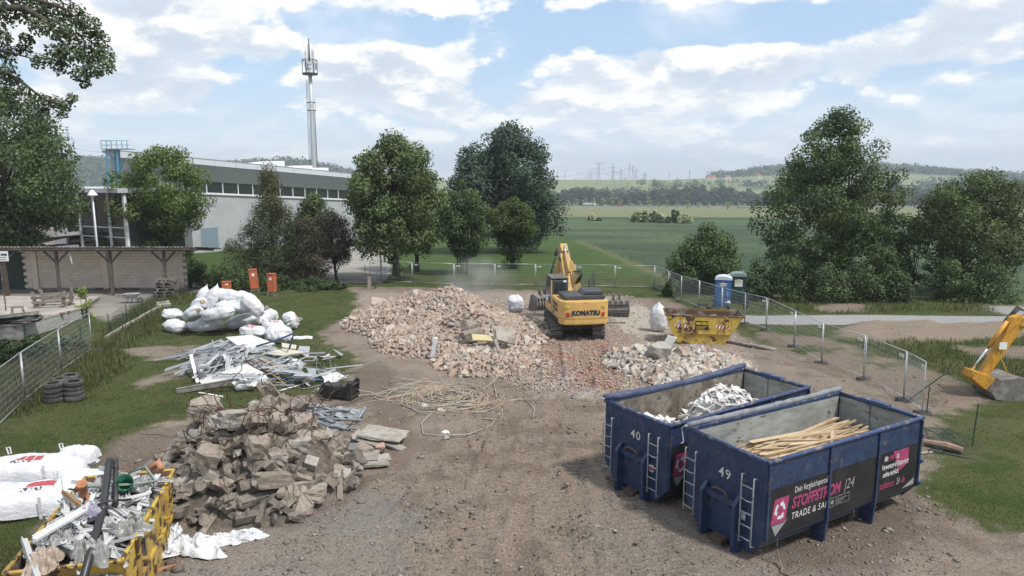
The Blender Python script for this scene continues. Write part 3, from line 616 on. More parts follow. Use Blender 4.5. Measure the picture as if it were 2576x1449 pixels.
tree_px('lime_tree', 'full round lime tree with ivy at its trunk behind the mesh fence', 'tree', 997, 66, 335, 610, 118, P_FULL, nclump=160, clump_r=1.0, per=190, leaf=0.15, kind='lime', seed=6, trunk=0.36, droop=0.6, extra=[(-0.2, -0.3, 0.6, 0.5), (0.3, -0.3, 1.4, 0.45), (-0.4, 0, 2.0, 0.5), (-2.6, 0, 3.0, 0.9), (-3.3, 0, 3.8, 0.9)])
tree_px('lime_tree', 'second lime tree with a slim trunk just right of the ivy-clad one', 'tree', 1050, 75, 420, 610, 75, P_OVAL, nclump=70, clump_r=1.0, per=180, leaf=0.16, kind='lime', seed=61, trunk=0.24, droop=0.5, tone=(0.6, 1.1), extra=[(0.9, 0, 2.4, 0.8), (1.2, 0, 3.4, 0.9), (-0.5, -0.2, 0.7, 0.4)])
tree_px('hazel_tree', 'many-stemmed leafy shrub tree behind the dust plume', 'tree', 1165, 72, 455, 640, 68, P_ROUND, nclump=75, clump_r=0.9, per=150, leaf=0.14, kind='ash', seed=7, trunk=0.12, stems=5, tone=(0.65, 1.15))
tree_px('hawthorn_tree', 'small yellowish green tree with bushy trunk on the lawn', 'tree', 1290, 78, 500, 605, 62, P_ROUND, nclump=70, clump_r=0.75, per=170, leaf=0.13, kind='hawthorn', seed=8, trunk=0.35, extra=[(-0.6, -0.2, 0.8, 0.7), (0.4, -0.3, 0.7, 0.7), (0, -0.3, 1.6, 0.8), (0.7, 0, 1.7, 0.7), (-0.9, 0, 1.9, 0.6)])
tree_px('oak_tree', 'tall broad dark green tree at the edge of the field', 'tree', 1288, 104, 308, 590, 116, P_FULL, nclump=230, clump_r=1.6, per=190, leaf=0.21, kind='dark', seed=9, trunk=0.55, droop=0.3)
tree_px('oak_tree', 'dark tree crowded against the left side of the tallest tree', 'tree', 1180, 100, 372, 600, 62, P_OVAL, nclump=80, clump_r=1.3, per=180, leaf=0.2, kind='dark', seed=91, trunk=0.3)
tree_px('elder_bush', 'rounded dark bush between the field and the blue toilet', 'bush', 1775, 59, 568, 725, 96, P_BUSH, nclump=120, clump_r=0.85, per=170, leaf=0.12, kind='ash', seed=10, trunk=0.12, stems=4, tone=(0.65, 1.2))
tree_px('ash_tree', 'tallest of the right-hand trees, thin topped with many stems', 'tree', 2085, 60, 275, 690, 172, [(0.0, 1.0), (0.2, 1.05), (0.45, 1.0), (0.62, 0.86), (0.8, 0.66), (0.92, 0.4), (1.0, 0.1)], nclump=270, clump_r=0.95, per=160, leaf=0.125, kind='ash', seed=12, trunk=0.22, stems=7, limbs=60, inner=0.25, depth_f=0.7, tone=(0.6, 1.25), pal=((1, 1, 1), (1, 1, 1), (1.35, 1.25, 0.9), (0.8, 0.9, 0.95)))
tree_px('ash_tree', 'wide leafy tree at the picture edge behind the gravel path', 'tree', 2450, 58, 428, 705, 178, P_ROUND, nclump=210, clump_r=0.9, per=150, leaf=0.12, kind='lime', seed=13, trunk=0.18, stems=5, limbs=40, tone=(0.6, 1.15), depth_f=0.7)
tree_px('hawthorn_tree', 'thin gappy shrub between the two big right-hand trees', 'tree', 2285, 60, 560, 730, 70, P_BUSH, nclump=42, clump_r=0.7, per=110, leaf=0.11, kind='ash', seed=14, trunk=0.1, stems=4, limbs=30, tone=(0.7, 1.2))
def bare_twigs(px0, py0, y, tips, label):
 b = AT(px0, py0, y); root = thing('dead_branch', label, 'branch', b); mb = MB()
 for (tx, ty) in tips:
  p = AT(tx, ty, y) - b; mb.tube([(0, 0, 0), p * 0.45 + Vector((0.1, 0, 0.15)), p], [0.05, 0.03, 0.01], 5)
  for k in range(3):
   q = p * (0.5 + 0.15 * k); mb.tube([q, q + Vector((random.uniform(-.5, .5), random.uniform(-.3, .3), random.uniform(.3, .9)))], [0.018, 0.005], 4)
 mb.build('twig', M_BARK, root)['kind'] = 'stuff'
bare_twigs(2225, 560, 59.5, [(2262, 460), (2280, 475), (2300, 450), (2245, 440), (2310, 488)], 'bare dead branches poking out right of the tallest ash tree')
bare_twigs(2330, 640, 59.5, [(2312, 560), (2345, 540), (2300, 590), (2360, 470), (2378, 455)], 'bare grey branches in the gap before the far wood')
def shrub_px(name, label, px, py, top_py, hw_px, kind, seed, n=26, leaf=0.08, per=110, group=None, cat='shrub', tone=(0.6, 1.2), cr=None, y=None):
 if y is None: p = G(px, py)
 else: p = AT(px, py, y)
 p = Vector((p.x, p.y, hz(p.x, p.y))); m = MPP(p); hi = AT(px, top_py, p.y)[2] - p.z; rad = hw_px * m
 return tree(name, label, cat, p, 0.05, max(hi, 0.2), rad, P_BUSH, nclump=n, clump_r=cr or min(rad, hi) * 0.38, per=per, leaf=leaf, kind=kind, seed=seed, trunk=0.05, stems=3, limbs=6, group=group, tone=tone)
for i, (px, py, tp, hw, lab) in enumerate([(1905, 752, 655, 45, 'dark shrub just behind the green toilet cabin'), (1975, 755, 640, 60, 'dense dark undergrowth left under the tallest ash tree'), (2070, 757, 660, 60, 'dense dark undergrowth at the middle of the tallest ash tree'), (2160, 757, 655, 60, 'dense dark undergrowth right under the tallest ash tree'), (2240, 757, 670, 50, 'low dark bush under the dead branches'), (2390, 757, 650, 60, 'leafy bush at the left foot of the edge tree'), (2480, 757, 640, 65, 'leafy bush at the right foot of the edge tree'), (1690, 745, 700, 22, 'low weeds at the corner of the site fence')]):
 shrub_px('shrub', lab, px, py, tp, hw, 'hedge' if i not in (5, 6) else 'ash', 200 + i, n=34, leaf=0.10, per=110)
for i, (px, py, tp, hw, k, lab) in enumerate([(20, 905, 858, 45, 'hedge', 'dark clipped bush below the retaining wall at the frame edge'), (85, 900, 850, 45, 'hedge', 'dark bush under the corner of the retaining wall'), (170, 880, 845, 45, 'hedge', 'dark bush behind the mesh fence by the painted wall'), (455, 722, 640, 40, 'ash', 'leafy bush at the right end of the shed'), (500, 722, 660, 42, 'hedge', 'spreading dark shrub right of the shed'), (560, 724, 668, 50, 'hedge', 'dark hedge plant left of the orange boxes'), (620, 726, 672, 50, 'hedge', 'dark hedge plant behind the tall orange box'), (700, 728, 690, 55, 'hedge', 'low dark hedge plant below the conifer'), (780, 728, 698, 50, 'hedge', 'low dark hedge plant right of the conifer'), (830, 728, 704, 40, 'hedge', 'low dark hedge plant before the leaning trunks'), (215, 800, 712, 22, 'young', 'slim young sapling beside the painted wall'), (580, 635, 600, 26, 'hedge', 'round clipped bush beside the hall door')]):
 shrub_px('shrub', lab, px, py, tp, hw, k, 230 + i, n=34 if hw > 30 else 16, leaf=0.09, per=95 if k != 'young' else 40)
for i, px in enumerate((265, 310, 355, 400, 445)):
 shrub_px('hedge_shrub', ['dark hedge shrub by the white street lamp', 'dark hedge shrub under the left edge of the maple', 'dark hedge shrub before the maple stems', 'dark hedge shrub right of the maple stems', 'last dark hedge shrub towards the hall door'][i], px, 620, 572 + 4 * (i % 2), 34, 'hedge', 260 + i, n=30, leaf=0.12, per=90, y=82)
# ---------------------------------------------------------------- far vegetation: a few crown shapes shared by many separate trees
def crown_proto(seed, n, kind, prof, leaf=0.55, per=75, cr=2.0, h=18.0, rad=6.0):
 r_ = random.Random(seed); C_, Rr = [], []
 while len(C_) < n:
  t = r_.random(); R_ = prof_r(prof, t) * rad
  if r_.random() > R_ / rad: continue
  a = r_.uniform(0, 6.283); q = R_ * r_.uniform(0.3, 0.9); C_.append((math.cos(a) * q, math.sin(a) * q, h * (0.12 + 0.85 * t))); Rr.append(cr * r_.uniform(0.7, 1.3))
 V, Fc, cc = leaves(C_, Rr, per, leaf, seed, (0.7, 1.3)); return leaf_mesh('crown', V, Fc, M_LEAF[kind], cc)
FAR = [crown_proto(300 + i, 42, 'far', P_OVAL if i % 2 else P_ROUND, leaf=0.75, per=60) for i in range(4)]
TRUNK_FAR = MB().tube([(0, 0, -1), (0.1, 0, 5), (0, 0.1, 12)], [0.45, 0.32, 0.1], 6).mesh('trunk', M_BARK)
def far_tree(name, label, x, y, h, w, me, group, rz):
 o = thing(name, label, 'tree', (x, y, float(z0(x, y))), rz, group); s = (w / 12.0, w / 12.0, h / 18.0)
 obj('crown', me, o, scale=s); obj('trunk', TRUNK_FAR, o, scale=s); return o
r_ = random.Random(77); ROWS = ('front', 'middle', 'back')
def nth(k): k += 1; return f"{k}{'th' if 10 < k % 100 < 14 else {1: 'st', 2: 'nd', 3: 'rd'}.get(k % 10, 'th')}"
for i in range(78):
 u = i / 77.0; px = 1395 + (1960 - 1395) * u + r_.uniform(-6, 6); row = i % 3; y = 985 + row * 22 + r_.uniform(-8, 8)
 top = 478 - 9 * math.sin(u * 5.0) if px < 1530 else (500 if px < 1565 else 484 - 16 * math.sin((px - 1565) / 395 * 3.1416))
 x = (px - 1288) / F * y; h = (float(AT(px, top, y)[2]) - float(z0(x, y))) * r_.uniform(0.72, 1.1); h = max(h, 9)
 far_tree('wood_tree', f'{nth(i // 3)} tree from the left in the {ROWS[row]} row of the valley wood', x, y, h, r_.uniform(13, 20), FAR[r_.randrange(4)], 'trees of the valley wood', r_.uniform(0, 6.28))
for i in range(40):
 px = 1970 + 760 * i / 39.0 + r_.uniform(-6, 6); y = 900 + (i % 3) * 26; x = (px - 1288) / F * y
 top = 473 - 9 * math.sin(i * 0.55); h = max(10, float(AT(px, top, y)[2]) - float(z0(x, y)))
 far_tree('wood_tree', f'{nth(i // 3)} hazy tree from the left, {ROWS[i % 3]} row of the wood beyond the right field', x, y, h, r_.uniform(20, 30), FAR[r_.randrange(4)], 'trees of the right-hand wood', r_.uniform(0, 6.28))
ORD = 'first second third fourth fifth sixth seventh eighth ninth tenth eleventh twelfth thirteenth fourteenth fifteenth sixteenth seventeenth eighteenth'.split()
YOUNG = [crown_proto(320 + i, 14, 'young', P_ROUND, leaf=0.5, per=45, cr=1.6, h=18, rad=6) for i in range(2)]
# the young trees along the country road, one by one
for i, (zx, zt, zb, zw) in enumerate([(187, 608, 640, 40), (290, 598, 636, 44), (392, 572, 625, 58), (498, 575, 625, 50), (606, 580, 640, 60), (714, 580, 650, 66), (832, 600, 668, 30), (944, 612, 652, 42), (1058, 612, 655, 42), (1175, 575, 655, 80), (1295, 628, 672, 46), (1405, 616, 668, 50), (1528, 618, 672, 46), (1655, 616, 678, 66), (1788, 632, 674, 50), (1915, 640, 676, 46), (2150, 618, 690, 84), (2285, 640, 688, 56)]):
 k = 820 / 2576.0 * 2576 / 4032.0; px = (2180 * 2576 / 4032.0) + zx * k; yb = 600 * 2576 / 4032.0 + (zb + 8) * k; yt = 600 * 2576 / 4032.0 + zt * k
 p = G(px, yb + 2); y = min(p.y, 930); x = (px - 1288) / F * depth(Vector((0, y, p.z))); h = (yb - yt + 4) * MPP(p) * 1.15; w = zw * k * MPP(p) * 1.2
 q = far_tree('roadside_tree', ['pale young roadside tree', 'light green roadside tree'][i % 2] + f' {ORD[i]} from the left on the country road', x, y, max(h, 4.5), max(w, 4), YOUNG[i % 2], 'young trees along the country road', i * 1.7)
# flowering elder bushes in the middle of the crop
def field_bush(px, pb, pt, hw, label, kind, seed, blossom):
 p = G(px, pb); m = MPP(p); h = (pb - pt) * m; w = hw * m
 root = tree('elder_bush' if blossom else 'field_shrub', label, 'bush', p, 0.2, h, w, P_BUSH, nclump=44, clump_r=min(w, h) * 0.26, per=70, leaf=0.3, kind=kind, seed=seed, trunk=0.12, stems=3, limbs=4, depth_f=0.6)
 if blossom:
  r = random.Random(seed); C_ = []; Rr = []
  for i in range(150):
   t = r.random(); a = r.uniform(0, 6.28); q = prof_r(P_BUSH, t) * w * 0.99; C_.append((math.cos(a) * q, math.sin(a) * q * 0.6, 0.2 + t * h * 0.98)); Rr.append(0.45)
  V, Fc, cc = leaves(C_, Rr, 9, 0.2, seed + 1, (0.8, 1.1), 0.5); obj('blossom', leaf_mesh('blossom', V, Fc, M_LEAF['blossom'], cc), root)['kind'] = 'stuff'
field_bush(1487, 555, 538, 10, 'small white-flowering bush standing alone in the crop', 'elder', 401, True); field_bush(1506, 556, 549, 7, 'low green bush right of the lone flowering bush', 'grey', 402, False)
field_bush(1612, 559, 529, 27, 'left half of the long white-flowering thicket in the crop', 'elder', 403, True); field_bush(1645, 559, 530, 24, 'right half of the long white-flowering thicket in the crop', 'elder', 404, True)
field_bush(1658, 561, 541, 11, 'dark green bush before the long flowering thicket', 'grey', 405, False); field_bush(1698, 561, 523, 13, 'upright grey-green tree rising between the flowering bushes', 'grey', 406, False); field_bush(1680, 561, 545, 9, 'low grey-green bush left of the upright tree', 'grey', 408, False)
field_bush(1722, 562, 540, 19, 'low white-flowering bush at the right end of the thicket', 'elder', 407, True)
# wooded hills far off read as one mass
def hill_wood(name, label, pts, seed, n, size):
 r = np.random.default_rng(seed); P = np.array(pts, float); C_ = []; Rr = []
 while len(C_) < n:
  x = r.uniform(P[:, 0].min(), P[:, 0].max()); y = r.uniform(P[:, 1].min(), P[:, 1].max())
  if poly_sd(P, np.array([[x]]), np.array([[y]]))[0, 0] > 0: C_.append((x, y, float(z0(x, y)) + r.uniform(2, 11))); Rr.append(size * r.uniform(0.7, 1.3))
 V, Fc, cc = leaves(C_, Rr, 18, size * 0.32, seed, (0.65, 1.25)); tag(obj(name, leaf_mesh(name, V, Fc, M_LEAF['far'], cc)), label, 'forest', kind='stuff')
hill_wood('forest', 'hazy wooded hill rising on the right behind the fields', [(510, 1880), (640, 1790), (900, 1720), (1400, 1700), (1400, 2100), (800, 2100), (560, 2000)], 501, 1500, 10)
hill_wood('forest', 'dark wooded ridge behind the sports hall', [(-1700, 1330), (-1150, 1330), (-760, 1400), (-400, 1640), (-380, 1960), (-1700, 1900)], 502, 3000, 12)
hill_wood('forest', 'thin hedge line across the hillside fields', [(250, 1395), (480, 1440), (800, 1460), (800, 1480), (470, 1460), (250, 1415)], 503, 160, 6)
hill_wood('forest', 'dark copse on the slope left of the pylons', [(125, 1220), (200, 1225), (300, 1240), (300, 1262), (190, 1262), (125, 1250)], 504, 70, 8)
hill_wood('forest', 'long dark wood on the horizon at the right', [(420, 1010), (1500, 1010), (2400, 1200), (2400, 1700), (900, 1500), (430, 1060)], 505, 1500, 14)
# ================================================================ sports hall
M_WALL = mat('hall_render_grey', (0.42, 0.435, 0.45), (0.37, 0.385, 0.40), scale=0.35, lo=0.4, hi=0.7, var=0.04, rough=0.9)
M_FASCIA = mat('fascia_light_metal', (0.62, 0.65, 0.68), var=0.04, rough=0.45, metal=0.3)
M_SOFFIT = mat('soffit_grey_panel', (0.33, 0.335, 0.345), var=0.05, rough=0.7)
M_SOFF2 = mat('soffit_panel_light', (0.47, 0.455, 0.50), var=0.05, rough=0.7)
M_ROOF = mat('roof_membrane', (0.33, 0.35, 0.37), var=0.06)
M_WHITE = mat('white_painted_frame', (0.75, 0.77, 0.78), var=0.04, rough=0.5)
M_GLASS = mat('dark_glass', (0.018, 0.024, 0.028), var=0.0, rough=0.06, spec=0.8)
M_DOORB = mat('grey_blue_door', (0.20, 0.27, 0.32), var=0.05, rough=0.6)
M_BLUE_STEEL = mat('blue_steel', (0.10, 0.30, 0.42), var=0.1, rough=0.5)
def sports_hall():
 o = Vector((-51.0, 89.0, 0)); e = Vector((0.415, 0.91, 0)).normalized()
 root = thing('sports_hall', 'long grey sports hall with sloping roof and ribbon windows behind the trees', 'building', o, math.atan2(e.y, e.x))
 # local x runs along the wall away from the camera, local -y faces the camera side
 zr = lambda s: 11.4 - 0.0621 * s
 def strip(name, sec, s0, s1, m, n=1, close=False):
  mb = MB(); k = len(sec); vs = [(s, -oo, zr(s) + zz) for s in (s0, s1) for (oo, zz) in sec]
  fs = [(i, (i + 1) % k, k + (i + 1) % k, k + i) for i in range(k if close else k - 1)]
  if close: fs += [tuple(range(k))[::-1], tuple(range(k, 2 * k))]
  mb.add(vs, fs); return mb.build(name, m, root)
 S0, S1 = 2.5, 62.0
 # wall: prism of constant foot
 mb = MB(); t0, t1 = zr(13) - 4.75, zr(S1) - 4.75
 mb.add([(13, 0, -7), (S1, 0, -7), (S1, 0, t1), (13, 0, t0), (13, 26, -7), (S1, 26, -7), (S1, 26, t1), (13, 26, t0)], [(0, 1, 2, 3), (5, 4, 7, 6), (1, 5, 6, 2), (4, 0, 3, 7), (3, 2, 6, 7)])
 mb.build('wall', M_WALL, root)
 mb = MB(); a = zr(S1); mb.add([(S1 - 0.5, 0.02, a - 4.9), (S1 - 0.5, 25, a - 4.9), (S1 - 0.5, 25, a - 0.8), (S1 - 0.5, 0.02, a - 2.7)], [(0, 1, 2, 3)]); mb.build('gable', M_WALL, root)
 for i in range(15):                                      # fascia panels with open joints
  s0 = S0 - 2.5 + i * 4.1; strip('fascia_panel', [(1.55, 0.0), (1.62, -0.80), (1.50, -0.80), (1.43, 0.0)], s0, s0 + 4.06, M_FASCIA, close=True)
  strip('soffit_panel', [(1.56, -0.82), (0.12, -3.05), (0.02, -2.99), (1.46, -0.76)], s0 + (2.4 if i == 0 else 0), s0 + 4.06, M_SOFF2, close=True)
 rp = [(0.2, 1.43), (0.2, 0.2), (16, -14.0), (30, -24.0), (S1, -26.0), (S1, 1.43)]; k = len(rp)      # roof plan tapers to a pointed nose at the near end
 MB().add([(s, -q, zr(s) - 0.3) for s, q in rp] + [(s, -q, zr(s) - 0.02) for s, q in rp], [tuple(range(k)), tuple(range(k, 2 * k))[::-1]] + [(i, (i + 1) % k, k + (i + 1) % k, k + i) for i in range(k)]).build('roof', M_ROOF, root)
 strip('roof_edge', [(1.60, 0.02), (1.60, 0.10), (1.30, 0.10), (1.30, 0.02)], 0.0, S1, M_SOFFIT, close=True)
 strip('window_sill', [(0.22, -4.62), (0.22, -4.90), (0.0, -4.90), (0.0, -4.62)], 13, S1, M_WHITE, close=True)
 n = 16
 for i in range(n):
  s0 = 13.2 + i * 3.0; s1 = s0 + 2.86
  pane = strip('window_pane', [(-0.10, -2.98), (-0.10, -4.64)], s0, s1, M_GLASS)
  fr = MB(); fr.add([(s0 - 0.14, 0.16, zr(s0) - 4.62), (s0, 0.16, zr(s0) - 4.62), (s0, 0.16, zr(s0) - 3.03), (s0 - 0.14, 0.16, zr(s0) - 3.03), (s0 - 0.14, 0.0, zr(s0) - 4.62), (s0, 0.0, zr(s0) - 4.62), (s0, 0.0, zr(s0) - 3.03), (s0 - 0.14, 0.0, zr(s0) - 3.03)], [(4, 5, 6, 7), (0, 4, 7, 3), (1, 2, 6, 5)])
  fr.build('window_mullion', M_WHITE, root)
 mb = MB(); mb.add([(13.0, 0.9, zr(13) - 4.7), (S1, 0.9, zr(S1) - 4.7), (S1, 0.9, zr(S1) - 2.5), (13, 0.9, zr(13) - 2.5)], [(0, 1, 2, 3)]); mb.build('window_back', mat('dim_interior', (0.06, 0.07, 0.075), var=0.2), root)
 strip('nose', [(1.5, -0.8), (0.0, -2.7), (-1.2, -2.7), (-1.2, -0.35), (1.4, -0.35)], 2.3, 2.5, M_SOFFIT, close=True)
 for (sx, zb, w, h) in ((14.6, -2.3, 2.9, 2.9), (54.5, -4.4, 3.3, 3.0)):
  d = MB().bx(sx, sx + w, -0.06, 0.0, zb, zb + h).build('door', M_DOORB, root)
  MB().bx(sx + w / 2 - 0.03, sx + w / 2 + 0.03, -0.075, -0.062, zb + 0.05, zb + h - 0.05).build('leaf_gap', M_SOFFIT, d)
  MB().bx(sx + w / 2 + 0.08, sx + w / 2 + 0.2, -0.12, -0.062, zb + 1.1, zb + 1.16).build('handle', M_SOFFIT, d)
  mb = MB().bx(sx - 0.1, sx, -0.08, -0.0, zb, zb + h + 0.1).bx(sx + w, sx + w + 0.1, -0.08, -0.0, zb, zb + h + 0.1).bx(sx, sx + w, -0.08, -0.0, zb + h, zb + h + 0.1); mb.build('door_frame', M_SOFFIT, d)
  if sx > 50:
   for q in (0.8, 2.5): MB().lathe([(0.0, 0.0), (0.35, 0.0), (0.35, 0.03), (0.0, 0.03)], 14, (sx + q, -0.065, zb + 2.2), Matrix.Rotation(R(90), 3, 'X')).build('porthole', M_GLASS, d)
 for (s0, s1, h) in ((33, 48, 1.5), (44, 56, 1.2), (49, 61, 1.1)):      # white saw-tooth rooflights
  mb = MB(); yb = 14; mb.add([(s0, yb, zr(s0) + 0.2), (s1, yb, zr(s1) + 0.2), (s1, yb, zr(s1) + h + 0.9), (s0, yb + 5, zr(s0) + 0.2), (s1, yb + 5, zr(s1) + 0.2), (s1, yb + 5, zr(s1) + h + 0.9)], [(0, 1, 2), (5, 4, 3), (0, 2, 5, 3), (1, 4, 5, 2), (0, 3, 4, 1)]); mb.build('rooflight', M_WHITE, root)
 # glazed entrance front at the near end
 gl = MB(); gl.bx(1, 12.9, 1.5, 12, -3, 5.2); gl.build('entrance_block', M_WALL, root)
sports_hall()
def entrance():
 p0 = AT(170, 600, 84); p1 = AT(318, 600, 80); b = Vector((p0.x, p0.y, -2.6)); d = Vector((p1.x - p0.x, p1.y - p0.y, 0)); Ln = d.length
 root = thing('entrance_pavilion', 'white framed glazed entrance building left of the maple', 'building', b, math.atan2(d.y, d.x))
 MB().bx(0, Ln, 0.3, 8, 0, 9.0).build('wall', mat('dark_lobby', (0.05, 0.055, 0.06), var=0.1), root)
 MB().bx(-2, Ln + 0.4, -0.9, 8.2, 9.02, 9.5).build('roof', M_FASCIA, root)
 cols = 4; rows = [(0.2, 2.2), (2.3, 3.9), (4.0, 5.0), (5.1, 8.95)]
 for i in range(cols):
  x0 = i * Ln / cols
  MB().bx(x0 - 0.16, x0 + 0.16, -0.05, 0.28, 0, 9.0).build('mullion', M_WHITE, root)
  for (a, c) in rows: MB().bx(x0 + 0.17, x0 + Ln / cols - 0.17, 0.1, 0.14, a, c).build('window_pane', M_GLASS, root)
 MB().bx(Ln - 0.16, Ln + 0.16, -0.05, 0.28, 0, 9.0).build('mullion', M_WHITE, root)
 for z in (2.2, 3.9, 5.0): MB().bx(0.17, Ln - 0.17, 0.0, 0.27, z, z + 0.11).build('transom', M_WHITE, root)
 mb = MB(); mb.add([(-4, -4.5, 2.9), (2.7, -4.5, 4.1), (2.7, 0, 4.1), (-4, 0, 2.9), (-4, -4.5, 3.3), (2.7, -4.5, 4.5), (2.7, 0, 4.5), (-4, 0, 3.3)], [(0, 1, 2, 3), (4, 7, 6, 5), (0, 4, 5, 1), (1, 5, 6, 2), (2, 6, 7, 3), (3, 7, 4, 0)]); mb.build('porch_roof', M_WALL, root)
 MB().bx(-0.5, 2.2, -4.2, -0.2, -0.5, 2.9).build('porch_wall', mat('porch_grey', (0.28, 0.31, 0.34), var=0.05), root)
entrance()
def stair_tower():
 y = 87.5; b = AT(290, 600, y); b.z = hz(b.x, y); root = thing('access_tower', 'blue lattice steel access tower with railed top beside the hall roof', 'tower', b)
 L = lambda px, py: AT(px, py, y) - b
 for px in (267, 276, 287, 294):
  dy = 0.0 if px in (267, 294) else 1.1
  a = L(px, 470); t = L(px, 376); MB().bar((a.x, dy, 0), (t.x, dy, t.z), 0.16).build('post', M_BLUE_STEEL, root)
 x0, x1 = L(267, 400).x, L(294, 400).x; zt = L(280, 376).z
 for i in range(9):
  z = zt * (i + 0.3) / 9.3; MB().bar((x0, 0, z), (x1, 0, z), 0.07).build('cross_bar', M_BLUE_STEEL, root); MB().bar((x0, 0, z), (x1, 0, z + zt / 9.3), 0.05).build('brace', M_BLUE_STEEL, root)
 pl = MB().bx(L(259, 376).x, L(324, 376).x, -0.3, 1.6, zt, zt + 0.12).build('platform', M_SOFFIT, root)
 zr = L(280, 354).z
 for i in range(6):
  x = L(259 + 13 * i, 376).x; MB().bar((x, -0.3, zt + 0.12), (x, -0.3, zr), 0.06).build('rail_post', M_BLUE_STEEL, root)
 for z in (zr, (zr + zt) / 2): MB().tube([(L(259, 376).x, 1.6, z), (L(259, 376).x, -0.3, z), (L(324, 376).x, -0.3, z), (L(327, 376).x, -0.1, z)], 0.035, 5).build('hand_rail', M_BLUE_STEEL, root)
 MB().bx(L(272, 376).x, L(277, 376).x, 0.3, 0.6, zt + 0.12, zr - 0.2).build('junction_box', M_WHITE, root)
stair_tower()
# ================================================================ mobile phone mast
M_POLE = mat('galvanised_pole', (0.50, 0.52, 0.54), var=0.05, rough=0.5, metal=0.2)
M_DKSTEEL = mat('dark_steel', (0.07, 0.08, 0.09), var=0.1, rough=0.6)
M_ANT = mat('antenna_grey', (0.55, 0.57, 0.58), var=0.03, rough=0.6)
def phone_mast():
 y = 170.0; b = AT(794, 500, y); b.z = hz(b.x, y); root = thing('phone_mast', 'tall slender phone mast with antennas behind the sports hall', 'mast', b)
 Z = lambda py: AT(790, py, y)[2] - b.z
 zt = Z(170); MB().tube([(0, 0, 0), (0, 0, Z(415)), (0, 0, Z(300)), (0, 0, zt)], [0.66, 0.60, 0.52, 0.40], 14).build('pole', M_POLE, root, smooth=True)
 z0_, z1 = Z(415), Z(200); lad = MB().bar((-0.78, -0.25, 2), (-0.66, -0.25, z1), 0.07).bar((-1.08, -0.25, 2), (-0.95, -0.25, z1), 0.07).build('ladder', M_DKSTEEL, root)
 for i in range(44):
  z = 3 + (z1 - 3) * i / 44; MB().bar((-1.06 + 0.003 * i, -0.25, z), (-0.74 + 0.003 * i, -0.25, z), 0.05).build('rung', M_DKSTEEL, lad)
 MB().bar((0.88, -0.2, 2), (0.75, -0.2, Z(280)), 0.14).build('cable_duct', M_DKSTEEL, root)
 for py in (258, 278): MB().lathe([(0.95, -0.08), (1.0, -0.08), (1.0, 0.08), (0.95, 0.08)], 14, (0, 0, Z(py))).build('clamp_ring', M_DKSTEEL, root)
 for x in (-0.95, 0.95): MB().box((x, -0.3, (Z(248) + Z(278)) / 2), (0.18, 0.16, Z(248) - Z(278))).build('panel_antenna', M_ANT, root)
 zp = Z(188); MB().lathe([(0.5, 0), (1.75, 0), (1.8, 0.35), (0.5, 0.35), (0.5, 0)], 18, (0, 0, zp)).build('platform', M_DKSTEEL, root)
 zc = Z(152); MB().lathe([(1.6, 0), (1.72, 0), (1.72, 0.14), (1.6, 0.14), (1.6, 0)], 18, (0, 0, zc)).build('ring', M_DKSTEEL, root)
 for i in range(6):
  a = i * math.pi / 3 + 0.2; x, yy = 1.66 * math.cos(a), 1.66 * math.sin(a); MB().bar((x, yy, zp + 0.35), (x, yy, zc), 0.13).build('upright', M_DKSTEEL, root)
  if i % 2 == 0: MB().box((x * 0.86, yy * 0.86, (zp + zc) / 2 + 0.3), (0.5, 0.4, 1.4)).build('radio_unit', M_SOFFIT, root)
 MB().tube([(0, 0, zc - 0.3), (0, 0, Z(96))], [0.26, 0.10], 8).build('top_pole', M_DKSTEEL, root)
 for (x, a, c, w) in ((-0.85, 165, 127, 0.32), (0.85, 165, 127, 0.62), (-0.3, 160, 110, 0.12)):
  MB().box((x, -0.2, (Z(a) + Z(c)) / 2 + 0.2), (w, 0.25, Z(c) - Z(a) - 0.5)).build('panel_antenna', M_ANT, root)
 for s in (-1, 1): MB().bar((s * 0.7, 0, Z(125)), (s * 1.6, 0, Z(112)), 0.05).build('whip_aerial', M_DKSTEEL, root)
 MB().lathe([(0.0, 0.12), (0.45, 0.06), (0.5, -0.1), (0.0, -0.1)], 14, (0.15, -0.6, Z(161)), Matrix.Rotation(R(90), 3, 'X')).build('dish', M_ANT, root)
phone_mast()
def street_lamp(px, pb, pt, label, y, head=True):
 b = AT(px, 600, y); b.z = hz(b.x, y); h = AT(px, pt, y)[2] - b.z
 root = thing('street_lamp', label, 'lamp', b); MB().tube([(0, 0, -0.2), (0, 0, h * 0.4), (0, 0, h)], [0.09, 0.08, 0.06], 8).build('post', M_FASCIA, root, smooth=True)
 if head:
  MB().lathe([(0.0, 0.55), (0.10, 0.5), (0.42, 0.1), (0.44, 0.0), (0.0, 0.0)], 12, (0, 0, h)).build('lamp_head', M_WHITE, root, smooth=True); MB().lathe([(0.0, -0.14), (0.2, -0.1), (0.3, -0.002), (0.0, -0.002)], 12, (0, 0, h)).build('diffuser', M_ANT, root)
street_lamp(243, 618, 492, 'white street lamp with cone head before the entrance building', 66)
street_lamp(956, 705, 575, 'plain grey lamp post between the hall and the first lime tree', 66.5, False)
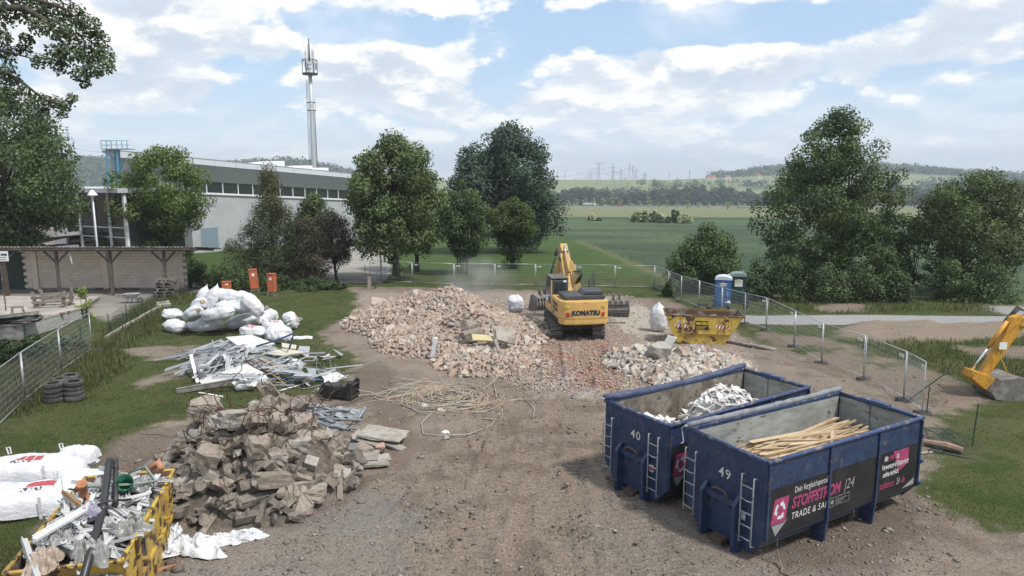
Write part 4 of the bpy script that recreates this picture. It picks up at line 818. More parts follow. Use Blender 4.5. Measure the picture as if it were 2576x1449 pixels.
# ================================================================ open shed with block wall
M_BLOCK = mat('cream_block', (0.76, 0.66, 0.55), (0.68, 0.585, 0.48), scale=2.2, lo=0.45, hi=0.7, var=0.1, objvar=0.07, bump=0.2, rough=0.95)
M_MORTAR = mat('mortar', (0.34, 0.30, 0.26), var=0.15, rough=0.95)
M_OLDWOOD = mat('weathered_timber', (0.085, 0.070, 0.058), (0.13, 0.11, 0.095), scale=3, stretch=(1, 1, 0.15), bump=0.4, rough=0.9)
M_GREYWOOD = mat('grey_timber', (0.24, 0.21, 0.18), (0.16, 0.135, 0.115), scale=4, var=0.2, rough=0.9, objvar=0.2)
M_SHEET = mat('corrugated_sheet', (0.40, 0.36, 0.33), (0.16, 0.10, 0.075), scale=1.5, lo=0.45, hi=0.62, var=0.15, rough=0.8)
def shed():
 y0_ = 56.0; b = AT(280, 735, y0_); b.z = hz(b.x, y0_); root = thing('open_shed', 'low open timber shed roof on posts against a block wall', 'shed', b)
 X = lambda px, y=y0_: AT(px, 700, y)[0] - b.x
 zf = AT(280, 628, y0_)[2] - b.z; x0, x1 = X(-120), X(505)
 n = 34
 for i in range(n):
  a = x0 + (x1 - x0) * i / n; c = x0 + (x1 - x0) * (i + 1) / n - 0.02; k = 8; vs = []; fs = []
  for j in range(k + 1):
   u = a + (c - a) * j / k; w = 0.028 * math.cos(j / k * 6.283 * 2)
   for (yy, zz) in ((-0.55, zf + 0.27), (4.6, zf - 0.42)): vs += [(u, yy, zz + w), (u, yy, zz + w - 0.02)]
  for j in range(k): q = j * 4; fs += [(q, q + 4, q + 6, q + 2), (q + 1, q + 3, q + 7, q + 5), (q, q + 1, q + 5, q + 4)]
  MB().add(vs, fs).build('roof_sheet', M_SHEET, root)
 MB().bx(x0 + 0.1, x1 - 0.6, -0.1, 0.1, zf - 0.12, zf + 0.14).build('front_beam', M_OLDWOOD, root); MB().bx(x0 + 0.1, x1, -0.5, -0.44, zf + 0.02, zf + 0.22).build('fascia_board', M_OLDWOOD, root)
 for i in range(14):
  x = x0 + (x1 - x0) * (i + 0.5) / 14; MB().bar((x, -0.5, zf + 0.14), (x, 4.4, zf - 0.50), 0.1, 0.16).build('rafter', M_OLDWOOD, root)
 for px in (15, 147, 281, 416):
  x = X(px); MB().bx(x - 0.1, x + 0.1, -0.1, 0.1, -0.1, zf - 0.12).build('post', M_OLDWOOD, root)
  for s in (-1, 1): MB().bar((x + s * 0.1, 0, zf - 1.0), (x + s * 0.95, 0, zf - 0.14), 0.12).build('knee_brace', M_OLDWOOD, root)
 # block wall behind, each block its own piece
 yw = 3.9; wx0, wx1 = X(66, 60), X(470, 60); hw = zf - 0.55
 wl = MB().bx(wx0, wx1, yw + 0.03, yw + 0.3, -0.5, hw).build('wall', M_MORTAR, root)
 bl, bh = 0.62, 0.27; me = MB().box((0, 0, 0), (bl - 0.02, 0.08, bh - 0.02)).mesh('block', M_BLOCK)
 rows = int((hw + 0.1) / bh); cols = int((wx1 - wx0) / bl)
 for r in range(rows):
  for c in range(cols): obj('block', me, wl, (wx0 + bl * (c + (0.75 if r % 2 else 0.25) + 0.1) , yw - 0.005 + random.uniform(-0.006, 0.006), 0.0 + bh * (r + 0.5)))
 for px in (95, 270): x = X(px, 60); MB().bx(x - 0.22, x + 0.22, yw - 0.22, yw - 0.06, -0.1, hw).build('pier', M_BLOCK, root)
 MB().bx(X(-120), X(66, 60) - 0.02, yw, yw + 0.25, -0.5, hw - 0.2).build('back_wall', mat('dark_green_boards', (0.035, 0.055, 0.045), var=0.2), root)
 MB().tube([(X(187), -0.3, zf - 0.1), (X(189), -0.32, zf - 0.8), (X(191), -0.3, zf - 1.1), (X(190), -0.28, zf - 0.5)], 0.015, 4).build('hanging_rope', M_WHITE, root)
 return root
shed()
def loose_bricks_row():
 M = mat('dull_red_debris', (0.16, 0.075, 0.05), (0.10, 0.07, 0.05), scale=5, var=0.25); r = random.Random(3); n = 90
 pos = []; col = [];
 for i in range(n):
  p = G(r.uniform(235, 350), r.uniform(722, 729)); pos.append((p.x, p.y, hz(p.x, p.y) + 0.05)); col.append(np.array(r.choice([(0.17, 0.075, 0.05), (0.12, 0.08, 0.06), (0.22, 0.12, 0.085)])))
 V, Fc, cc = blob_cloud(np.array(pos), np.full(n, 0.14), np.array(col), 4); tag(obj('brick_rubble', np_mesh('brick_rubble', V, Fc, M_STONE, cc)), 'scatter of reddish brick crumbs along the shed wall', 'rubble', kind='stuff')
loose_bricks_row()
# ================================================================ raised concrete platform with painted brick side
M_SLAB = mat('pale_concrete_slab', (0.40, 0.365, 0.31), (0.29, 0.265, 0.235), scale=0.5, lo=0.42, hi=0.62, var=0.1, rough=0.95, c3=(0.20, 0.18, 0.155), lo3=0.62, hi3=0.75, scale3=1.4)
M_WBRICK = mat('whitewashed_brick', (0.44, 0.425, 0.40), (0.22, 0.20, 0.18), scale=5, lo=0.52, hi=0.66, var=0.15, objvar=0.12, bump=0.3, rough=0.95)
def platform():
 c = G(61, 856); rgt = G(205, 803); bk = G(250, 752); lf = G(-500, 752); lc = G(-260, 870)
 top = lambda p, h: (p.x - c.x, p.y - c.y, h + float(z0(p.x, p.y)) - c.z)
 root = thing('loading_platform', 'raised concrete yard platform with a whitewashed brick side', 'platform', c)
 P = [(c, 0.85), (rgt, 0.68), (bk, 0.10), (lf, 0.10), (lc, 0.85)]
 vt = [top(p, h) for p, h in P]; vb = [(v[0], v[1], float(z0(p.x, p.y)) - c.z - 0.4) for v, (p, h) in zip(vt, P)]
 MB().add(vb + vt, [(4, 3, 2, 1, 0), (5, 6, 7, 8, 9)] + [(i, (i + 1) % 5, 5 + (i + 1) % 5, 5 + i) for i in range(5)]).build('core', M_MORTAR, root)
 ov = [(v[0] + dx, v[1] + dy, v[2] + 0.004) for v, (dx, dy) in zip(vt, ((0.06, -0.08), (0.08, 0), (0.05, 0.05), (0, 0.05), (0, -0.08)))]
 MB().add(ov + [(v[0], v[1], v[2] + 0.11) for v in ov], [(4, 3, 2, 1, 0), (5, 6, 7, 8, 9)] + [(i, (i + 1) % 5, 5 + (i + 1) % 5, 5 + i) for i in range(5)]).build('slab', M_SLAB, root)
 def face(a, b_, ha, hb, bl, bh, nm, m):
  d = Vector((b_[0] - a[0], b_[1] - a[1], 0)); Ln = d.length; d.normalize(); nrm = Vector((d.y, -d.x, 0)); ang = math.atan2(d.y, d.x)
  me = MB().box((0, 0, 0), (bl - 0.015, 0.05, bh - 0.015)).mesh(nm, m); r = 0
  while (r + 0.5) * bh < max(ha, hb):
   for q in range(int(Ln / bl)):
    u = (q + 0.5 + (0.25 if r % 2 else -0.25) * 0.8) * bl; hh = ha + (hb - ha) * u / Ln
    if (r + 1) * bh > hh + 0.02 or u < 0.1 or u > Ln - 0.1: continue
    zt = a[2] + (b_[2] - a[2]) * u / Ln
    obj(nm, me, root, Vector((a[0], a[1], 0)) + d * u + nrm * (0.02 + random.uniform(-0.005, 0.008)) + Vector((0, 0, zt - (r + 0.5) * bh)), (0, 0, ang))
   r += 1
 face(vt[0], vt[1], 0.85, 0.66, 0.30, 0.125, 'brick', M_WBRICK)
 face(vt[4], vt[0], 0.85, 0.85, 1.2, 0.42, 'block', mat('grey_block', (0.24, 0.235, 0.225), (0.15, 0.14, 0.13), scale=1.5, var=0.15))
 return c
PLATC = platform()
def plat_z(x, y): # height of the platform top at a point of the yard
 p = PLATC; t = min(1, max(0, (y - p.y) / 15.0)); return float(z0(x, y)) + 0.97 + (0.22 - 0.97) * t
def yard_pt(px, py):
 """a point on the platform top seen at px,py"""
 p = G(px, py)
 for _ in range(12):
  z = plat_z(p.x, p.y); u = (px - 1288) / F; v = (py - 724.5) / F; c, s = math.cos(PITCH), math.sin(PITCH); t = (CH - z) / (s + v * c); p = Vector((u * t, (c - v * s) * t, z))
 return p
def pallet_mesh():
 mb = MB()
 for i in range(5): mb.box((0, -0.35 + i * 0.175, 0.135), (1.2, 0.12, 0.022))
 for x in (-0.55, 0, 0.55):
  mb.box((x, 0, 0.112), (0.12, 0.8, 0.02))
  for y in (-0.35, 0, 0.35): mb.box((x, y, 0.06), (0.12, 0.1, 0.08))
  mb.box((x, 0, 0.01), (0.12, 0.8, 0.02))
 return mb
def pallets():
 p = G(422, 745); z = hz(p.x, p.y); r = random.Random(4); m = MPP(p); PM = None
 names = ['topmost', 'second from the top', 'third from the top', 'fourth from the top', 'fifth from the top', 'bottom']
 n = 6
 for i in range(n):
  root = thing('stacked_pallet', f'weathered wooden pallet frame, {names[n - 1 - i]} in the stack by the shed', 'pallet', (p.x + r.uniform(-.06, .06), p.y + r.uniform(-.06, .06), z + i * 0.24), 0.15 + r.uniform(-.12, .12), 'pallets stacked by the shed')
  sc = 1.25
  for k in range(4): obj('deck_board', MB().box((0, -0.42 + k * 0.28, 0.20), (1.5, 0.12, 0.03)).mesh('deck_board', M_GREYWOOD), root)
  for x in (-0.66, 0, 0.66): obj('block', MB().box((x, 0, 0.095), (0.13, 0.98, 0.18)).mesh('block', M_GREYWOOD), root)
pallets()
def yard_clutter():
 # timber crate frame standing on the platform
 p = yard_pt(136, 776); root = thing('timber_rack', 'heavy weathered timber cradle standing on the concrete platform', 'rack', p, 0.2)
 for s in (-1, 1):
  for t in (-0.6, 0.6): MB().bar((s * 0.75, t, 0), (s * 0.95, t, 1.25), 0.16, 0.14).build('post', M_GREYWOOD, root)
  MB().bar((s * 0.8, -0.85, 0.35), (s * 0.8, 0.85, 0.35), 0.15).build('side_rail', M_GREYWOOD, root)
 for t in (-0.6, 0.6):
  for z in (0.1, 0.55, 0.85): MB().bar((-1.0, t * 1.15, z), (1.0, t * 1.15, z + 0.04), 0.12, 0.16).build('cross_rail', M_GREYWOOD, root)
 MB().bx(-1.15, 1.15, -0.8, 0.8, -0.0, 0.06).build('base_board', M_GREYWOOD, root)
 # sheet-metal stack near the platform corner
 p = yard_pt(52, 812); r = random.Random(8); M = mat('dark_ridge_sheet', (0.055, 0.06, 0.055), (0.16, 0.15, 0.13), scale=2, var=0.2, objvar=0.3)
 nm = ['lowest', 'second', 'third', 'fourth', 'fifth', 'uppermost']
 for i in range(6):
  mb = MB(); k = 10; vs = []; fs = []
  for j in range(k + 1):
   u = -0.45 + 0.9 * j / k; w = 0.03 * (1 if j % 2 else -1)
   for x in (-1.0, 1.0): vs += [(x, u, w), (x, u, w - 0.012)]
  for j in range(k): q = 4 * j; fs += [(q, q + 2, q + 6, q + 4), (q + 1, q + 5, q + 7, q + 3), (q, q + 4, q + 5, q + 1), (q + 2, q + 3, q + 7, q + 6)]
  o = mb.add(vs, fs).build('roof_sheet', M, None, (p.x + r.uniform(-.2, .2), p.y + r.uniform(-.15, .15), p.z + 0.06 + i * 0.085), (0, r.uniform(-.03, .03), 0.25 + r.uniform(-.3, .3))); tag(o, f'{nm[i]} corrugated dark sheet of the pile at the platform corner', 'sheet', 'corrugated sheets piled on the platform')
 # sawhorse
 p = yard_pt(45, 793); root = thing('sawhorse', 'small wooden sawhorse on the pale platform', 'sawhorse', p, 0.3)
 MB().box((0, 0, 0.5), (0.7, 0.1, 0.08)).build('beam', M_GREYWOOD, root)
 for sx in (-1, 1):
  for sy in (-1, 1): MB().bar((sx * 0.25, sy * 0.03, 0.47), (sx * 0.32, sy * 0.26, 0), 0.06).build('leg', M_GREYWOOD, root)
 LB = [(85, 766, 1.5, 0.2, 'dark'), (60, 769, 0.5, 0.1, 'dark'), (88, 785, 1.0, 0.5, 'light'), (75, 789, 0.8, 0.3, 'light'), (165, 787, 0.4, 0.2, 'red'), (155, 791, 0.3, 0.1, 'red'), (108, 797, 0.9, 0.1, 'light'), (185, 755, 1.6, 0.2, 'grey'), (95, 772, 1.2, -0.1, 'grey')]
 MM = {'dark': mat('dark_plank', (0.06, 0.055, 0.05), var=0.2), 'light': mat('light_plank', (0.36, 0.29, 0.21), var=0.2), 'red': mat('red_brick_dull', (0.20, 0.11, 0.08), var=0.2), 'grey': M_GREYWOOD}
 for (px, py, ln, a, k), lb in zip(LB, ('long dark board left of the timber cradle', 'short dark block at the platform back', 'light board end lying before the cradle', 'light offcut beside the sawhorse', 'dull red brick right of the cradle', 'second dull red brick right of the cradle', 'light plank between sawhorse and sheet pile', 'grey board lying behind the cradle', 'grey board end left of the cradle foot')):
  q = yard_pt(px, py); o = MB().box((0, 0, 0.06), (ln, 0.22, 0.1)).box((ln * 0.1, 0.13, 0.03), (ln * 0.9, 0.08, 0.05)).build('loose_board', MM[k], None, q, (0, 0, a)); tag(o, lb, 'board')
 # wheelbarrow
 p = G(331, 762); z = hz(p.x, p.y); root = thing('wheelbarrow', 'galvanised wheelbarrow parked on the yard before the shed', 'wheelbarrow', (p.x, p.y, z), 0.25)
 MS = mat('galvanised_tray', (0.42, 0.43, 0.42), (0.30, 0.29, 0.27), scale=4, var=0.1, rough=0.5, metal=0.4)
 tr = MB(); b = [(-0.35, -0.22), (0.35, -0.2), (0.35, 0.2), (-0.35, 0.22)]; t = [(-0.55, -0.36), (0.62, -0.34), (0.62, 0.34), (-0.55, 0.36)]
 vs = [(x, y, 0.38) for x, y in b] + [(x, y, 0.72) for x, y in t] + [(x * 0.97, y * 0.95, 0.40) for x, y in b] + [(x * 0.97, y * 0.96, 0.72) for x, y in t]
 fs = [(3, 2, 1, 0), (8, 9, 10, 11)] + [(i, (i + 1) % 4, 4 + (i + 1) % 4, 4 + i) for i in range(4)] + [(8 + (i + 1) % 4, 8 + i, 12 + i, 12 + (i + 1) % 4) for i in range(4)] + [(4 + i, 4 + (i + 1) % 4, 12 + (i + 1) % 4, 12 + i) for i in range(4)]
 tr.add(vs, fs).build('tray', MS, root)
 MB().tube([(0.55, 0, 0.2), (0.2, -0.2, 0.36), (-0.5, -0.27, 0.46), (-0.95, -0.28, 0.6)], 0.02, 6).tube([(0.55, 0, 0.2), (0.2, 0.2, 0.36), (-0.5, 0.27, 0.46), (-0.95, 0.28, 0.6)], 0.02, 6).build('frame', M_DKSTEEL, root)
 for s in (-1, 1): MB().tube([(-0.2, s * 0.22, 0.40), (-0.35, s * 0.24, 0.0), (-0.05, s * 0.2, 0.0), (0.1, s * 0.18, 0.37)], 0.018, 5).build('leg', M_DKSTEEL, root)
 w = MB().lathe([(0.10, -0.04), (0.2, -0.045), (0.2, 0.045), (0.10, 0.04), (0.10, -0.04)], 14, (0.6, 0, 0.2), Matrix.Rotation(R(90), 3, 'X')).build('wheel', M_DKSTEEL, root)
 # hollow concrete channel by the fence, and concrete kerb along it
 p = G(413, 772); o = MB().box((0, 0, 0.12), (0.9, 0.16, 0.22)).box((0, 0.24, 0.06), (0.9, 0.3, 0.1)).box((0, 0.46, 0.12), (0.9, 0.12, 0.22)).build('concrete_channel', M_SLAB, None, (p.x, p.y, hz(p.x, p.y)), (0.2, 0, 0.6)); tag(o, 'broken grey concrete channel block by the wire fence', 'block')
 q = G(497, 726); mb = MB();
 for i in range(4): mb.box((0, i * 0.16, 0.15 + 0.02 * (i % 2)), (0.8, 0.14, 0.05))
 tag(mb.build('corrugated_offcut', M_SLAB, None, (q.x, q.y, hz(q.x, q.y) + 0.05), (0.5, 0.1, 0.3)), 'small corrugated sheet offcut leaning in the grass', 'sheet')
yard_clutter()
# printed sign board at the frame edge
def info_sign():
 p = G(18, 812); z = hz(p.x, p.y); y = p.y; root = thing('notice_board', 'white notice board on a rusty post at the yard edge', 'sign', (p.x, y, z))
 zt = AT(18, 632, y)[2] - z; zb = AT(18, 657, y)[2] - z; x0, x1 = AT(-62, 650, y)[0] - p.x, AT(21, 650, y)[0] - p.x
 MB().tube([(0, 0.03, -0.3), (0, 0.03, zt - 0.1)], 0.04, 8).build('post', mat('rusty_post', (0.10, 0.05, 0.035), (0.16, 0.15, 0.14), scale=3), root)
 MB().bx(x0, x1, -0.02, 0.02, zb, zt).build('board', mat('white_board', (0.72, 0.74, 0.74), var=0.05), root)
 K = mat('black_print', (0.02, 0.02, 0.02), var=0)
 o = text('MMER', (zt - zb) * 0.24, K, root, (x1 - 0.04, -0.024, zt - 0.25), (R(90), 0, 0), align='RIGHT', bold=0.008)
 for i, ln in enumerate((0.9, 0.75, 0.6)): MB().bx(x1 - 0.2 - ln * 0.6, x1 - 0.12, -0.023, -0.0215, zt - 0.42 - i * 0.13, zt - 0.38 - i * 0.13).build('print_line', K, root)
 MB().bx(x0 + 0.02, x1 - 0.02, -0.023, -0.0212, zt - 0.285, zt - 0.265).build('print_line', K, root)
info_sign()
# ================================================================ site fencing
M_GALV = mat('galvanised_tube', (0.47, 0.49, 0.50), var=0.08, rough=0.4, metal=0.55)
M_WIRE = mat('galvanised_wire', (0.36, 0.38, 0.38), var=0.05, rough=0.5, metal=0.4)
M_FOOT = mat('recycled_plastic_foot', (0.055, 0.057, 0.058), (0.12, 0.115, 0.10), scale=4, var=0.15)
M_SIGNW = mat('white_tag', (0.75, 0.75, 0.72), var=0.05); M_PRINT = mat('tag_print', (0.12, 0.12, 0.13), var=0)
M_GREENP = mat('green_post', (0.018, 0.055, 0.040), var=0.1, rough=0.5)
def panel_meshes(Ln=3.5, H=2.0):
 fr = MB(); r = 0.021; z1 = H; z0_ = 0.14
 fr.tube([(0.02, 0, 0.0), (0.02, 0, z1)], r, 6); fr.tube([(Ln - 0.02, 0, 0.0), (Ln - 0.02, 0, z1)], r, 6)
 fr.tube([(0.02, 0, z1), (Ln - 0.02, 0, z1)], r, 6); fr.tube([(0.02, 0, z0_), (Ln - 0.02, 0, z0_)], r * 0.8, 6)
 w = MB(); n = 32
 for i in range(1, n): x = 0.02 + (Ln - 0.04) * i / n; w.tube([(x, 0, z0_), (x, 0, z1)], 0.0030, 3, cap=False)
 for i in range(1, 8): z = z0_ + (z1 - z0_) * i / 8; w.tube([(0.02, 0, z), (Ln - 0.02, 0, z)], 0.0042, 3, cap=False)
 return fr.mesh('frame', M_GALV, smooth=True), w.mesh('wire_mesh', M_WIRE)
FR, WI = panel_meshes(); TAG_ = MB().box((0, 0, 0), (0.30, 0.012, 0.12)).mesh('tag_plate', M_SIGNW); TAGP = MB().box((0, 0, 0.012), (0.2, 0.003, 0.02)).box((0, 0, -0.022), (0.14, 0.003, 0.018)).mesh('tag_print', M_PRINT)
FOOT = MB().box((0, 0, 0.07), (0.62, 0.22, 0.13), taper=(0.9, 0.85)).mesh('foot', M_FOOT)
CLAMP = MB().box((0, 0, 0), (0.10, 0.05, 0.045)).mesh('clamp', M_GALV)
def fence_panel(a, b, label, group, H=2.0, tagx=0.12, za=None, zb=None, foot=True):
 a = Vector(a); b = Vector(b); za = hz(a.x, a.y) if za is None else za; zb = hz(b.x, b.y) if zb is None else zb
 d = Vector((b.x - a.x, b.y - a.y)); Ln = d.length - 0.05; d.normalize(); mid = (Vector((a.x, a.y)) + Vector((b.x, b.y))) / 2; st = mid - d * Ln / 2
 root = thing('site_fence', label, 'fence panel', (st.x, st.y, za + 0.03), group=group); root.rotation_euler = (0, -math.atan2(zb - za, Ln), math.atan2(d.y, d.x))
 s = (Ln / 3.5, 1, H / 2.0)
 obj('frame', FR, root, scale=s); w = obj('wire_mesh', WI, root, scale=s)
 if tagx is not None: t = obj('tag_plate', TAG_, root, (Ln * tagx, -0.03, H - 0.22)); obj('tag_print', TAGP, t, (0, -0.009, 0))
 obj('clamp', CLAMP, root, (Ln, 0, H * 0.66))
 if foot: obj('foot', FOOT, root, (Ln + 0.02, 0, -0.03), (0, 0, R(90)))
 return root
BACK = [(931, 709, 656), (1038, 714, 659), (1143, 718, 663), (1245, 719, 666), (1347, 720, 668), (1447, 722, 671), (1547, 724, 673), (1646, 726, 677)]
nm = ['first', 'second', 'third', 'fourth', 'fifth', 'sixth', 'seventh', 'eighth', 'ninth', 'tenth', 'eleventh', 'twelfth']
for i in range(7):
 fence_panel(G(*BACK[i][:2]), G(*BACK[i + 1][:2]), f'{nm[i]} wire fence panel from the left along the back lawn' if i != 4 else 'fifth wire fence panel from the left, behind the excavator', 'fence panels along the back lawn', tagx=0.10, H=1.95)
RIGHT = [(1646, 726), (1681, 743), (1713, 759), (1758, 775), (1815, 797), (1873, 815), (1927, 832), (1997, 874), (2066, 916), (2172, 957), (2273, 1008), (2320, 1043)]
lab = ['first panel of the fence after the back corner', 'second panel of the fence after the back corner', 'third fence panel, left of the blue toilet', 'fence panel right before the blue toilet', 'fence panel behind the yellow mini skip', 'fence panel with a dark cloth at the path edge', 'fence panel crossing the grey path end', 'fence panel over the rutted soil strip', 'long fence panel before the bare soil strip', 'tilted fence panel behind the near blue container', 'last short fence panel near the green posts']
for i in range(11):
 a = G(*RIGHT[i]); b = G(*RIGHT[i + 1]); fence_panel(a, b, lab[i], 'fence panels along the right side', tagx=0.9 if i > 4 else (0.15 if i == 1 else None), H=1.95)
LEFT = [(-70, 1145), (64.5, 1013), (156, 938), (233, 884)]
for i in range(3): fence_panel(G(*LEFT[i]), G(*LEFT[i + 1]), ['fence panel at the left frame edge on the lawn', 'fence panel behind the tyre stack', 'fence panel ending at the tall grass by the painted wall'][i], 'fence panels on the left lawn', tagx=None, H=2.0)
# a spare panel leaning at the toilet
a = G(1801, 792); b = G(1815, 795); fence_panel(a, b + Vector((0.5, 0.2, 0)), 'narrow fence gate piece beside the blue toilet', 'fence panels along the right side', tagx=None, H=2.1)
p = G(1873, 812); z = hz(p.x, p.y); mb = MB(); r = random.Random(2)
mb.add([(-0.16, -0.06, 2.0), (0.17, -0.06, 1.98), (0.20, -0.08, 1.5), (0.10, -0.10, 0.9), (-0.12, -0.07, 0.85), (-0.2, -0.09, 1.4), (-0.14, 0.06, 2.0), (0.15, 0.06, 1.98), (0.18, 0.05, 1.5), (0.08, 0.04, 0.9), (-0.10, 0.05, 0.85), (-0.18, 0.05, 1.4)], [(0, 1, 2, 3, 4, 5), (11, 10, 9, 8, 7, 6), (0, 6, 7, 1), (1, 7, 8, 2), (2, 8, 9, 3), (3, 9, 10, 4), (4, 10, 11, 5), (5, 11, 6, 0)])
tag(mb.build('hung_jacket', mat('navy_cloth', (0.012, 0.015, 0.022), var=0.2, bump=0.4), None, (p.x, p.y, z)), 'dark jacket hung over the fence at the path', 'jacket')
# green chain-link fence along the yard
CH_ = [(276, 846, 790), (320, 812, 769), (360, 786, 753), (393, 772, 740), (427, 758, 727), (456, 744, 713), (484, 733, 702), (509, 722, 694)]
def chain_link(a, b, ha, hb, label, group, posts=(True, True), col=None):
 za, zb = hz(a.x, a.y), hz(b.x, b.y); root = thing('wire_fence', label, 'fence', (a.x, a.y, za), group=group); d = Vector((b.x - a.x, b.y - a.y, zb - za)); Ln = d.length; u = d.normalized(); up = Vector((0, 0, 1)); h = (ha + hb) / 2
 m = col or M_GREENP
 for k, (q, hh) in enumerate(((Vector((0, 0, 0)), ha), (d, hb))):
  if posts[k]: MB().tube([q + up * -0.2, q + up * (hh + 0.06)], 0.025, 6).build('post', m, root)
 w = MB(); n = int(Ln / 0.14)
 for i in range(n):
  for s in (-1, 1):
   t0 = i / n; t1 = t0 + s * h / Ln * 0.9; a0, z0_ = t0, 0.05; a1, z1 = t1, h
   if t1 > 1: z1 = h * (1 - t0) / (t1 - t0); a1 = 1
   if t1 < 0: z1 = h * t0 / (t0 - t1); a1 = 0
   w.tube([d * a0 + up * z0_, d * a1 + up * z1], 0.0030, 3, cap=False)
 for z in (0.05, h * 0.5, h): w.tube([up * z, d + up * z], 0.004, 3, cap=False)
 w.build('wire_mesh', m, root); return root
for i in range(7):
 a = G(*CH_[i][:2]); b = G(*CH_[i + 1][:2]); ha = AT(CH_[i][0], CH_[i][2], a.y)[2] - a.z; hb = AT(CH_[i + 1][0], CH_[i + 1][2], b.y)[2] - b.z
 chain_link(a, b, ha, hb, f'{nm[i]} bay of the green wire fence going back along the yard', 'bays of the green yard fence', (True, i == 6))
a = G(276, 852); b = G(430, 762); d = b - a; mb = MB();
for i in range(12): q = a + d * ((i + 0.5) / 12); q.z = hz(q.x, q.y); mb = MB().box((0, 0, 0.03), (d.length / 12 - 0.03, 0.16, 0.26)); o = mb.build('kerb_stone', M_MORTAR, None, (q.x - 0.25, q.y + 0.1, q.z), (0, 0, math.atan2(d.y, d.x))); o['kind'] = 'structure'
for (px, pb, pt, lb) in ((204 * 0.33, 878, 815, 'green fence post before the platform corner'), (206, 868, 820, 'pair of dark green posts by the mesh fence')):
 p = G(px, pb); tag(MB().tube([(0, 0, -0.2), (0, 0, AT(px, pt, p.y)[2] - p.z)], 0.045, 8).lathe([(0.045, 0.0), (0.06, 0.02), (0.0, 0.05)], 8, (0, 0, AT(px, pt, p.y)[2] - p.z)).build('fence_post', M_GREENP, None, (p.x, p.y, hz(p.x, p.y))), lb, 'post')
# grey wire fence and posts before the paved path
a = G(790, 722); b = G(950, 722); chain_link(Vector((a.x, 66.5, 0)), Vector((b.x, 65.5, 0)), 1.2, 1.2, 'low grey wire fence before the paved path', None, col=M_WIRE)
p = G(920, 727); tag(MB().tube([(0, 0, -0.2), (0, 0, 2.0)], 0.035, 6).lathe([(0.0, 0.04), (0.04, 0.03), (0.045, 0.0)], 6, (0, 0, 2.0)).build('fence_post', M_DKSTEEL, None, (p.x, p.y, hz(p.x, p.y))), 'thin dark post at the left end of the brick heap', 'post')
p = G(945, 727); h = 1.6; tag(MB().tube([(0, 0, -0.2), (0, 0, 1.2), (0.12, 0, 1.38), (0.95, 0, 1.45), (1.05, 0, 1.55), (1.05, 0, 1.75)], 0.07, 8).build('vent_pipe', mat('grey_pipe', (0.16, 0.18, 0.20), var=0.1, rough=0.5), None, (p.x, p.y, hz(p.x, p.y)), smooth=True), 'bent grey pipe standing up behind the brick heap', 'pipe')
p = G(925, 725); tag(MB().box((0, 0, 0.45), (0.28, 0.25, 0.95), taper=(0.85, 0.85)).box((0, 0, 0.96), (0.3, 0.27, 0.06)).build('stone_post', M_MORTAR, None, (p.x + 0.2, p.y - 0.2, hz(p.x, p.y))), 'short concrete stump post by the back fence', 'post')
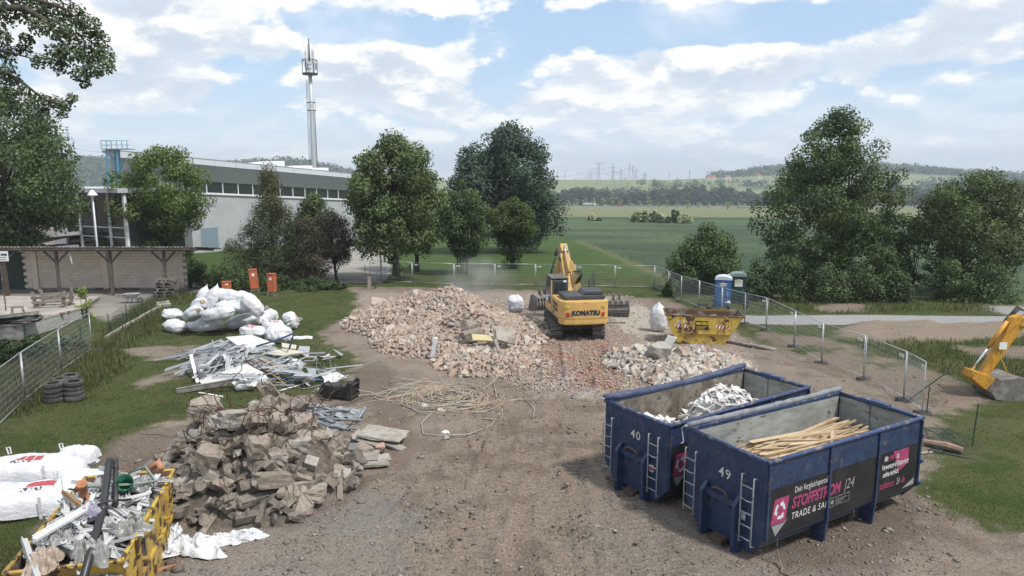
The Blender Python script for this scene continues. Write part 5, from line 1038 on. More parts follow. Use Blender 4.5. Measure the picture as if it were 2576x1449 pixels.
# green posts and the collapsed wire roll behind the near container
for (px, pb, pt, lb) in ((2330, 1045, 975, 'thin green post beside the last fence panel'), (2445, 1122, 1016, 'lone thin green post standing in the right lawn')):
 p = G(px, pb); hh = AT(px, pt, p.y)[2] - p.z; tag(MB().tube([(0, 0, -0.2), (0.06 if px > 2400 else 0.02, 0, hh)], 0.022, 6).tube([(0.05, 0, hh - 0.03), (0.065 if px > 2400 else 0.025, 0, hh + 0.02)], 0.026, 6).build('fence_post', M_GREENP, None, (p.x, p.y, hz(p.x, p.y))), lb, 'post')
def wire_roll():
 p = G(2362, 1110); root = thing('wire_roll', 'crumpled green wire netting lying behind the near blue container', 'netting', (p.x, p.y, hz(p.x, p.y))); r = random.Random(6); w = MB()
 for i in range(70):
  a = r.uniform(0, 6.28); c = Vector((r.uniform(-0.9, 0.8), r.uniform(-1.1, 0.9), 0)); pts = []
  for k in range(9): t = k / 8; pts.append((c.x + math.cos(a) * (t - 0.5) * 1.5, c.y + math.sin(a) * (t - 0.5) * 1.5, 0.02 + 0.42 * math.sin(math.pi * t) * r.uniform(0.7, 1.2) * max(0.2, 1 - c.length / 1.6)))
  w.tube(pts, 0.005, 3, cap=False)
 w.build('wire_mesh', M_GREENP, root)['kind'] = 'stuff'
 for k, (a, b) in enumerate((((-0.9, 0.5, 0.6), (0.5, -0.6, 0.1)), ((-0.9, -0.9, 0.1), (0.3, -1.7, 0.05)))): MB().tube([a, b], 0.025, 6).build('post', M_GREENP, root)
 q = G(2383, 1133); tag(MB().tube([(-0.5, 0.45, 0.1), (0, 0, 0.14), (0.3, -0.3, 0.1)], [0.10, 0.13, 0.11], 8).build('rotten_log', mat('peeled_log', (0.30, 0.20, 0.14), (0.20, 0.14, 0.10), scale=4, bump=0.4), None, (q.x, q.y, hz(q.x, q.y) + 0.02)), 'short brown log in the netting by the near container', 'log')
 q = G(2330, 1140); tag(MB().tube([(-0.3, 0, 0.04), (0.25, 0.1, 0.05), (0.3, 0.3, 0.04)], 0.035, 6).build('bent_stick', mat('pale_stick', (0.42, 0.33, 0.22), var=0.1), None, (q.x, q.y, hz(q.x, q.y))), 'pale bent stick at the near container rear corner', 'stick')
 q = G(2308, 1010); w = MB(); r = random.Random(9)
 for i in range(46):
  a = r.uniform(-0.9, 0.9); b = r.uniform(-0.1, 0.9); w.tube([(a, r.uniform(-.1, .1), b), (a + r.uniform(-.5, .5), r.uniform(-.15, .15), b + r.uniform(0, .5))], 0.005, 3, cap=False)
 w2 = thing('wire_netting', 'loose upright wire netting at the end of the fence', 'netting', (q.x + 0.3, q.y - 0.2, hz(q.x, q.y))); w.build('wire_mesh', M_GREENP, w2)['kind'] = 'stuff'; MB().tube([(-0.9, 0, 0), (0.7, 0, 1.3)], 0.03, 6).build('brace_post', M_GREENP, w2)
wire_roll()
# ================================================================ portable toilets
def toilet(px, pb, y, rz, c, label, s=1.0):
 p = AT(px, pb, y); p.z = hz(p.x, p.y); root = thing('portable_toilet', label, 'toilet', p, rz); M = mat('toilet_plastic', c, var=0.06, rough=0.45); MW = mat('toilet_roof', (0.55, 0.60, 0.62) if c[2] > 0.1 else (0.20, 0.26, 0.25), var=0.05, rough=0.5)
 MB().bx(-0.55, 0.55, -0.58, 0.58, 0.0, 0.14).build('base', M_DKSTEEL, root)
 MB().bx(-0.55, 0.55, -0.55, 0.55, 0.14, 2.05).build('cabin', M, root, bevel=0.03)
 for sx in (-1, 1):
  for k in range(4): MB().box((sx * 0.555, -0.36 + 0.24 * k, 1.1), (0.03, 0.10, 1.7)).build('side_rib', M, root)
 d = MB().box((0, -0.565, 1.06), (0.86, 0.04, 1.76)).build('door', M, root, bevel=0.012)
 for k in range(3): MB().box((0, -0.59, 0.5 + 0.5 * k), (0.62, 0.02, 0.36)).build('door_panel', M, d)
 MB().box((0.33, -0.605, 1.05), (0.06, 0.04, 0.16)).build('latch', MW, d)
 pl = MB().lathe([(0.0, 0.0), (0.24, 0.0), (0.24, 0.015), (0.0, 0.015)], 16, (0, 0, 0), Matrix.Scale(0.55, 3, (0, 1, 0))); o = pl.build('logo_plate', mat('cream_plate', (0.70, 0.62, 0.45), var=0.05), d, (0, -0.61, 1.72), (R(90), 0, 0))
 MB().bx(-0.12, 0.12, -0.002, 0.002, -0.03, 0.03).build('logo_print', mat('orange_print', (0.45, 0.15, 0.04), var=0), o, (0, 0.01, 0.018), (R(90), 0, 0))
 n = 8; vs = []; fs = []
 for j in range(n + 1):
  a = math.pi * j / n; vs += [(-0.6 * math.cos(a), -0.62, 2.05 + 0.26 * math.sin(a)), (-0.6 * math.cos(a), 0.62, 2.05 + 0.26 * math.sin(a))]
 for j in range(n): q = 2 * j; fs.append((q, q + 2, q + 3, q + 1))
 fs += [tuple(range(0, 2 * n + 2, 2))[::-1], tuple(range(1, 2 * n + 2, 2))]
 MB().add(vs, fs).build('roof', MW, root)
 MB().lathe([(0.06, 0.0), (0.06, 0.22), (0.09, 0.22), (0.0, 0.30)], 8, (0.35, 0.35, 2.1)).build('vent_pipe', MW, root)
 root.scale = (s, s, s); return root
p1 = G(1815, 790)
toilet(1817, 770, 50.5, R(-18), (0.035, 0.13, 0.36), 'bright blue portable toilet with pale roof behind the fence')
g = toilet(1853, 770, 52.5, R(-12), (0.010, 0.050, 0.042), 'dark green portable toilet behind the blue one')
MB().box((0, -0.60, 1.55), (0.55, 0.01, 0.5)).build('info_poster', M_SIGNW, g)
# ================================================================ orange cabinets
M_ORANGE = mat('orange_painted_box', (0.52, 0.135, 0.055), (0.42, 0.12, 0.06), scale=3, var=0.08, rough=0.6)
M_ODARK = mat('dark_orange_lid', (0.40, 0.095, 0.04), var=0.08)  # lids get a darker orange than the cabinets
def orange_box(px, pb, pt, w, rz, tilt, label, y, stand=True, qr=False):
 p = AT(px, pb, y); p.z = hz(p.x, p.y); hgt = AT(px, pt, y)[2] - p.z; W_ = w * MPP(p)
 root = thing('feed_box', label, 'box', p, rot=(0, tilt, rz)); zb = 0.35 if stand else 0.02
 MB().bx(-W_ / 2, W_ / 2, -W_ * 0.42, W_ * 0.42, zb, hgt - 0.08).build('cabinet', M_ORANGE, root, bevel=0.015)
 MB().box((0, 0, hgt - 0.04), (W_ * 1.06, W_ * 0.92, 0.09)).build('lid', M_ODARK, root, bevel=0.015)
 if stand:
  for sx in (-1, 1):
   for sy in (-1, 1): MB().bar((sx * W_ * 0.4, sy * W_ * 0.35, zb), (sx * W_ * 0.5, sy * W_ * 0.42, 0), 0.03).build('leg', M_GALV, root)
   MB().bar((sx * W_ * 0.5, -W_ * 0.42, 0.015), (sx * W_ * 0.5, W_ * 0.42, 0.015), 0.03).build('foot_bar', M_GALV, root)
  MB().bar((-W_ * 0.47, -W_ * 0.4, 0.12), (W_ * 0.47, -W_ * 0.4, 0.12), 0.02).build('stretcher', M_GALV, root)
 MB().box((0.02, -W_ * 0.42 - 0.006, hgt * 0.78), (W_ * 0.35, 0.008, hgt * 0.12)).build('sticker', M_SIGNW, root)
 return root
orange_box(643, 740, 677, 19, R(14), R(-4), 'tall orange box on a frame, left of two standing in the lawn', 58)
o = orange_box(685, 742, 688, 18, R(-10), R(1), 'tall orange box on a frame, right of two standing in the lawn', 56)
orange_box(571, 733, 708, 22, R(20), 0, 'low orange box sitting in the grass behind the white sacks', 58, False)
# ================================================================ roll-off containers
M_NAVY = mat('navy_container_paint', (0.021, 0.041, 0.094), (0.040, 0.060, 0.115), scale=1.6, lo=0.5, hi=0.66, rough=0.5, var=0.3, c3=(0.12, 0.085, 0.062), lo3=0.625, hi3=0.66, scale3=3.0, detail=9, bump=0.35, bscale=2.2)
M_NAVYW = mat('worn_navy_rim', (0.035, 0.065, 0.16), (0.22, 0.20, 0.19), scale=5, lo=0.52, hi=0.64, rough=0.6, var=0.2, c3=(0.12, 0.065, 0.04), lo3=0.6, hi3=0.66)
M_LINER = mat('scraped_grey_lining', (0.33, 0.345, 0.32), (0.24, 0.245, 0.225), scale=1.6, lo=0.4, hi=0.65, rough=0.75, var=0.18, c3=(0.085, 0.055, 0.038), lo3=0.62, hi3=0.67, scale3=4.5, stretch=(0.5, 0.5, 1.4))
M_LINERD = mat('dirty_lining', (0.22, 0.20, 0.165), (0.13, 0.105, 0.080), scale=2.0, lo=0.42, hi=0.62, rough=0.8, var=0.25, c3=(0.07, 0.045, 0.03), lo3=0.58, hi3=0.66, scale3=4.0)
M_RUNG = mat('pale_worn_ladder', (0.34, 0.36, 0.37), (0.14, 0.14, 0.15), scale=6, lo=0.5, hi=0.7, var=0.1, rough=0.6)
M_RUSTST = mat('rusty_hook_steel', (0.10, 0.062, 0.042), (0.05, 0.045, 0.045), scale=6, var=0.2, rough=0.85)
M_WHITEP = mat('white_paint_print', (0.62, 0.62, 0.60), (0.36, 0.36, 0.37), scale=7, lo=0.52, hi=0.64, var=0.1)
M_BANNER = mat('black_banner', (0.012, 0.012, 0.014), (0.022, 0.022, 0.024), scale=2, var=0.15, rough=0.5)
M_PINK = mat('magenta_print', (0.34, 0.05, 0.145), (0.25, 0.05, 0.115), scale=4, lo=0.5, hi=0.65, var=0.15, rough=0.5); M_GREYP = mat('grey_print', (0.26, 0.26, 0.26), var=0.05)
def recycle_mark(parent, c, s, m):
 """three bent arrows chasing each other, flat"""
 for k in range(3):
  a = k * 2 * math.pi / 3 + 0.1
  def P(r, t): return (c[0] + s * r * math.cos(a + t) * 0.85, c[1], c[2] + s * r * math.sin(a + t))
  MB().add([P(1.0, -0.1), P(1.0, 0.5), P(1.0, 1.0), P(0.62, 1.0), P(0.60, 0.45), P(0.64, -0.1), P(1.22, 1.0), P(0.8, 1.62), P(0.40, 1.0)], [(0, 1, 4, 5), (1, 2, 3, 4), (6, 7, 8)]).build('recycling_arrow', m, parent, fix=False)
def container(num, corner, yaw, L, H, label, tarp_m, tarp_r, crank, liner):
 d = Vector((math.cos(yaw), math.sin(yaw))); n = Vector((-d.y, d.x)); o = Vector(corner) + n * 1.25
 root = thing('rolloff_container', label, 'container', (o.x, o.y, hz(o.x + d.x * 3, o.y + d.y * 3) + 0.02), yaw)
 hw = 1.2; zb = 0.26
 sec = lambda s: [(s * 0.86, zb), (s * hw, 0.62), (s * hw, H - 0.06), (s * (hw - 0.05), H - 0.06), (s * (hw - 0.05), 0.64), (s * 0.84, zb + 0.05)]
 for s in (1, -1): MB().prism(sec(s), 'x', 0.06, L - 0.06).build('side_wall', M_NAVY, root)
 MB().bx(0.06, L - 0.06, -0.86, 0.86, zb - 0.02, zb + 0.045).build('floor_plate', M_LINERD, root)
 fp = [(-0.86, zb - 0.06), (0.86, zb - 0.06), (hw, 0.62), (hw, H - 0.06), (-hw, H - 0.06), (-hw, 0.62)]
 MB().prism(fp, 'x', 0.0, 0.055).build('front_wall', M_NAVY, root); rd = MB().prism(fp, 'x', L - 0.055, L).build('rear_door', M_NAVY, root)
 for s in (1, -1): MB().add([(0.1, s * 1.143, 0.66), (L - 0.1, s * 1.143, 0.66), (L - 0.1, s * 1.143, H - 0.1), (0.1, s * 1.143, H - 0.1)], [(0, 1, 2, 3)]).build('lining', liner, root, fix=False)
 MB().add([(L - 0.062, -1.13, 0.66), (L - 0.062, 1.13, 0.66), (L - 0.062, 1.13, H - 0.1), (L - 0.062, -1.13, H - 0.1)], [(0, 1, 2, 3)]).build('lining', M_LINER, root, fix=False)
 MB().add([(0.062, -1.13, 0.66), (0.062, 1.13, 0.66), (0.062, 1.13, H - 0.1), (0.062, -1.13, H - 0.1)], [(3, 2, 1, 0)]).build('lining', liner, root, fix=False)
 for y in (0.25,): MB().bx(L - 0.11, L - 0.065, y - 0.05, y + 0.05, 0.66, H - 0.12).build('door_stiffener', M_LINER, root)
 r = 0.055
 for s in (1, -1): MB().tube([(0, s * (hw + 0.01), H - 0.03), (L, s * (hw + 0.01), H - 0.03)], r, 8).build('top_rail', M_NAVYW, root, smooth=True)
 for x in (0.03, L - 0.03): MB().tube([(x, -hw + 0.06, H - 0.035), (x, hw - 0.06, H - 0.035)], r * 0.9, 8).build('top_rail', M_NAVYW, root, smooth=True)
 MB().bx(L - 0.2, L - 0.02, -0.35, 0.45, H - 0.02, H + 0.07).build('door_lip', M_NAVYW, root)
 for s in (1, -1):
  for x in (0.02, L * 0.36, L * 0.68, L - 0.08):
   if x > 0.1 and x < L - 0.2:
    MB().prism([(s * a_, b_) for a_, b_ in ((0.0, H - 0.1), (0.045, H - 0.1), (0.055, 0.62), (0.0, 0.02), (-0.36, 0.02), (-0.36, 0.26), (0.0, 0.62))], 'x', x, x + 0.07).build('side_rib', M_NAVY, root, (0, s * (hw + 0.002), 0))
   else: MB().bx(x, x + 0.06, s * (hw + 0.002), s * (hw + 0.05), 0.62, H - 0.1).build('corner_post', M_NAVY, root)
  MB().bar((0.0, s * 0.52, 0.09), (L, s * 0.52, 0.09), 0.1, 0.18).build('skid_rail', M_NAVY, root)
 for s in (1, -1):                                   # rear hinges and chains
  for z in (0.7, 1.3, 2.0): MB().box((L + 0.01, s * (hw + 0.03), z), (0.1, 0.12, 0.09)).build('hinge', M_NAVYW, root)
 # front: lifting frame, hook, ladders, number
 for y in (0.5, -0.5):
  MB().prism([(0.0, 0.0), (-0.22, 0.0), (-0.24, 1.22), (-0.05, 1.42), (0.0, 1.42)], 'y', y - 0.05, y + 0.05).build('lifting_rail', M_NAVY, root)
 hb = MB().bx(-0.13, 0.0, -0.448, 0.448, 1.12, 1.28).build('hook_beam', M_NAVY, root)
 MB().tube([(-0.13 + 0.0, 0.26, 1.28), (-0.16, 0.22, 1.36), (-0.17, 0.1, 1.43), (-0.17, -0.1, 1.43), (-0.16, -0.22, 1.36), (-0.13, -0.26, 1.28)], 0.032, 8).build('hook_bow', M_RUSTST, hb, smooth=True)
 for y in (0.24, -0.24): MB().prism([(0, 0.95), (-0.12, 1.1), (-0.12, 1.12), (0, 1.12)], 'y', y - 0.02, y + 0.02).build('gusset', M_RUSTST, hb)
 MB().box((-0.1, 0, 0.16), (0.24, 0.36, 0.16)).build('roller', M_RUSTST, root)
 for y0_ in (0.98, -0.80):
  ld = MB()
  for s in (-1, 1): ld.tube([(-0.02, y0_ + s * 0.17, 2.0), (-0.14, y0_ + s * 0.17, 2.04), (-0.15, y0_ + s * 0.17, 1.9), (-0.15, y0_ + s * 0.17, 0.42), (-0.02, y0_ + s * 0.17, 0.40)], 0.018, 6)
  lo = ld.build('ladder', M_RUNG, root, smooth=True)
  for k in range(5): MB().tube([(-0.15, y0_ - 0.17, 0.55 + k * 0.31), (-0.145 - (0.02 if k == 3 else 0), y0_, 0.55 + k * 0.31 - (0.02 if k == 3 else 0)), (-0.15, y0_ + 0.17, 0.55 + k * 0.31)], 0.014, 6).build('rung', M_RUNG, lo, smooth=True)
 for y in (0.58, -0.5): MB().tube([(-0.005, y, 2.12), (-0.05, y, 2.10), (-0.05, y, 1.88), (-0.005, y, 1.86)], 0.014, 6).build('tarp_loop', M_NAVYW, root)
 text(str(num), 0.34, M_WHITEP, root, (-0.004, 0.19, 1.66), (R(90), 0, R(-90)), name='number', bold=0.002, spacing=1.2)
 MB().box((-0.006, -0.58 if num == 49 else -0.62, 0.98 if num == 49 else 1.05), (0.004, 0.17, 0.2)).build('sticker', mat('sticker', (0.45, 0.45, 0.47) if num == 49 else (0.45, 0.06, 0.05), (0.7, 0.7, 0.7), scale=14, lo=0.5, hi=0.52, var=0), root)
 # rolled tarpaulin along the left rim
 k = 26; pts = []; rr = []
 rg = random.Random(num)
 for i in range(k): t = i / (k - 1); pts.append((-0.05 + t * (L + 0.1), hw + 0.03 + rg.uniform(-0.012, 0.012), H + 0.04 + tarp_r * 0.4 - 0.10 * math.sin(math.pi * t) * (1 if num == 40 else 0.3) + rg.uniform(-0.012, 0.012))); rr.append(tarp_r * rg.uniform(0.86, 1.12))
 tp = MB().tube(pts, rr, 10).build('tarpaulin_roll', tarp_m, root, smooth=True)
 if num == 40:
  mb = MB(); q = 14; vs = []
  for i in range(q + 1):
   t = i / q; x = t * L; vs += [(x, hw + 0.08, H + 0.06 - 0.1 * math.sin(math.pi * t)), (x, hw + 0.12, H - 0.06 - 0.10 * rg.random())]
  mb.add(vs, [(2 * i, 2 * i + 1, 2 * i + 3, 2 * i + 2) for i in range(q)]).build('tarpaulin_flap', tarp_m, tp)
 MB().tube([(-0.14, hw + 0.03, H + 0.05), (0.0, hw + 0.03, H + 0.05)], 0.03, 8).build('tarp_axle', M_RUNG, root)
 if crank: MB().tube([(-0.12, hw + 0.03, H + 0.05), (-0.13, hw + 0.13, H - 0.02), (-0.14, hw + 0.04, H - 0.36), (-0.22, hw + 0.04, H - 0.38)], 0.016, 6).build('crank_handle', M_RUNG, root)
 # advertising banner on the right side
 ys_ = -hw - 0.006
 bn = MB().add([(0.03, ys_, 0.64), (L - 0.1, ys_, 0.64), (L - 0.1, ys_, 1.80), (0.03, ys_, 1.80)], [(0, 1, 2, 3)]).build('banner', M_BANNER, root, fix=False)
 yt = ys_ - 0.004; RX = (R(90), 0, 0)
 MB().add([(0.18, yt, 0.95), (0.66, yt, 0.95), (0.76, yt, 1.55), (0.28, yt, 1.55)], [(0, 1, 2, 3)]).build('logo_field', M_PINK, bn, fix=False); recycle_mark(bn, (0.47, yt - 0.003, 1.25), 0.21, M_WHITEP)
 MB().add([(0.22, yt, 0.93), (0.62, yt, 0.93), (0.78, yt, 1.02), (0.36, yt, 0.66)], [(0, 3, 1), (1, 3, 2)]).build('logo_triangle', M_GREYP, bn, fix=False)  # grey triangle printed under the logo field
 if num == 49:
  text('Dein Vergleichsportal ...', 0.21, M_WHITEP, bn, (0.93, yt, 1.56), RX, sx=0.62, shear=0.12)
  text('STOFFSTROM', 0.37, M_PINK, bn, (0.86, yt, 1.20), RX, sx=0.76, shear=0.2, bold=0.014)
  text('|24', 0.37, M_GREYP, bn, (2.72, yt, 1.22), RX, sx=0.8, shear=0.2)
  text('TRADE & SALES', 0.23, M_WHITEP, bn, (0.86, yt, 0.93), RX, sx=0.86, shear=0.15, spacing=1.1)
  MB().add([(2.22, yt, 0.88), (2.95, yt, 0.90), (2.95, yt, 1.12), (2.22, yt, 1.10)], [(0, 1, 2, 3)]).build('partner_plate', M_GREYP, bn, fix=False)
  MB().add([(2.235, yt - 0.002, 0.893), (2.935, yt - 0.002, 0.912), (2.935, yt - 0.002, 1.107), (2.235, yt - 0.002, 1.088)], [(0, 1, 2, 3)]).build('partner_plate_inside', M_BANNER, bn, fix=False)
  for q in range(3): MB().bx(2.42, 2.85 - 0.1 * q, yt - 0.004, yt - 0.003, 1.03 - q * 0.05, 1.045 - q * 0.05).build('print_line', M_GREYP, bn)
  text('o', 0.2, M_WHITEP, bn, (2.26, yt - 0.004, 0.95), RX, sx=0.9)
  MB().add([(4.62, yt, 1.78), (5.28, yt, 1.78), (5.30, yt, 1.36), (4.92, yt, 1.20)], [(0, 1, 2, 3)]).build('pink_field', M_PINK, bn, fix=False)
  text('Mit', 0.2, M_WHITEP, bn, (4.26, yt - 0.003, 1.58), RX, sx=0.58, shear=0.15, bold=0.004); text('MM', 0.2, M_PINK, bn, (4.48, yt - 0.003, 1.58), RX, sx=0.58, shear=0.15, bold=0.006); text('ist', 0.2, M_WHITEP, bn, (4.76, yt - 0.003, 1.58), RX, sx=0.58, shear=0.15, bold=0.004)
  text('Verwertung & Entsorgung', 0.2, M_WHITEP, bn, (4.18, yt - 0.003, 1.37), RX, sx=0.53, shear=0.15, bold=0.004); text('online möglich.', 0.2, M_WHITEP, bn, (4.24, yt - 0.003, 1.17), RX, sx=0.55, shear=0.15, bold=0.004)
  text('stoffstrom', 0.26, M_PINK, bn, (4.14, yt - 0.003, 0.86), RX, sx=0.55, shear=0.15, bold=0.004); text('24', 0.26, M_GREYP, bn, (4.84, yt - 0.003, 0.86), RX, sx=0.55, shear=0.15, bold=0.006); text('.de', 0.26, M_PINK, bn, (5.03, yt - 0.003, 0.86), RX, sx=0.55, shear=0.15, bold=0.004)
  MB().add([(5.1, yt, 0.68), (5.62, yt, 0.70), (5.62, yt, 0.88)], [(0, 1, 2)]).build('grey_corner', M_GREYP, bn, fix=False)
  for x in (0.38, 3.1): MB().tube([(x, -hw - 0.05, 0.62), (x, -hw - 0.06, 0.45), (x + 0.02, -hw + 0.05, 0.32)], 0.02, 6).build('chain_hook', M_DKSTEEL, root)
  MB().tube([(0.40, -hw - 0.05, 0.34), (0.42, -hw - 0.12, 0.1), (0.30, -hw - 0.3, 0.05), (0.2, -hw - 0.35, 0.03), (0.26, -hw - 0.62, 0.03)], 0.028, 6).build('strap', mat('dirty_strap', (0.20, 0.16, 0.125), var=0.2), root)
 return root
M_TARP40 = mat('dark_blue_tarpaulin', (0.045, 0.06, 0.12), (0.07, 0.085, 0.15), scale=4, var=0.15, bump=0.6, bscale=7, rough=0.6); M_TARP49 = mat('grey_tarpaulin', (0.21, 0.225, 0.245), (0.15, 0.16, 0.17), scale=4, var=0.12, bump=0.5, bscale=6, rough=0.6)
C49 = container(49, (5.59, 14.5), R(30.0), 5.8, 2.5, 'near blue roll-off container with number 49, loaded with broken boards', M_TARP49, 0.075, True, M_LINER)
C40 = container(40, (4.05, 17.25), R(33.9), 6.0, 2.42, 'farther blue roll-off container with number 40, loaded with white plaster', M_TARP40, 0.10, False, M_LINERD)
def local(root, x, y, z):
 a = root.rotation_euler[2]; return Vector((root.location.x + math.cos(a) * x - math.sin(a) * y, root.location.y + math.sin(a) * x + math.cos(a) * y, root.location.z + z))
# ---------------------------------------------------------------- loads in the containers
M_LATH = mat('fresh_split_timber', None, objcol=((0.40, 0.29, 0.17), (0.46, 0.35, 0.22), (0.32, 0.22, 0.125), (0.50, 0.39, 0.26)), c2=(0.26, 0.16, 0.08), scale=6, lo=0.55, hi=0.75, stretch=(0.2, 1, 1), var=0.2, rough=0.85)
def board_load():
 r = random.Random(31); p = local(C49, 3.3, 0, 0); root = thing('timber_load', 'heap of splintered yellow roof boards lying in the near blue container', 'timber', (p.x, p.y, p.z), R(30))
 core = MB(); n = 9; vs = []
 for i in range(n + 1):
  for j in range(5): vs.append((-2.3 + 4.6 * i / n, -1.0 + 2.0 * j / 4, 0.86 + 0.60 * math.sin(math.pi * (0.1 + 0.8 * i / n)) * (0.75 + 0.25 * math.sin(math.pi * j / 4))))
 core.add(vs, [(i * 5 + j, (i + 1) * 5 + j, (i + 1) * 5 + j + 1, i * 5 + j + 1) for i in range(n) for j in range(4)]); core.build('underlying_scraps', mat('wood_scraps', (0.15, 0.10, 0.06), (0.08, 0.055, 0.035), scale=5, var=0.3), root)
 for i in range(210):
  ln = r.uniform(1.6, 4.2) if i < 196 else r.uniform(0.8, 1.4); w = r.choice([0.03, 0.04, 0.06, 0.09]); h = r.choice([0.025, 0.04, 0.06]); mb = MB(); e = r.uniform(0.05, 0.4); e2 = r.uniform(0.05, 0.4)
  P = [(-ln / 2, -w / 2 + r.uniform(0, w * 0.8), 0), (-ln / 2 + e, -w / 2, 0), (ln / 2 - e2, -w / 2, 0), (ln / 2, r.uniform(-w / 2, w / 2), 0), (ln / 2 - e2 * 0.4, w / 2, 0), (-ln / 2 + e * 0.5, w / 2, 0)]
  mb.add([(a, b, -h / 2) for a, b, c in P] + [(a, b, h / 2) for a, b, c in P], [tuple(range(6))[::-1], tuple(range(6, 12))] + [(q, (q + 1) % 6, 6 + (q + 1) % 6, 6 + q) for q in range(6)])
  x = r.uniform(-1, 1) * max(0.1, 2.1 - ln * 0.5); y = r.uniform(-0.9, 0.9); a = r.gauss(0, 0.11) if i < 196 else r.uniform(-0.9, 0.9); y = y if i < 196 else y * 0.4
  lim = 1.12 - abs(math.sin(a)) * ln / 2; y = max(-lim, min(lim, y)) if lim > 0 else 0
  z = 0.95 + 0.66 * math.sin(math.pi * (0.1 + 0.8 * (x + 2.3) / 4.6)) * (0.75 + 0.25 * math.cos(y * 1.4)) + r.uniform(-0.06, 0.12) + i * 0.0012
  mb.build('board', M_LATH, root, (x, y, z), (r.uniform(-.5, .5), r.gauss(0, 0.05) if i < 196 else r.uniform(-.3, .3), a))
board_load()
M_PLASTER = mat('broken_plasterboard', None, objcol=((0.66, 0.64, 0.62), (0.74, 0.73, 0.72), (0.60, 0.57, 0.54), (0.70, 0.68, 0.64)), c2=(0.52, 0.48, 0.43), scale=5, lo=0.6, hi=0.8, var=0.06, rough=0.95)
M_PLASTERS = mat('plaster_crumbs', (1, 1, 1), attr=True, scale=8, var=0.1, rough=0.95)
def shard(r, s, th):
 k = r.randint(4, 6); P = []
 for q in range(k): a = 2 * math.pi * (q + r.uniform(-.3, .3)) / k; P.append((math.cos(a) * s * r.uniform(0.55, 1.2), math.sin(a) * s * 0.75 * r.uniform(0.55, 1.2)))
 return MB().add([(a, b, -th / 2) for a, b in P] + [(a, b, th / 2) for a, b in P], [tuple(range(k))[::-1], tuple(range(k, 2 * k))] + [(q, (q + 1) % k, k + (q + 1) % k, k + q) for q in range(k)])
def plaster_load():
 r = random.Random(41); p = local(C40, 3.9, 0, 0); root = thing('plaster_load', 'heap of broken white plaster sheets in the farther blue container', 'plaster', (p.x, p.y, p.z), R(33.9))
 def hgt(x, y): return 0.5 + 1.9 * math.exp(-((x + 0.15) / 1.6) ** 2 - (y / 1.6) ** 2) + 1.2 * math.exp(-((x + 2.7) / 0.7) ** 2)
 vs = []; n, m = 26, 11
 for i in range(n + 1):
  for j in range(m + 1): x = -3.6 + 5.5 * i / n; y = -1.1 + 2.2 * j / m; vs.append((x, y, hgt(x, y) - 0.03 + r.uniform(-.05, .05)))
 MB().add(vs, [(i * (m + 1) + j, (i + 1) * (m + 1) + j, (i + 1) * (m + 1) + j + 1, i * (m + 1) + j + 1) for i in range(n) for j in range(m)]).build('heap_core', mat('plaster_dust', (0.60, 0.57, 0.53), (0.45, 0.41, 0.37), scale=7, var=0.15), root)
 for i in range(230):
  x = r.uniform(-2.9, 1.75); y = r.uniform(-1.0, 1.0)
  if abs(x) > 1.5 and r.random() < 0.4: x = r.gauss(0, 0.9)
  s = r.uniform(0.06, 0.2) * (1.7 if r.random() < 0.12 else 1); g = 0.05
  sx = (hgt(x + g, y) - hgt(x - g, y)) / (2 * g); sy = (hgt(x, y + g) - hgt(x, y - g)) / (2 * g)
  shard(r, s, r.uniform(0.012, 0.035)).build('plaster_piece', M_PLASTER, root, (max(-2.9, min(1.85, x)), y * 0.95, hgt(x, y) + 0.03 + r.uniform(0, 0.04)), (math.atan(sy) + r.gauss(0, 0.3), -math.atan(sx) + r.gauss(0, 0.3), r.uniform(0, 6.28)))
 n = 900; R_ = np.random.default_rng(4); X = np.where(R_.random(n) < 0.7, R_.normal(0.0, 0.95, n), R_.normal(-2.1, 0.5, n)); Y = R_.uniform(-1.05, 1.05, n); X = np.clip(X, -3.5, 1.85)
 Z = 0.5 + 1.9 * np.exp(-((X + 0.15) / 1.6) ** 2 - (Y / 1.6) ** 2) + 1.2 * np.exp(-((X + 2.7) / 0.7) ** 2); V, Fc, cc = blob_cloud(np.stack([X, Y, Z], -1), R_.uniform(0.02, 0.07, n), np.array((0.66, 0.64, 0.61)) * R_.uniform(0.8, 1.1, (n, 1)), 6, 0.5)
 obj('plaster_crumbs', np_mesh('plaster_crumbs', V, Fc, M_PLASTERS, cc), root)['kind'] = 'stuff'
plaster_load()
# ================================================================ excavators
M_YEL = mat('yellow_machine_paint', (0.62, 0.385, 0.115), (0.56, 0.36, 0.13), scale=1.5, lo=0.4, hi=0.7, var=0.06, rough=0.45, c3=(0.42, 0.31, 0.19), lo3=0.62, hi3=0.75, scale3=2.2)
M_YELD = mat('dusty_yellow_arm', (0.55, 0.34, 0.10), (0.36, 0.26, 0.15), scale=2.5, lo=0.45, hi=0.65, var=0.15, rough=0.6)
M_YELO = mat('orange_yellow_arm', (0.58, 0.29, 0.035), (0.30, 0.16, 0.04), scale=3, lo=0.55, hi=0.7, var=0.15, rough=0.5)
M_CHAR = mat('charcoal_hood', (0.050, 0.056, 0.064), (0.085, 0.085, 0.082), scale=2, lo=0.5, hi=0.8, var=0.15, rough=0.55); M_TRACK = mat('dusty_track_steel', (0.15, 0.135, 0.12), (0.09, 0.08, 0.072), scale=5, var=0.2, rough=0.75)
M_HOSE = mat('black_hose', (0.014, 0.014, 0.015), var=0.1, rough=0.5); M_CHROME = mat('chrome_rod', (0.7, 0.7, 0.7), var=0.02, rough=0.15, metal=0.9); M_NAVYT = mat('dark_blue_lettering', (0.018, 0.024, 0.055), var=0)
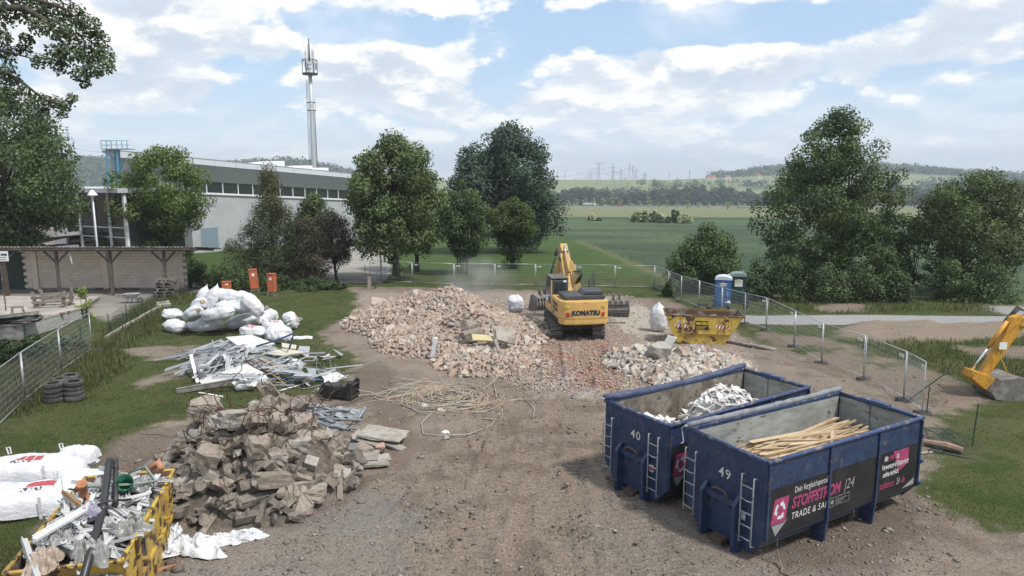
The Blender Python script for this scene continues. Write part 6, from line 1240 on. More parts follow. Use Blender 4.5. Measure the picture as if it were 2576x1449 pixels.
M_CABGL = mat('cab_glass', (0.03, 0.04, 0.045), var=0.05, rough=0.08, spec=0.8); M_RED = mat('red_reflector', (0.42, 0.035, 0.02), var=0.05, rough=0.4); M_BUCKET = mat('worn_bucket_steel', (0.16, 0.145, 0.13), (0.26, 0.24, 0.215), scale=3, lo=0.45, hi=0.65, var=0.2, rough=0.7, c3=(0.12, 0.07, 0.045), lo3=0.6, hi3=0.7)
SHOE = MB().box((0, 0, 0.03), (0.70, 0.215, 0.03)).box((0, -0.085, 0.06), (0.70, 0.03, 0.06)).box((0, 0.0, 0.055), (0.70, 0.018, 0.035)).box((0, 0.06, 0.055), (0.70, 0.018, 0.035)).mesh('track_shoe', M_TRACK)
def excavator(name, label, loc, yaw_t, yaw_h, brand, arm):
 root = thing(name, label, 'excavator', loc, yaw_t)
 L, h, n = 4.7, 0.98, 46
 for s in (-1, 1):
  tr = MB(); tr.prism([(-L / 2 + 0.25, 0.22), (-L / 2 + 0.1, 0.5), (-L / 2 + 0.3, 0.78), (L / 2 - 0.3, 0.78), (L / 2 - 0.1, 0.5), (L / 2 - 0.25, 0.22)], 'x', s * 1.2 - 0.2, s * 1.2 + 0.2)
  to = tr.build('track', M_CHAR, root); rad = h / 2 - 0.06; straight = L - 2 * rad; per = 2 * straight + 2 * math.pi * rad
  for i in range(n):
   q = per * i / n
   if q < straight: y, z, a = -straight / 2 + q, 0.06 + 2 * rad, 0
   elif q < straight + math.pi * rad: t = (q - straight) / rad; y, z, a = straight / 2 + rad * math.sin(t), 0.06 + rad + rad * math.cos(t), -t
   elif q < 2 * straight + math.pi * rad: y, z, a = straight / 2 - (q - straight - math.pi * rad), 0.06, math.pi
   else: t = (q - 2 * straight - math.pi * rad) / rad; y, z, a = -straight / 2 - rad * math.sin(t), 0.06 + rad - rad * math.cos(t), math.pi - t
   obj('track_shoe', SHOE, to, (s * 1.2, y, z), (a, 0, 0))
 MB().prism([(-1.0, 0.45), (-0.85, 0.92), (0.85, 0.92), (1.0, 0.45), (0.8, 0.6), (-0.8, 0.6)], 'y', -1.6, 1.4).build('car_body', M_CHAR, root)
 MB().lathe([(0.75, 0.9), (0.75, 1.14), (0.0, 1.14)], 20).build('slew_ring', M_CHAR, root)
 H = bpy.data.objects.new('upper_structure', None); COL.objects.link(H); H.parent = root; H.rotation_euler = (0, 0, yaw_h - yaw_t)
 # the slewing upper part carries its pieces one level down, so parent them to the thing turned by hand
 Mt = Matrix.Rotation(yaw_h - yaw_t, 4, 'Z'); bpy.data.objects.remove(H)
 def up(o): o.matrix_local = Mt @ o.matrix_local; return o
 def part(mb, nm, m, sub=None, **k):
  o = mb.build(nm, m, root if sub is None else sub, **k)
  if sub is None: o.rotation_euler = (0, 0, yaw_h - yaw_t)
  return o
 cw = [(-1.38, -2.25), (-1.36, -2.75), (-1.15, -2.98), (-0.6, -3.08), (0.6, -3.08), (1.15, -2.98), (1.36, -2.75), (1.38, -2.25)]
 c = part(MB().prism(cw, 'z', 1.08, 2.42), 'counterweight', M_YEL, bevel=0.09, smooth=False)
 part(MB().prism([(x * 1.004, y * 1.004) for x, y in cw], 'z', 1.43, 1.455), 'counterweight_seam', mat('seam_dark_yellow', (0.30, 0.19, 0.06), var=0.1), c)  # thin band in darker yellow marks the joint
 if brand:
  text('KOMATSU', 0.36, M_NAVYT, c, (0.02, -3.10, 1.64), (R(90), 0, 0), sx=0.92, bold=0.022, align='CENTER', spacing=1.03)
  for s in (-1, 1):
   part(MB().add([(s * 1.08, -3.03, 1.56), (s * 0.86 if s < 0 else s * 0.9, -3.075, 1.56), (s * 0.92, -3.065, 1.78), (s * 1.1, -3.02, 1.78)], [(0, 1, 2, 3)]), 'reflector', M_RED, c, fix=False)
   part(MB().add([(s * 1.02 - 0.14, -3.045, 2.02), (s * 1.02 + 0.14, -3.045, 2.02), (s * 1.02 + 0.14, -3.045, 2.18), (s * 1.02 - 0.14, -3.045, 2.18)], [(0, 1, 2, 3)]), 'warning_label', mat('yellow_label', (0.70, 0.50, 0.05), var=0.02), c, fix=False)
   part(MB().add([(s * 1.02 - 0.12, -3.05, 2.05), (s * 1.02 - 0.02, -3.05, 2.05), (s * 1.02 - 0.07, -3.05, 2.15)], [(0, 1, 2)]), 'warning_sign', M_NAVYT, c, fix=False); part(MB().bx(s * 1.02 + 0.02, s * 1.02 + 0.11, -3.051, -3.048, 2.09, 2.105), 'warning_print', M_NAVYT, c)
  part(MB().box((-0.02, -3.06, 2.34), (0.20, 0.06, 0.12)), 'lift_eye_cover', M_YEL, c, bevel=0.015)
 part(MB().bx(-1.3, 1.3, -2.24, 1.5, 1.10, 1.30), 'deck_frame', M_CHAR)
 part(MB().bx(-1.38, -0.3, -2.24, -0.42, 1.31, 2.36), 'left_housing', M_YEL, bevel=0.04)
 part(MB().bx(0.42, 1.38, -2.24, 1.2, 1.31, 2.20), 'right_housing', M_YEL, bevel=0.04)
 for k in range(2):
  for q in range(3): part(MB().box((-1.385, -2.0 + 0.28 * q, 1.75 + 0.28 * k), (0.02, 0.2, 0.2)), 'side_grille', M_CHAR)
 for k in range(3): part(MB().box((-1.385, -1.0, 1.5 + 0.28 * k), (0.02, 0.45, 0.22)), 'side_grille', M_CHAR)
 text('PC', 0.2, M_WHITEP, root, Mt @ Vector((-1.40, -0.85, 1.84)), (R(90), 0, R(-90) + yaw_h - yaw_t), name='model_print'); text('290', 0.2, M_WHITEP, root, Mt @ Vector((-1.40, -0.85, 1.58)), (R(90), 0, R(-90) + yaw_h - yaw_t), name='model_print')
 hd = part(MB().bx(-1.12, 1.2, -2.70, -0.9, 2.43, 2.66), 'engine_hood', M_CHAR, bevel=0.06)
 part(MB().prism([(-0.05, 2.66), (0.16, 2.87), (1.08, 2.87), (1.16, 2.66)], 'y', -2.5, -1.1), 'hood_raise', M_CHAR, hd, bevel=0.05)
 for k in range(6): part(MB().box((-0.85, -2.715, 2.47 + 0.03 * k), (0.5, 0.01, 0.018)), 'louver', M_TRACK, hd)
 part(MB().tube([(0.55, -1.6, 2.95), (0.55, -1.6, 3.14), (0.50, -1.7, 3.2)], 0.055, 8), 'exhaust', M_CHAR)
 for pts in ([(1.05, -0.9, 2.7), (1.05, -0.9, 3.6), (1.05, -0.3, 3.6), (1.05, -0.3, 2.7)], [(0.72, -0.9, 2.7), (0.72, -0.9, 3.25), (1.05, -0.9, 3.3)], [(1.25, 0.2, 2.2), (1.25, 0.2, 3.1), (1.25, 1.0, 3.1), (1.25, 1.0, 2.2)]): part(MB().tube(pts, 0.022, 6), 'hand_rail', M_CHAR)
 # cab
 prof = [(-0.32, 1.31), (-0.32, 3.15), (-0.2, 3.26), (1.3, 3.26), (1.55, 2.6), (1.55, 1.31)]
 part(MB().prism(prof, 'x', -1.36, -0.38), 'cab', M_CHAR, bevel=0.03)
 part(MB().bx(-1.36, -0.36, -0.34, 1.38, 3.262, 3.33), 'cab_roof', M_TRACK, bevel=0.02)
 part(MB().bx(-1.22, -0.52, -0.335, -0.323, 2.2, 3.08), 'rear_window', M_CABGL); part(MB().bx(-1.372, -1.362, -0.05, 0.55, 2.15, 3.05), 'side_window', M_CABGL); part(MB().bx(-1.372, -1.362, 0.68, 1.28, 1.75, 3.05), 'side_window', M_CABGL)
 part(MB().bx(-1.385, -1.345, -0.34, -0.16, 1.31, 3.2), 'cab_pillar', M_YEL); part(MB().bx(-1.385, -1.364, -0.3, 1.5, 1.31, 1.72), 'cab_sill', M_YEL)
 part(MB().tube([(-1.0, -0.36, 2.3), (-1.0, -0.42, 2.35), (-1.0, -0.42, 3.0), (-0.72, -0.42, 3.05), (-0.72, -0.42, 2.35)], 0.018, 6), 'grab_handle', M_CHAR)
 part(MB().box((-0.6, -0.38, 3.12), (0.18, 0.1, 0.1)), 'work_lamp', M_WHITE)
 arm(root, part, Mt); return root
def plate_arm(poly, w, x=0.0): return MB().prism(poly, 'x', x - w / 2, x + w / 2)
def cylinder(part, a, b, r, t=0.55, m=None):
 a = Vector(a); b = Vector(b); c = a.lerp(b, t); part(MB().tube([a, c], r, 10), 'ram_barrel', m or M_YELD, smooth=True); part(MB().tube([c, b], r * 0.55, 8), 'ram_rod', M_CHROME, smooth=True)
def arm_main(root, part, Mt):
 bm = part(plate_arm([(0.45, 1.6), (0.75, 2.05), (1.9, 3.2), (2.75, 4.1), (3.1, 4.45), (3.5, 4.45), (3.55, 4.15), (3.2, 3.75), (2.4, 2.85), (1.1, 1.6)], 0.62, 0.12), 'boom', M_YELD, bevel=0.04)
 st = part(plate_arm([(2.95, 4.55), (3.45, 4.95), (3.9, 4.8), (4.3, 4.0), (5.35, 2.3), (5.15, 2.1), (4.9, 2.2), (3.9, 3.55), (3.1, 4.2)], 0.46, 0.12), 'stick', M_YELD, bevel=0.04)
 for s in (-1, 1): cylinder(part, (0.12 + s * 0.42, 1.3, 1.5), (0.12 + s * 0.40, 2.45, 3.25), 0.10, 0.6)
 cylinder(part, (0.12, 1.7, 3.35), (0.12, 3.15, 4.8), 0.11, 0.72)
 cylinder(part, (0.12, 4.25, 4.4), (0.12, 5.35, 2.85), 0.09, 0.6)
 for k in range(5): x = 0.30 + 0.09 * k; part(MB().tube([(x, 0.6, 1.9), (x, 0.95, 2.5), (x - 0.02, 1.9, 3.35), (x - 0.05 * k, 2.5, 3.95)], 0.028, 6), 'hydraulic_pipe', M_YELD, smooth=True)
 for k in range(6): x = 0.38 + 0.06 * k; part(MB().tube([(x, 1.1 + 0.05 * k, 2.7), (x + 0.10, 0.95, 3.1 + 0.05 * k), (x + 0.10, 1.3, 3.5), (x, 1.9, 3.35)], 0.022, 6), 'hose', M_HOSE, smooth=True)
 for k in range(4): x = -0.22 - 0.03 * k; part(MB().tube([(x, 2.5, 3.95), (x - 0.1, 3.1, 4.5), (x - 0.08, 3.6, 4.65 - 0.1 * k), (x, 4.0, 4.1)], 0.026, 6), 'hose', M_HOSE, smooth=True)
 text('KOMATSU', 0.3, M_NAVYT, bm, (0.435, 1.25, 2.2), (R(90), R(-47), R(90)), sx=0.8, bold=0.008)
 cp = part(MB().prism([(4.85, 2.55), (5.45, 2.6), (5.6, 2.0), (5.35, 1.55), (4.9, 1.6), (4.75, 2.1)], 'x', -0.2, 0.44), 'coupler', M_RUSTST, bevel=0.02)
 part(MB().prism([(4.6, 1.75), (5.5, 1.7), (5.9, 1.1), (5.6, 0.45), (5.0, 0.15), (4.55, 0.3), (4.75, 0.9), (4.5, 1.3)], 'x', -0.45, 0.7), 'grab_bucket', M_BUCKET, bevel=0.02)
 for k in range(6): part(MB().tube([(-0.28 - 0.02 * k, 4.0 + 0.1 * k, 4.0 - 0.25 * k), (-0.42, 4.5, 3.2), (-0.38 - 0.03 * k, 5.0, 2.6 - 0.05 * k)], 0.025, 5), 'hose', M_HOSE)
gx = G(1443, 856); EXL = (3.62, 41.2, hz(3.62, 41.2))
excavator('crawler_excavator', 'yellow crawler excavator seen from behind on the rubble field', EXL, R(1.5), R(8), True, arm_main)
def arm_side(root, part, Mt):
 bm = part(plate_arm([(0.45, 1.6), (0.75, 2.2), (2.6, 4.1), (3.8, 4.4), (6.25, 3.25), (6.4, 2.95), (6.15, 2.85), (3.8, 3.8), (2.8, 3.3), (1.1, 1.6)], 0.45, 0.12), 'boom', M_YELO, bevel=0.04)
 st = part(plate_arm([(6.15, 3.2), (6.4, 3.4), (6.68, 3.28), (6.95, 2.45), (7.72, 0.9), (7.6, 0.72), (7.42, 0.78), (6.62, 2.2), (6.2, 2.85)], 0.32, 0.12), 'stick', M_YELO, bevel=0.04)
 cylinder(part, (0.12, 6.78, 3.1), (0.12, 8.05, 1.0), 0.085, 0.5, M_YELO)
 part(MB().bx(0.33, 0.36, 6.95, 7.2, 1.95, 2.2), 'info_label', M_SIGNW); part(MB().bx(-0.12, -0.09, 6.85, 7.15, 2.0, 2.28), 'info_label', M_SIGNW)
 for k in range(4): part(MB().tube([(0.2 + 0.05 * k, 5.9, 3.45), (0.2 + 0.05 * k, 6.3, 3.55 + 0.04 * k), (0.2 + 0.05 * k, 6.75, 3.1), (0.25, 6.95, 2.6)], 0.022, 5), 'hose', M_HOSE)
 part(MB().tube([(-0.15, 7.2, 1.9), (-0.3, 6.9, 1.2), (-0.2, 6.7, 0.9)], 0.02, 5), 'hose', mat('yellow_hose', (0.5, 0.33, 0.03), var=0.1))
 part(MB().prism([(7.5, 0.95), (8.15, 1.15), (8.2, 0.85), (7.7, 0.45), (7.35, 0.2), (7.15, 0.45), (7.2, 0.8)], 'x', -0.2, 0.44), 'coupler', M_YELO, bevel=0.02)
 part(MB().add([(x, y, z) for x in (-0.55, 0.8) for (y, z) in ((7.55, 0.35), (7.2, 0.85), (6.5, 0.95), (5.6, 0.62), (5.65, 0.55), (6.0, 0.05), (6.6, -0.03), (7.35, 0.05))], [(0, 1, 9, 8), (1, 2, 10, 9), (2, 3, 11, 10), (5, 6, 14, 13), (6, 7, 15, 14), (7, 0, 8, 15), (0, 7, 6, 5, 4, 3, 2, 1), (8, 9, 10, 11, 12, 13, 14, 15), (4, 5, 13, 12)]), 'bucket', M_BUCKET)
 part(MB().bx(-0.56, 0.81, 5.58, 5.70, 0.50, 0.66), 'cutting_edge', M_RUSTST)
ex2 = Vector((26.6, 27.6, 0)); excavator('crawler_excavator', 'second excavator, only its bent yellow arm and bucket showing at the right edge', (ex2.x, ex2.y, hz(ex2.x, ex2.y)), R(88), R(90), False, arm_side)
# spare buckets beside the machine
def bucket(px, pb, rz, w, label, slots=False, ribs=True):
 p = G(px, pb); root = thing('digger_bucket', label, 'bucket', (p.x, p.y, hz(p.x, p.y)), rz); h = 1.15
 pr = [(-0.55, 0.0), (-0.75, 0.5), (-0.55, 1.0), (-0.1, h), (0.35, h - 0.1), (0.30, h - 0.18), (-0.1, h - 0.12), (-0.48, 0.92), (-0.66, 0.5), (-0.5, 0.07), (0.7, 0.07), (0.75, 0.0)]
 MB().prism(pr, 'x', -w / 2, w / 2).build('shell', M_BUCKET, root)
 for s in (-1, 1): MB().prism([(-0.55, 0.0), (-0.75, 0.5), (-0.55, 1.0), (-0.1, h), (0.35, h - 0.1), (0.75, 0.0)], 'x', s * w / 2 - 0.03, s * w / 2 + 0.03).build('side_plate', M_BUCKET, root)
 for s in (-0.2, 0.2): MB().prism([(-0.5, 1.0), (-0.3, 1.5), (0.05, 1.5), (0.15, 1.1)], 'x', s - 0.03, s + 0.03).build('ear', M_BUCKET, root)
 if ribs:
  for k in range(6): MB().box((0, -0.68, 0.15 + 0.14 * k), (w * 0.96, 0.12, 0.03)).build('wear_strip', M_TRACK, root)
  for k in range(4): MB().lathe([(0.0, 0.0), (0.13, 0.0), (0.13, 0.04), (0.0, 0.04)], 10, (-w / 2 + w * (k + 0.5) / 4, -0.70, 1.0), Matrix.Rotation(R(90), 3, 'X')).build('boss', M_TRACK, root)
 if slots:
  for k in range(6):
   for q in range(3): MB().box((-w / 2 + w * (k + 0.5) / 6, -0.72 + 0.05 * abs(q - 1), 0.28 + 0.28 * q), (0.06, 0.1, 0.2)).build('slot', M_HOSE, root)
bucket(1549, 794, R(4), 1.5, 'worn digging bucket on the ground right of the excavator'); bucket(1362, 779, R(25), 1.3, 'slotted sorting bucket on the ground left of the excavator', True, False)
# ================================================================ yellow skips
def worn_yellow(seed): return mat('worn_yellow_skip', (0.52, 0.355, 0.06), (0.36, 0.23, 0.075), scale=1.8, lo=0.46, hi=0.6, rough=0.6, var=0.12, c3=(0.075, 0.042, 0.028), lo3=0.535 if seed else 0.56, hi3=0.565 if seed else 0.60, scale3=3.2 if seed else 2.6, bump=0.15)
M_YSKIP = worn_yellow(0); M_YSKIP2 = worn_yellow(1); M_RUSTIN = mat('rusty_inside', (0.12, 0.070, 0.045), (0.26, 0.23, 0.21), scale=2, lo=0.5, hi=0.65, var=0.25, rough=0.9)
def skip_body(root, LT, LB, W_, H, off, M):
 """long sides trapezoid; x runs along the skip"""
 a0, a1 = -LT / 2, LT / 2; b0, b1 = -LB / 2 + off, LB / 2 + off; t = 0.03
 for s in (-1, 1):
  MB().prism([(b0, 0.06), (b1, 0.06), (a1, H), (a0, H)], 'y', s * W_ / 2 - (t if s > 0 else 0), s * W_ / 2 + (t if s < 0 else 0)).build('side_wall', M, root)
  MB().add([(b0 + 0.05, s * (W_ / 2 - t - 0.002), 0.1), (b1 - 0.05, s * (W_ / 2 - t - 0.002), 0.1), (a1 - 0.05, s * (W_ / 2 - t - 0.002), H - 0.05), (a0 + 0.05, s * (W_ / 2 - t - 0.002), H - 0.05)], [(0, 1, 2, 3)]).build('lining', M_RUSTIN, root, fix=False)
  MB().tube([(a0, s * W_ / 2, H), (a1, s * W_ / 2, H)], 0.04, 6).build('rim', M_RUSTIN if M is M_YSKIP else M, root)
  MB().bx(b0 + 0.2, b1 + 0.3, s * (W_ / 2 + 0.002), s * (W_ / 2 + 0.07), 0.62, 0.70).build('side_ledge', M, root)
  for x in (-0.28, 0.28): MB().bx(x * LT - 0.06, x * LT + 0.06, s * (W_ / 2 + 0.002), s * (W_ / 2 + 0.06), 0.70, H - 0.04).build('side_rib', M, root)
  for x in (-0.3, 0.3): MB().tube([(x * LB * 1.1, s * (W_ / 2 + 0.0), 0.9), (x * LB * 1.1, s * (W_ / 2 + 0.14), 0.9)], 0.05, 8).build('lifting_lug', M, root)
 for (ax, bx_) in ((a0, b0), (a1, b1)):
  d = 0.03 if ax < 0 else -0.03
  MB().add([(bx_, -W_ / 2 + t, 0.06), (bx_, W_ / 2 - t, 0.06), (ax, W_ / 2 - t, H), (ax, -W_ / 2 + t, H), (bx_ + d, -W_ / 2 + t, 0.06), (bx_ + d, W_ / 2 - t, 0.06), (ax + d, W_ / 2 - t, H), (ax + d, -W_ / 2 + t, H)], [(0, 1, 2, 3), (7, 6, 5, 4), (3, 2, 6, 7), (0, 4, 5, 1), (0, 3, 7, 4), (1, 5, 6, 2)]).build('end_wall', M_RUSTIN if ax > 0 else M, root)
  MB().tube([(ax, -W_ / 2, H), (ax, W_ / 2, H)], 0.04, 6).build('rim', M_RUSTIN if M is M_YSKIP else M, root)
 MB().bx(b0, b1, -W_ / 2 + t, W_ / 2 - t, 0.0, 0.06).build('floor_plate', M, root)
def erd_skip():
 p = G(1772, 868); rz = R(-9); root = thing('yellow_skip', 'rusty yellow skip with striped markings beside the stone heap', 'skip', (p.x + 0.1, p.y + 1.0, hz(p.x, p.y + 0.8)), rz); W_ = 1.9; H = 1.62
 skip_body(root, 4.15, 2.5, W_, H, -0.15, M_YSKIP); ys_ = -W_ / 2 - 0.006
 MS = M_SIGNW
 for x0 in (-1.55, 0.62):
  w = 0.72; pl = MB().add([(x0, ys_, 0.95), (x0 + w, ys_, 0.95), (x0 + w, ys_, 1.13), (x0, ys_, 1.13)], [(0, 1, 2, 3)]).build('stripe_plate', MS, root, fix=False)
  for k in range(4): a = x0 + 0.02 + k * 0.18; MB().add([(a, ys_ - 0.003, 0.953), (a + 0.09, ys_ - 0.003, 0.953), (a + 0.17, ys_ - 0.003, 1.127), (a + 0.08, ys_ - 0.003, 1.127)], [(0, 1, 2, 3)]).build('red_stripe', M_RED, pl, fix=False)
 MB().add([(-1.4, ys_, 1.22), (-1.02, ys_, 1.22), (-1.02, ys_, 1.34), (-1.4, ys_, 1.34)], [(0, 1, 2, 3)]).build('number_plate', MS, root, fix=False); text('07-070', 0.1, M_NAVYT, root, (-1.39, ys_ - 0.004, 1.245), (R(90), 0, 0), name='number')
 sg = MB().add([(-0.46, ys_ - 0.005, 0.86), (0.24, ys_ - 0.005, 0.86), (0.24, ys_ - 0.005, 1.34), (-0.46, ys_ - 0.005, 1.34)], [(0, 1, 2, 3)]).build('sign_plate', M_BANNER, root, fix=False)
 YP = mat('yellow_print', (0.55, 0.42, 0.04), var=0); text('ERD', 0.2, YP, sg, (-0.10, ys_ - 0.009, 1.14), (R(90), 0, 0), bold=0.01)
 MB().bx(-0.42, -0.14, ys_ - 0.009, ys_ - 0.008, 1.15, 1.26).build('print_block', YP, sg)
 for k in range(3): MB().bx(-0.4, 0.18 - 0.08 * k, ys_ - 0.009, ys_ - 0.008, 1.04 - 0.07 * k, 1.062 - 0.07 * k).build('print_line', YP, sg)
 n = 30; r = random.Random(12)
 vs = []
 for i in range(13):
  for j in range(7): x = -1.9 + 3.6 * i / 12; y = -0.85 + 1.7 * j / 6; vs.append((x, y, 1.28 + 0.2 * math.sin(i * 0.9 + j) * 0.5 + r.uniform(-.05, .05) - 0.3 * max(0, x - 0.8)))
 MB().add(vs, [(i * 7 + j, (i + 1) * 7 + j, (i + 1) * 7 + j + 1, i * 7 + j + 1) for i in range(12) for j in range(6)]).build('rubble_load', mat('dark_rubble_load', (0.15, 0.11, 0.085), (0.28, 0.22, 0.18), scale=7, var=0.3, bump=0.8), root)
 return root
ERD = erd_skip()
# ================================================================ heaps of rubble
def GH(px, py, h=0.0):
 """point on the line of sight that lies h above the land"""
 u = (px - 1288) / F; v = (py - 724.5) / F; c, s = math.cos(PITCH), math.sin(PITCH); p = G(px, py)
 for _ in range(6): t = (CH - z0s(p.x, p.y) - h) / (s + v * c); p = Vector((u * t, (c - v * s) * t, z0s(p.x, p.y) + h))
 return p
def rock_mesh(seed, dims, rough=0.12, mat_=None, cuts=2, name='chunk'):
 """broken lump: a box whose faces are chipped and uneven"""
 r = random.Random(seed); bm = bmesh.new(); bmesh.ops.create_cube(bm, size=1.0); bmesh.ops.subdivide_edges(bm, edges=bm.edges[:], cuts=cuts, use_grid_fill=True)
 cut = [Vector((r.choice((-1, 1)) * r.uniform(.5, 1), r.choice((-1, 1)) * r.uniform(.5, 1), r.choice((-1, 1)) * r.uniform(.3, 1))).normalized() for _ in range(3)]
 for v in bm.verts:
  for n in cut:
   d = v.co.dot(n) - r.uniform(0.50, 0.56)
   if d > 0: v.co -= n * d
  v.co += Vector((r.uniform(-1, 1), r.uniform(-1, 1), r.uniform(-1, 1))) * rough * 0.5
  v.co = Vector((v.co.x * dims[0], v.co.y * dims[1], v.co.z * dims[2]))
 me = bpy.data.meshes.new(name); bm.to_mesh(me); bm.free()
 if mat_: me.materials.append(mat_)
 return me
def box_cloud(pos, dims, col, seed, tilt=1.0):
 """many broken bricks as one array mesh: jittered boxes turned at random"""
 r_ = np.random.default_rng(seed); n = len(pos); cs = np.array([(x, y, z) for z in (-.5, .5) for y in (-.5, .5) for x in (-.5, .5)])
 P = (cs[None] + r_.uniform(-.12, .12, (n, 8, 3))) * np.asarray(dims)[:, None]
 q = r_.normal(size=(n, 4)); q[:, 0] *= 1.0 / tilt; q /= np.linalg.norm(q, axis=1)[:, None]; w, x, y, z = q.T
 M = np.stack([np.stack([1 - 2 * (y * y + z * z), 2 * (x * y - w * z), 2 * (x * z + w * y)], -1), np.stack([2 * (x * y + w * z), 1 - 2 * (x * x + z * z), 2 * (y * z - w * x)], -1), np.stack([2 * (x * z - w * y), 2 * (y * z + w * x), 1 - 2 * (x * x + y * y)], -1)], 1)
 V = np.einsum('nij,nkj->nki', M, P) + np.asarray(pos)[:, None]
 fs = np.array([(0, 2, 3, 1), (4, 5, 7, 6), (0, 1, 5, 4), (2, 6, 7, 3), (0, 4, 6, 2), (1, 3, 7, 5)]); Fc = (fs[None] + (np.arange(n) * 8)[:, None, None]).reshape(-1, 4)
 return V.reshape(-1, 3), Fc, np.repeat(np.asarray(col), 8, 0)
def heap_mesh(hf, x0, x1, y0, y1, n, m, base):
 X, Y = np.meshgrid(np.linspace(x0, x1, n), np.linspace(y0, y1, m)); H = hf(X, Y); Z = z0(X, Y) + H + (fbm(X, Y, 0.7, 3) - 0.5) * 0.25 * np.clip(H, 0, 1) - 0.06
 V = np.stack([X - base[0], Y - base[1], Z - base[2]], -1).reshape(-1, 3); i = np.arange(n * m).reshape(m, n); Fc = np.stack([i[:-1, :-1], i[:-1, 1:], i[1:, 1:], i[1:, :-1]], -1).reshape(-1, 4); return V, Fc
def smax(*a, k=0.35):
 a = np.stack(a); return k * np.log(np.sum(np.exp(a / k), 0)) - k * math.log(len(a)) * 0.6
def cone(X, Y, cx, cy, h, rx, ry): return h * (1 - np.sqrt(((X - cx) / rx) ** 2 + ((Y - cy) / ry) ** 2))
PAL = np.array([(0.40, 0.315, 0.25), (0.42, 0.33, 0.265), (0.37, 0.30, 0.245), (0.36, 0.32, 0.285), (0.46, 0.40, 0.34), (0.37, 0.26, 0.20), (0.41, 0.30, 0.235), (0.33, 0.27, 0.22)])
M_BRICK = mat('broken_brick', None, objcol=((0.35, 0.28, 0.225), (0.43, 0.345, 0.275), (0.38, 0.265, 0.20), (0.45, 0.38, 0.315), (0.35, 0.31, 0.275), (0.41, 0.315, 0.245), (0.48, 0.43, 0.375)), c2=(0.27, 0.215, 0.175), scale=7, lo=0.5, hi=0.75, var=0.15, bump=0.4, rough=0.95)
M_RUBS = mat('rubble_pieces', (1, 1, 1), attr=True, scale=9, var=0.22, rough=0.95)
def hollow_brick(seed):
 mb = MB(); L, W_, H = 0.36, 0.26, 0.22
 for z in (-H / 2, -H / 6, H / 6, H / 2): mb.box((0, 0, z), (L, W_, 0.022))
 for y in (-W_ / 2, -W_ / 6, W_ / 6, W_ / 2): mb.box((0, y, 0), (L * 0.998, 0.02, H * 0.96))
 return mb.mesh('brick', M_BRICK)
BR = [rock_mesh(600 + i, d, 0.10, M_BRICK, 1, 'brick') for i, d in enumerate([(0.34, 0.24, 0.2), (0.4, 0.25, 0.16), (0.26, 0.2, 0.2), (0.48, 0.3, 0.2), (0.3, 0.15, 0.1), (0.24, 0.24, 0.18), (0.55, 0.32, 0.14), (0.36, 0.3, 0.26)])] + [MB().box((0, 0, 0), d).mesh('brick', M_BRICK) for d in ((0.3, 0.17, 0.14), (0.4, 0.24, 0.2), (0.25, 0.12, 0.08))] + [hollow_brick(1)]
def rubble_heap(name, label, hf, box, n_parts, n_stuff, seed, core_mat, prefer, size=1.0, bare=None, pal=PAL):
 x0, x1, y0_, y1 = box; cx, cy = (x0 + x1) / 2, y0_ + (y1 - y0_) * 0.35; base = (cx, cy, z0s(cx, cy)); root = thing(name, label, 'rubble', base); r_ = np.random.default_rng(seed); r = random.Random(seed)
 V, Fc = heap_mesh(hf, x0, x1, y0_, y1, 110, 110, base); obj('mound', np_mesh('mound', V, Fc, core_mat, None, smooth=True), root)
 def sample(n):
  X = r_.uniform(x0, x1, n * 8); Y = r_.uniform(y0_, y1, n * 8); H = hf(X, Y); k = (H > 0.03) & (r_.random(n * 8) < np.clip(0.25 + H, 0, 1))
  if bare is not None: k &= ~(bare(X, Y) & (r_.random(n * 8) < 0.85))
  return X[k][:n], Y[k][:n], H[k][:n]
 X, Y, H = sample(n_stuff); n = len(X); s = r_.uniform(0.35, 1.0, n) * size; dims = np.stack([r_.uniform(.16, .38, n), r_.uniform(.12, .24, n), r_.uniform(.07, .2, n)], -1) * s[:, None]
 V, Fc, cc = box_cloud(np.stack([X - base[0], Y - base[1], z0(X, Y) + H - base[2] + 0.02], -1), dims, pal[r_.integers(0, len(pal), n)] * r_.uniform(0.75, 1.15, (n, 1)), seed + 1)
 obj('brick_pieces', np_mesh('brick_pieces', V, Fc, M_RUBS, cc), root)['kind'] = 'stuff'
 X, Y, H = sample(n_parts * 3); o = np.argsort(-prefer(X, Y) + r_.uniform(0, 2.0, len(X)))[:n_parts]
 for i in o:
  sc = r.uniform(0.7, 1.25) * size
  obj('brick', r.choice(BR), root, (X[i] - base[0], Y[i] - base[1], z0s(X[i], Y[i]) + H[i] - base[2] + 0.06), (r.uniform(-.9, .9), r.uniform(-.9, .9), r.uniform(0, 6.28)), sc)
 return root
def h_main(X, Y):
 h = smax(cone(X, Y, -6.0, 44.0, 2.35, 4.6, 5.2), cone(X, Y, -3.8, 43.2, 2.6, 5.2, 6.0), cone(X, Y, -8.0, 44.5, 1.5, 3.5, 4.5), cone(X, Y, -2.0, 39.5, 1.7, 4.3, 5.5), cone(X, Y, -1.6, 33.5, 0.85, 3.4, 4.6), cone(X, Y, -4.6, 38.0, 1.25, 4.2, 4.5), cone(X, Y, 0.6, 41.0, 0.75, 3.6, 5.0), cone(X, Y, 1.2, 33.0, 0.35, 2.2, 3.0), np.zeros_like(X) - 0.25, k=0.22)
 return h + (fbm(X, Y, 1.3, 3) - 0.5) * 0.5 * np.clip(h, 0, 1)
M_MOUND = mat('rubble_dust', (0.27, 0.215, 0.175), (0.35, 0.29, 0.24), scale=3, lo=0.4, hi=0.65, var=0.3, bump=1.0, bscale=9, rough=0.95)
bare_m = lambda X, Y: (np.hypot((X + 2.6 - (Y - 38) * 0.05) / 1.5, (Y - 38.3) / 2.6) < 1.0)
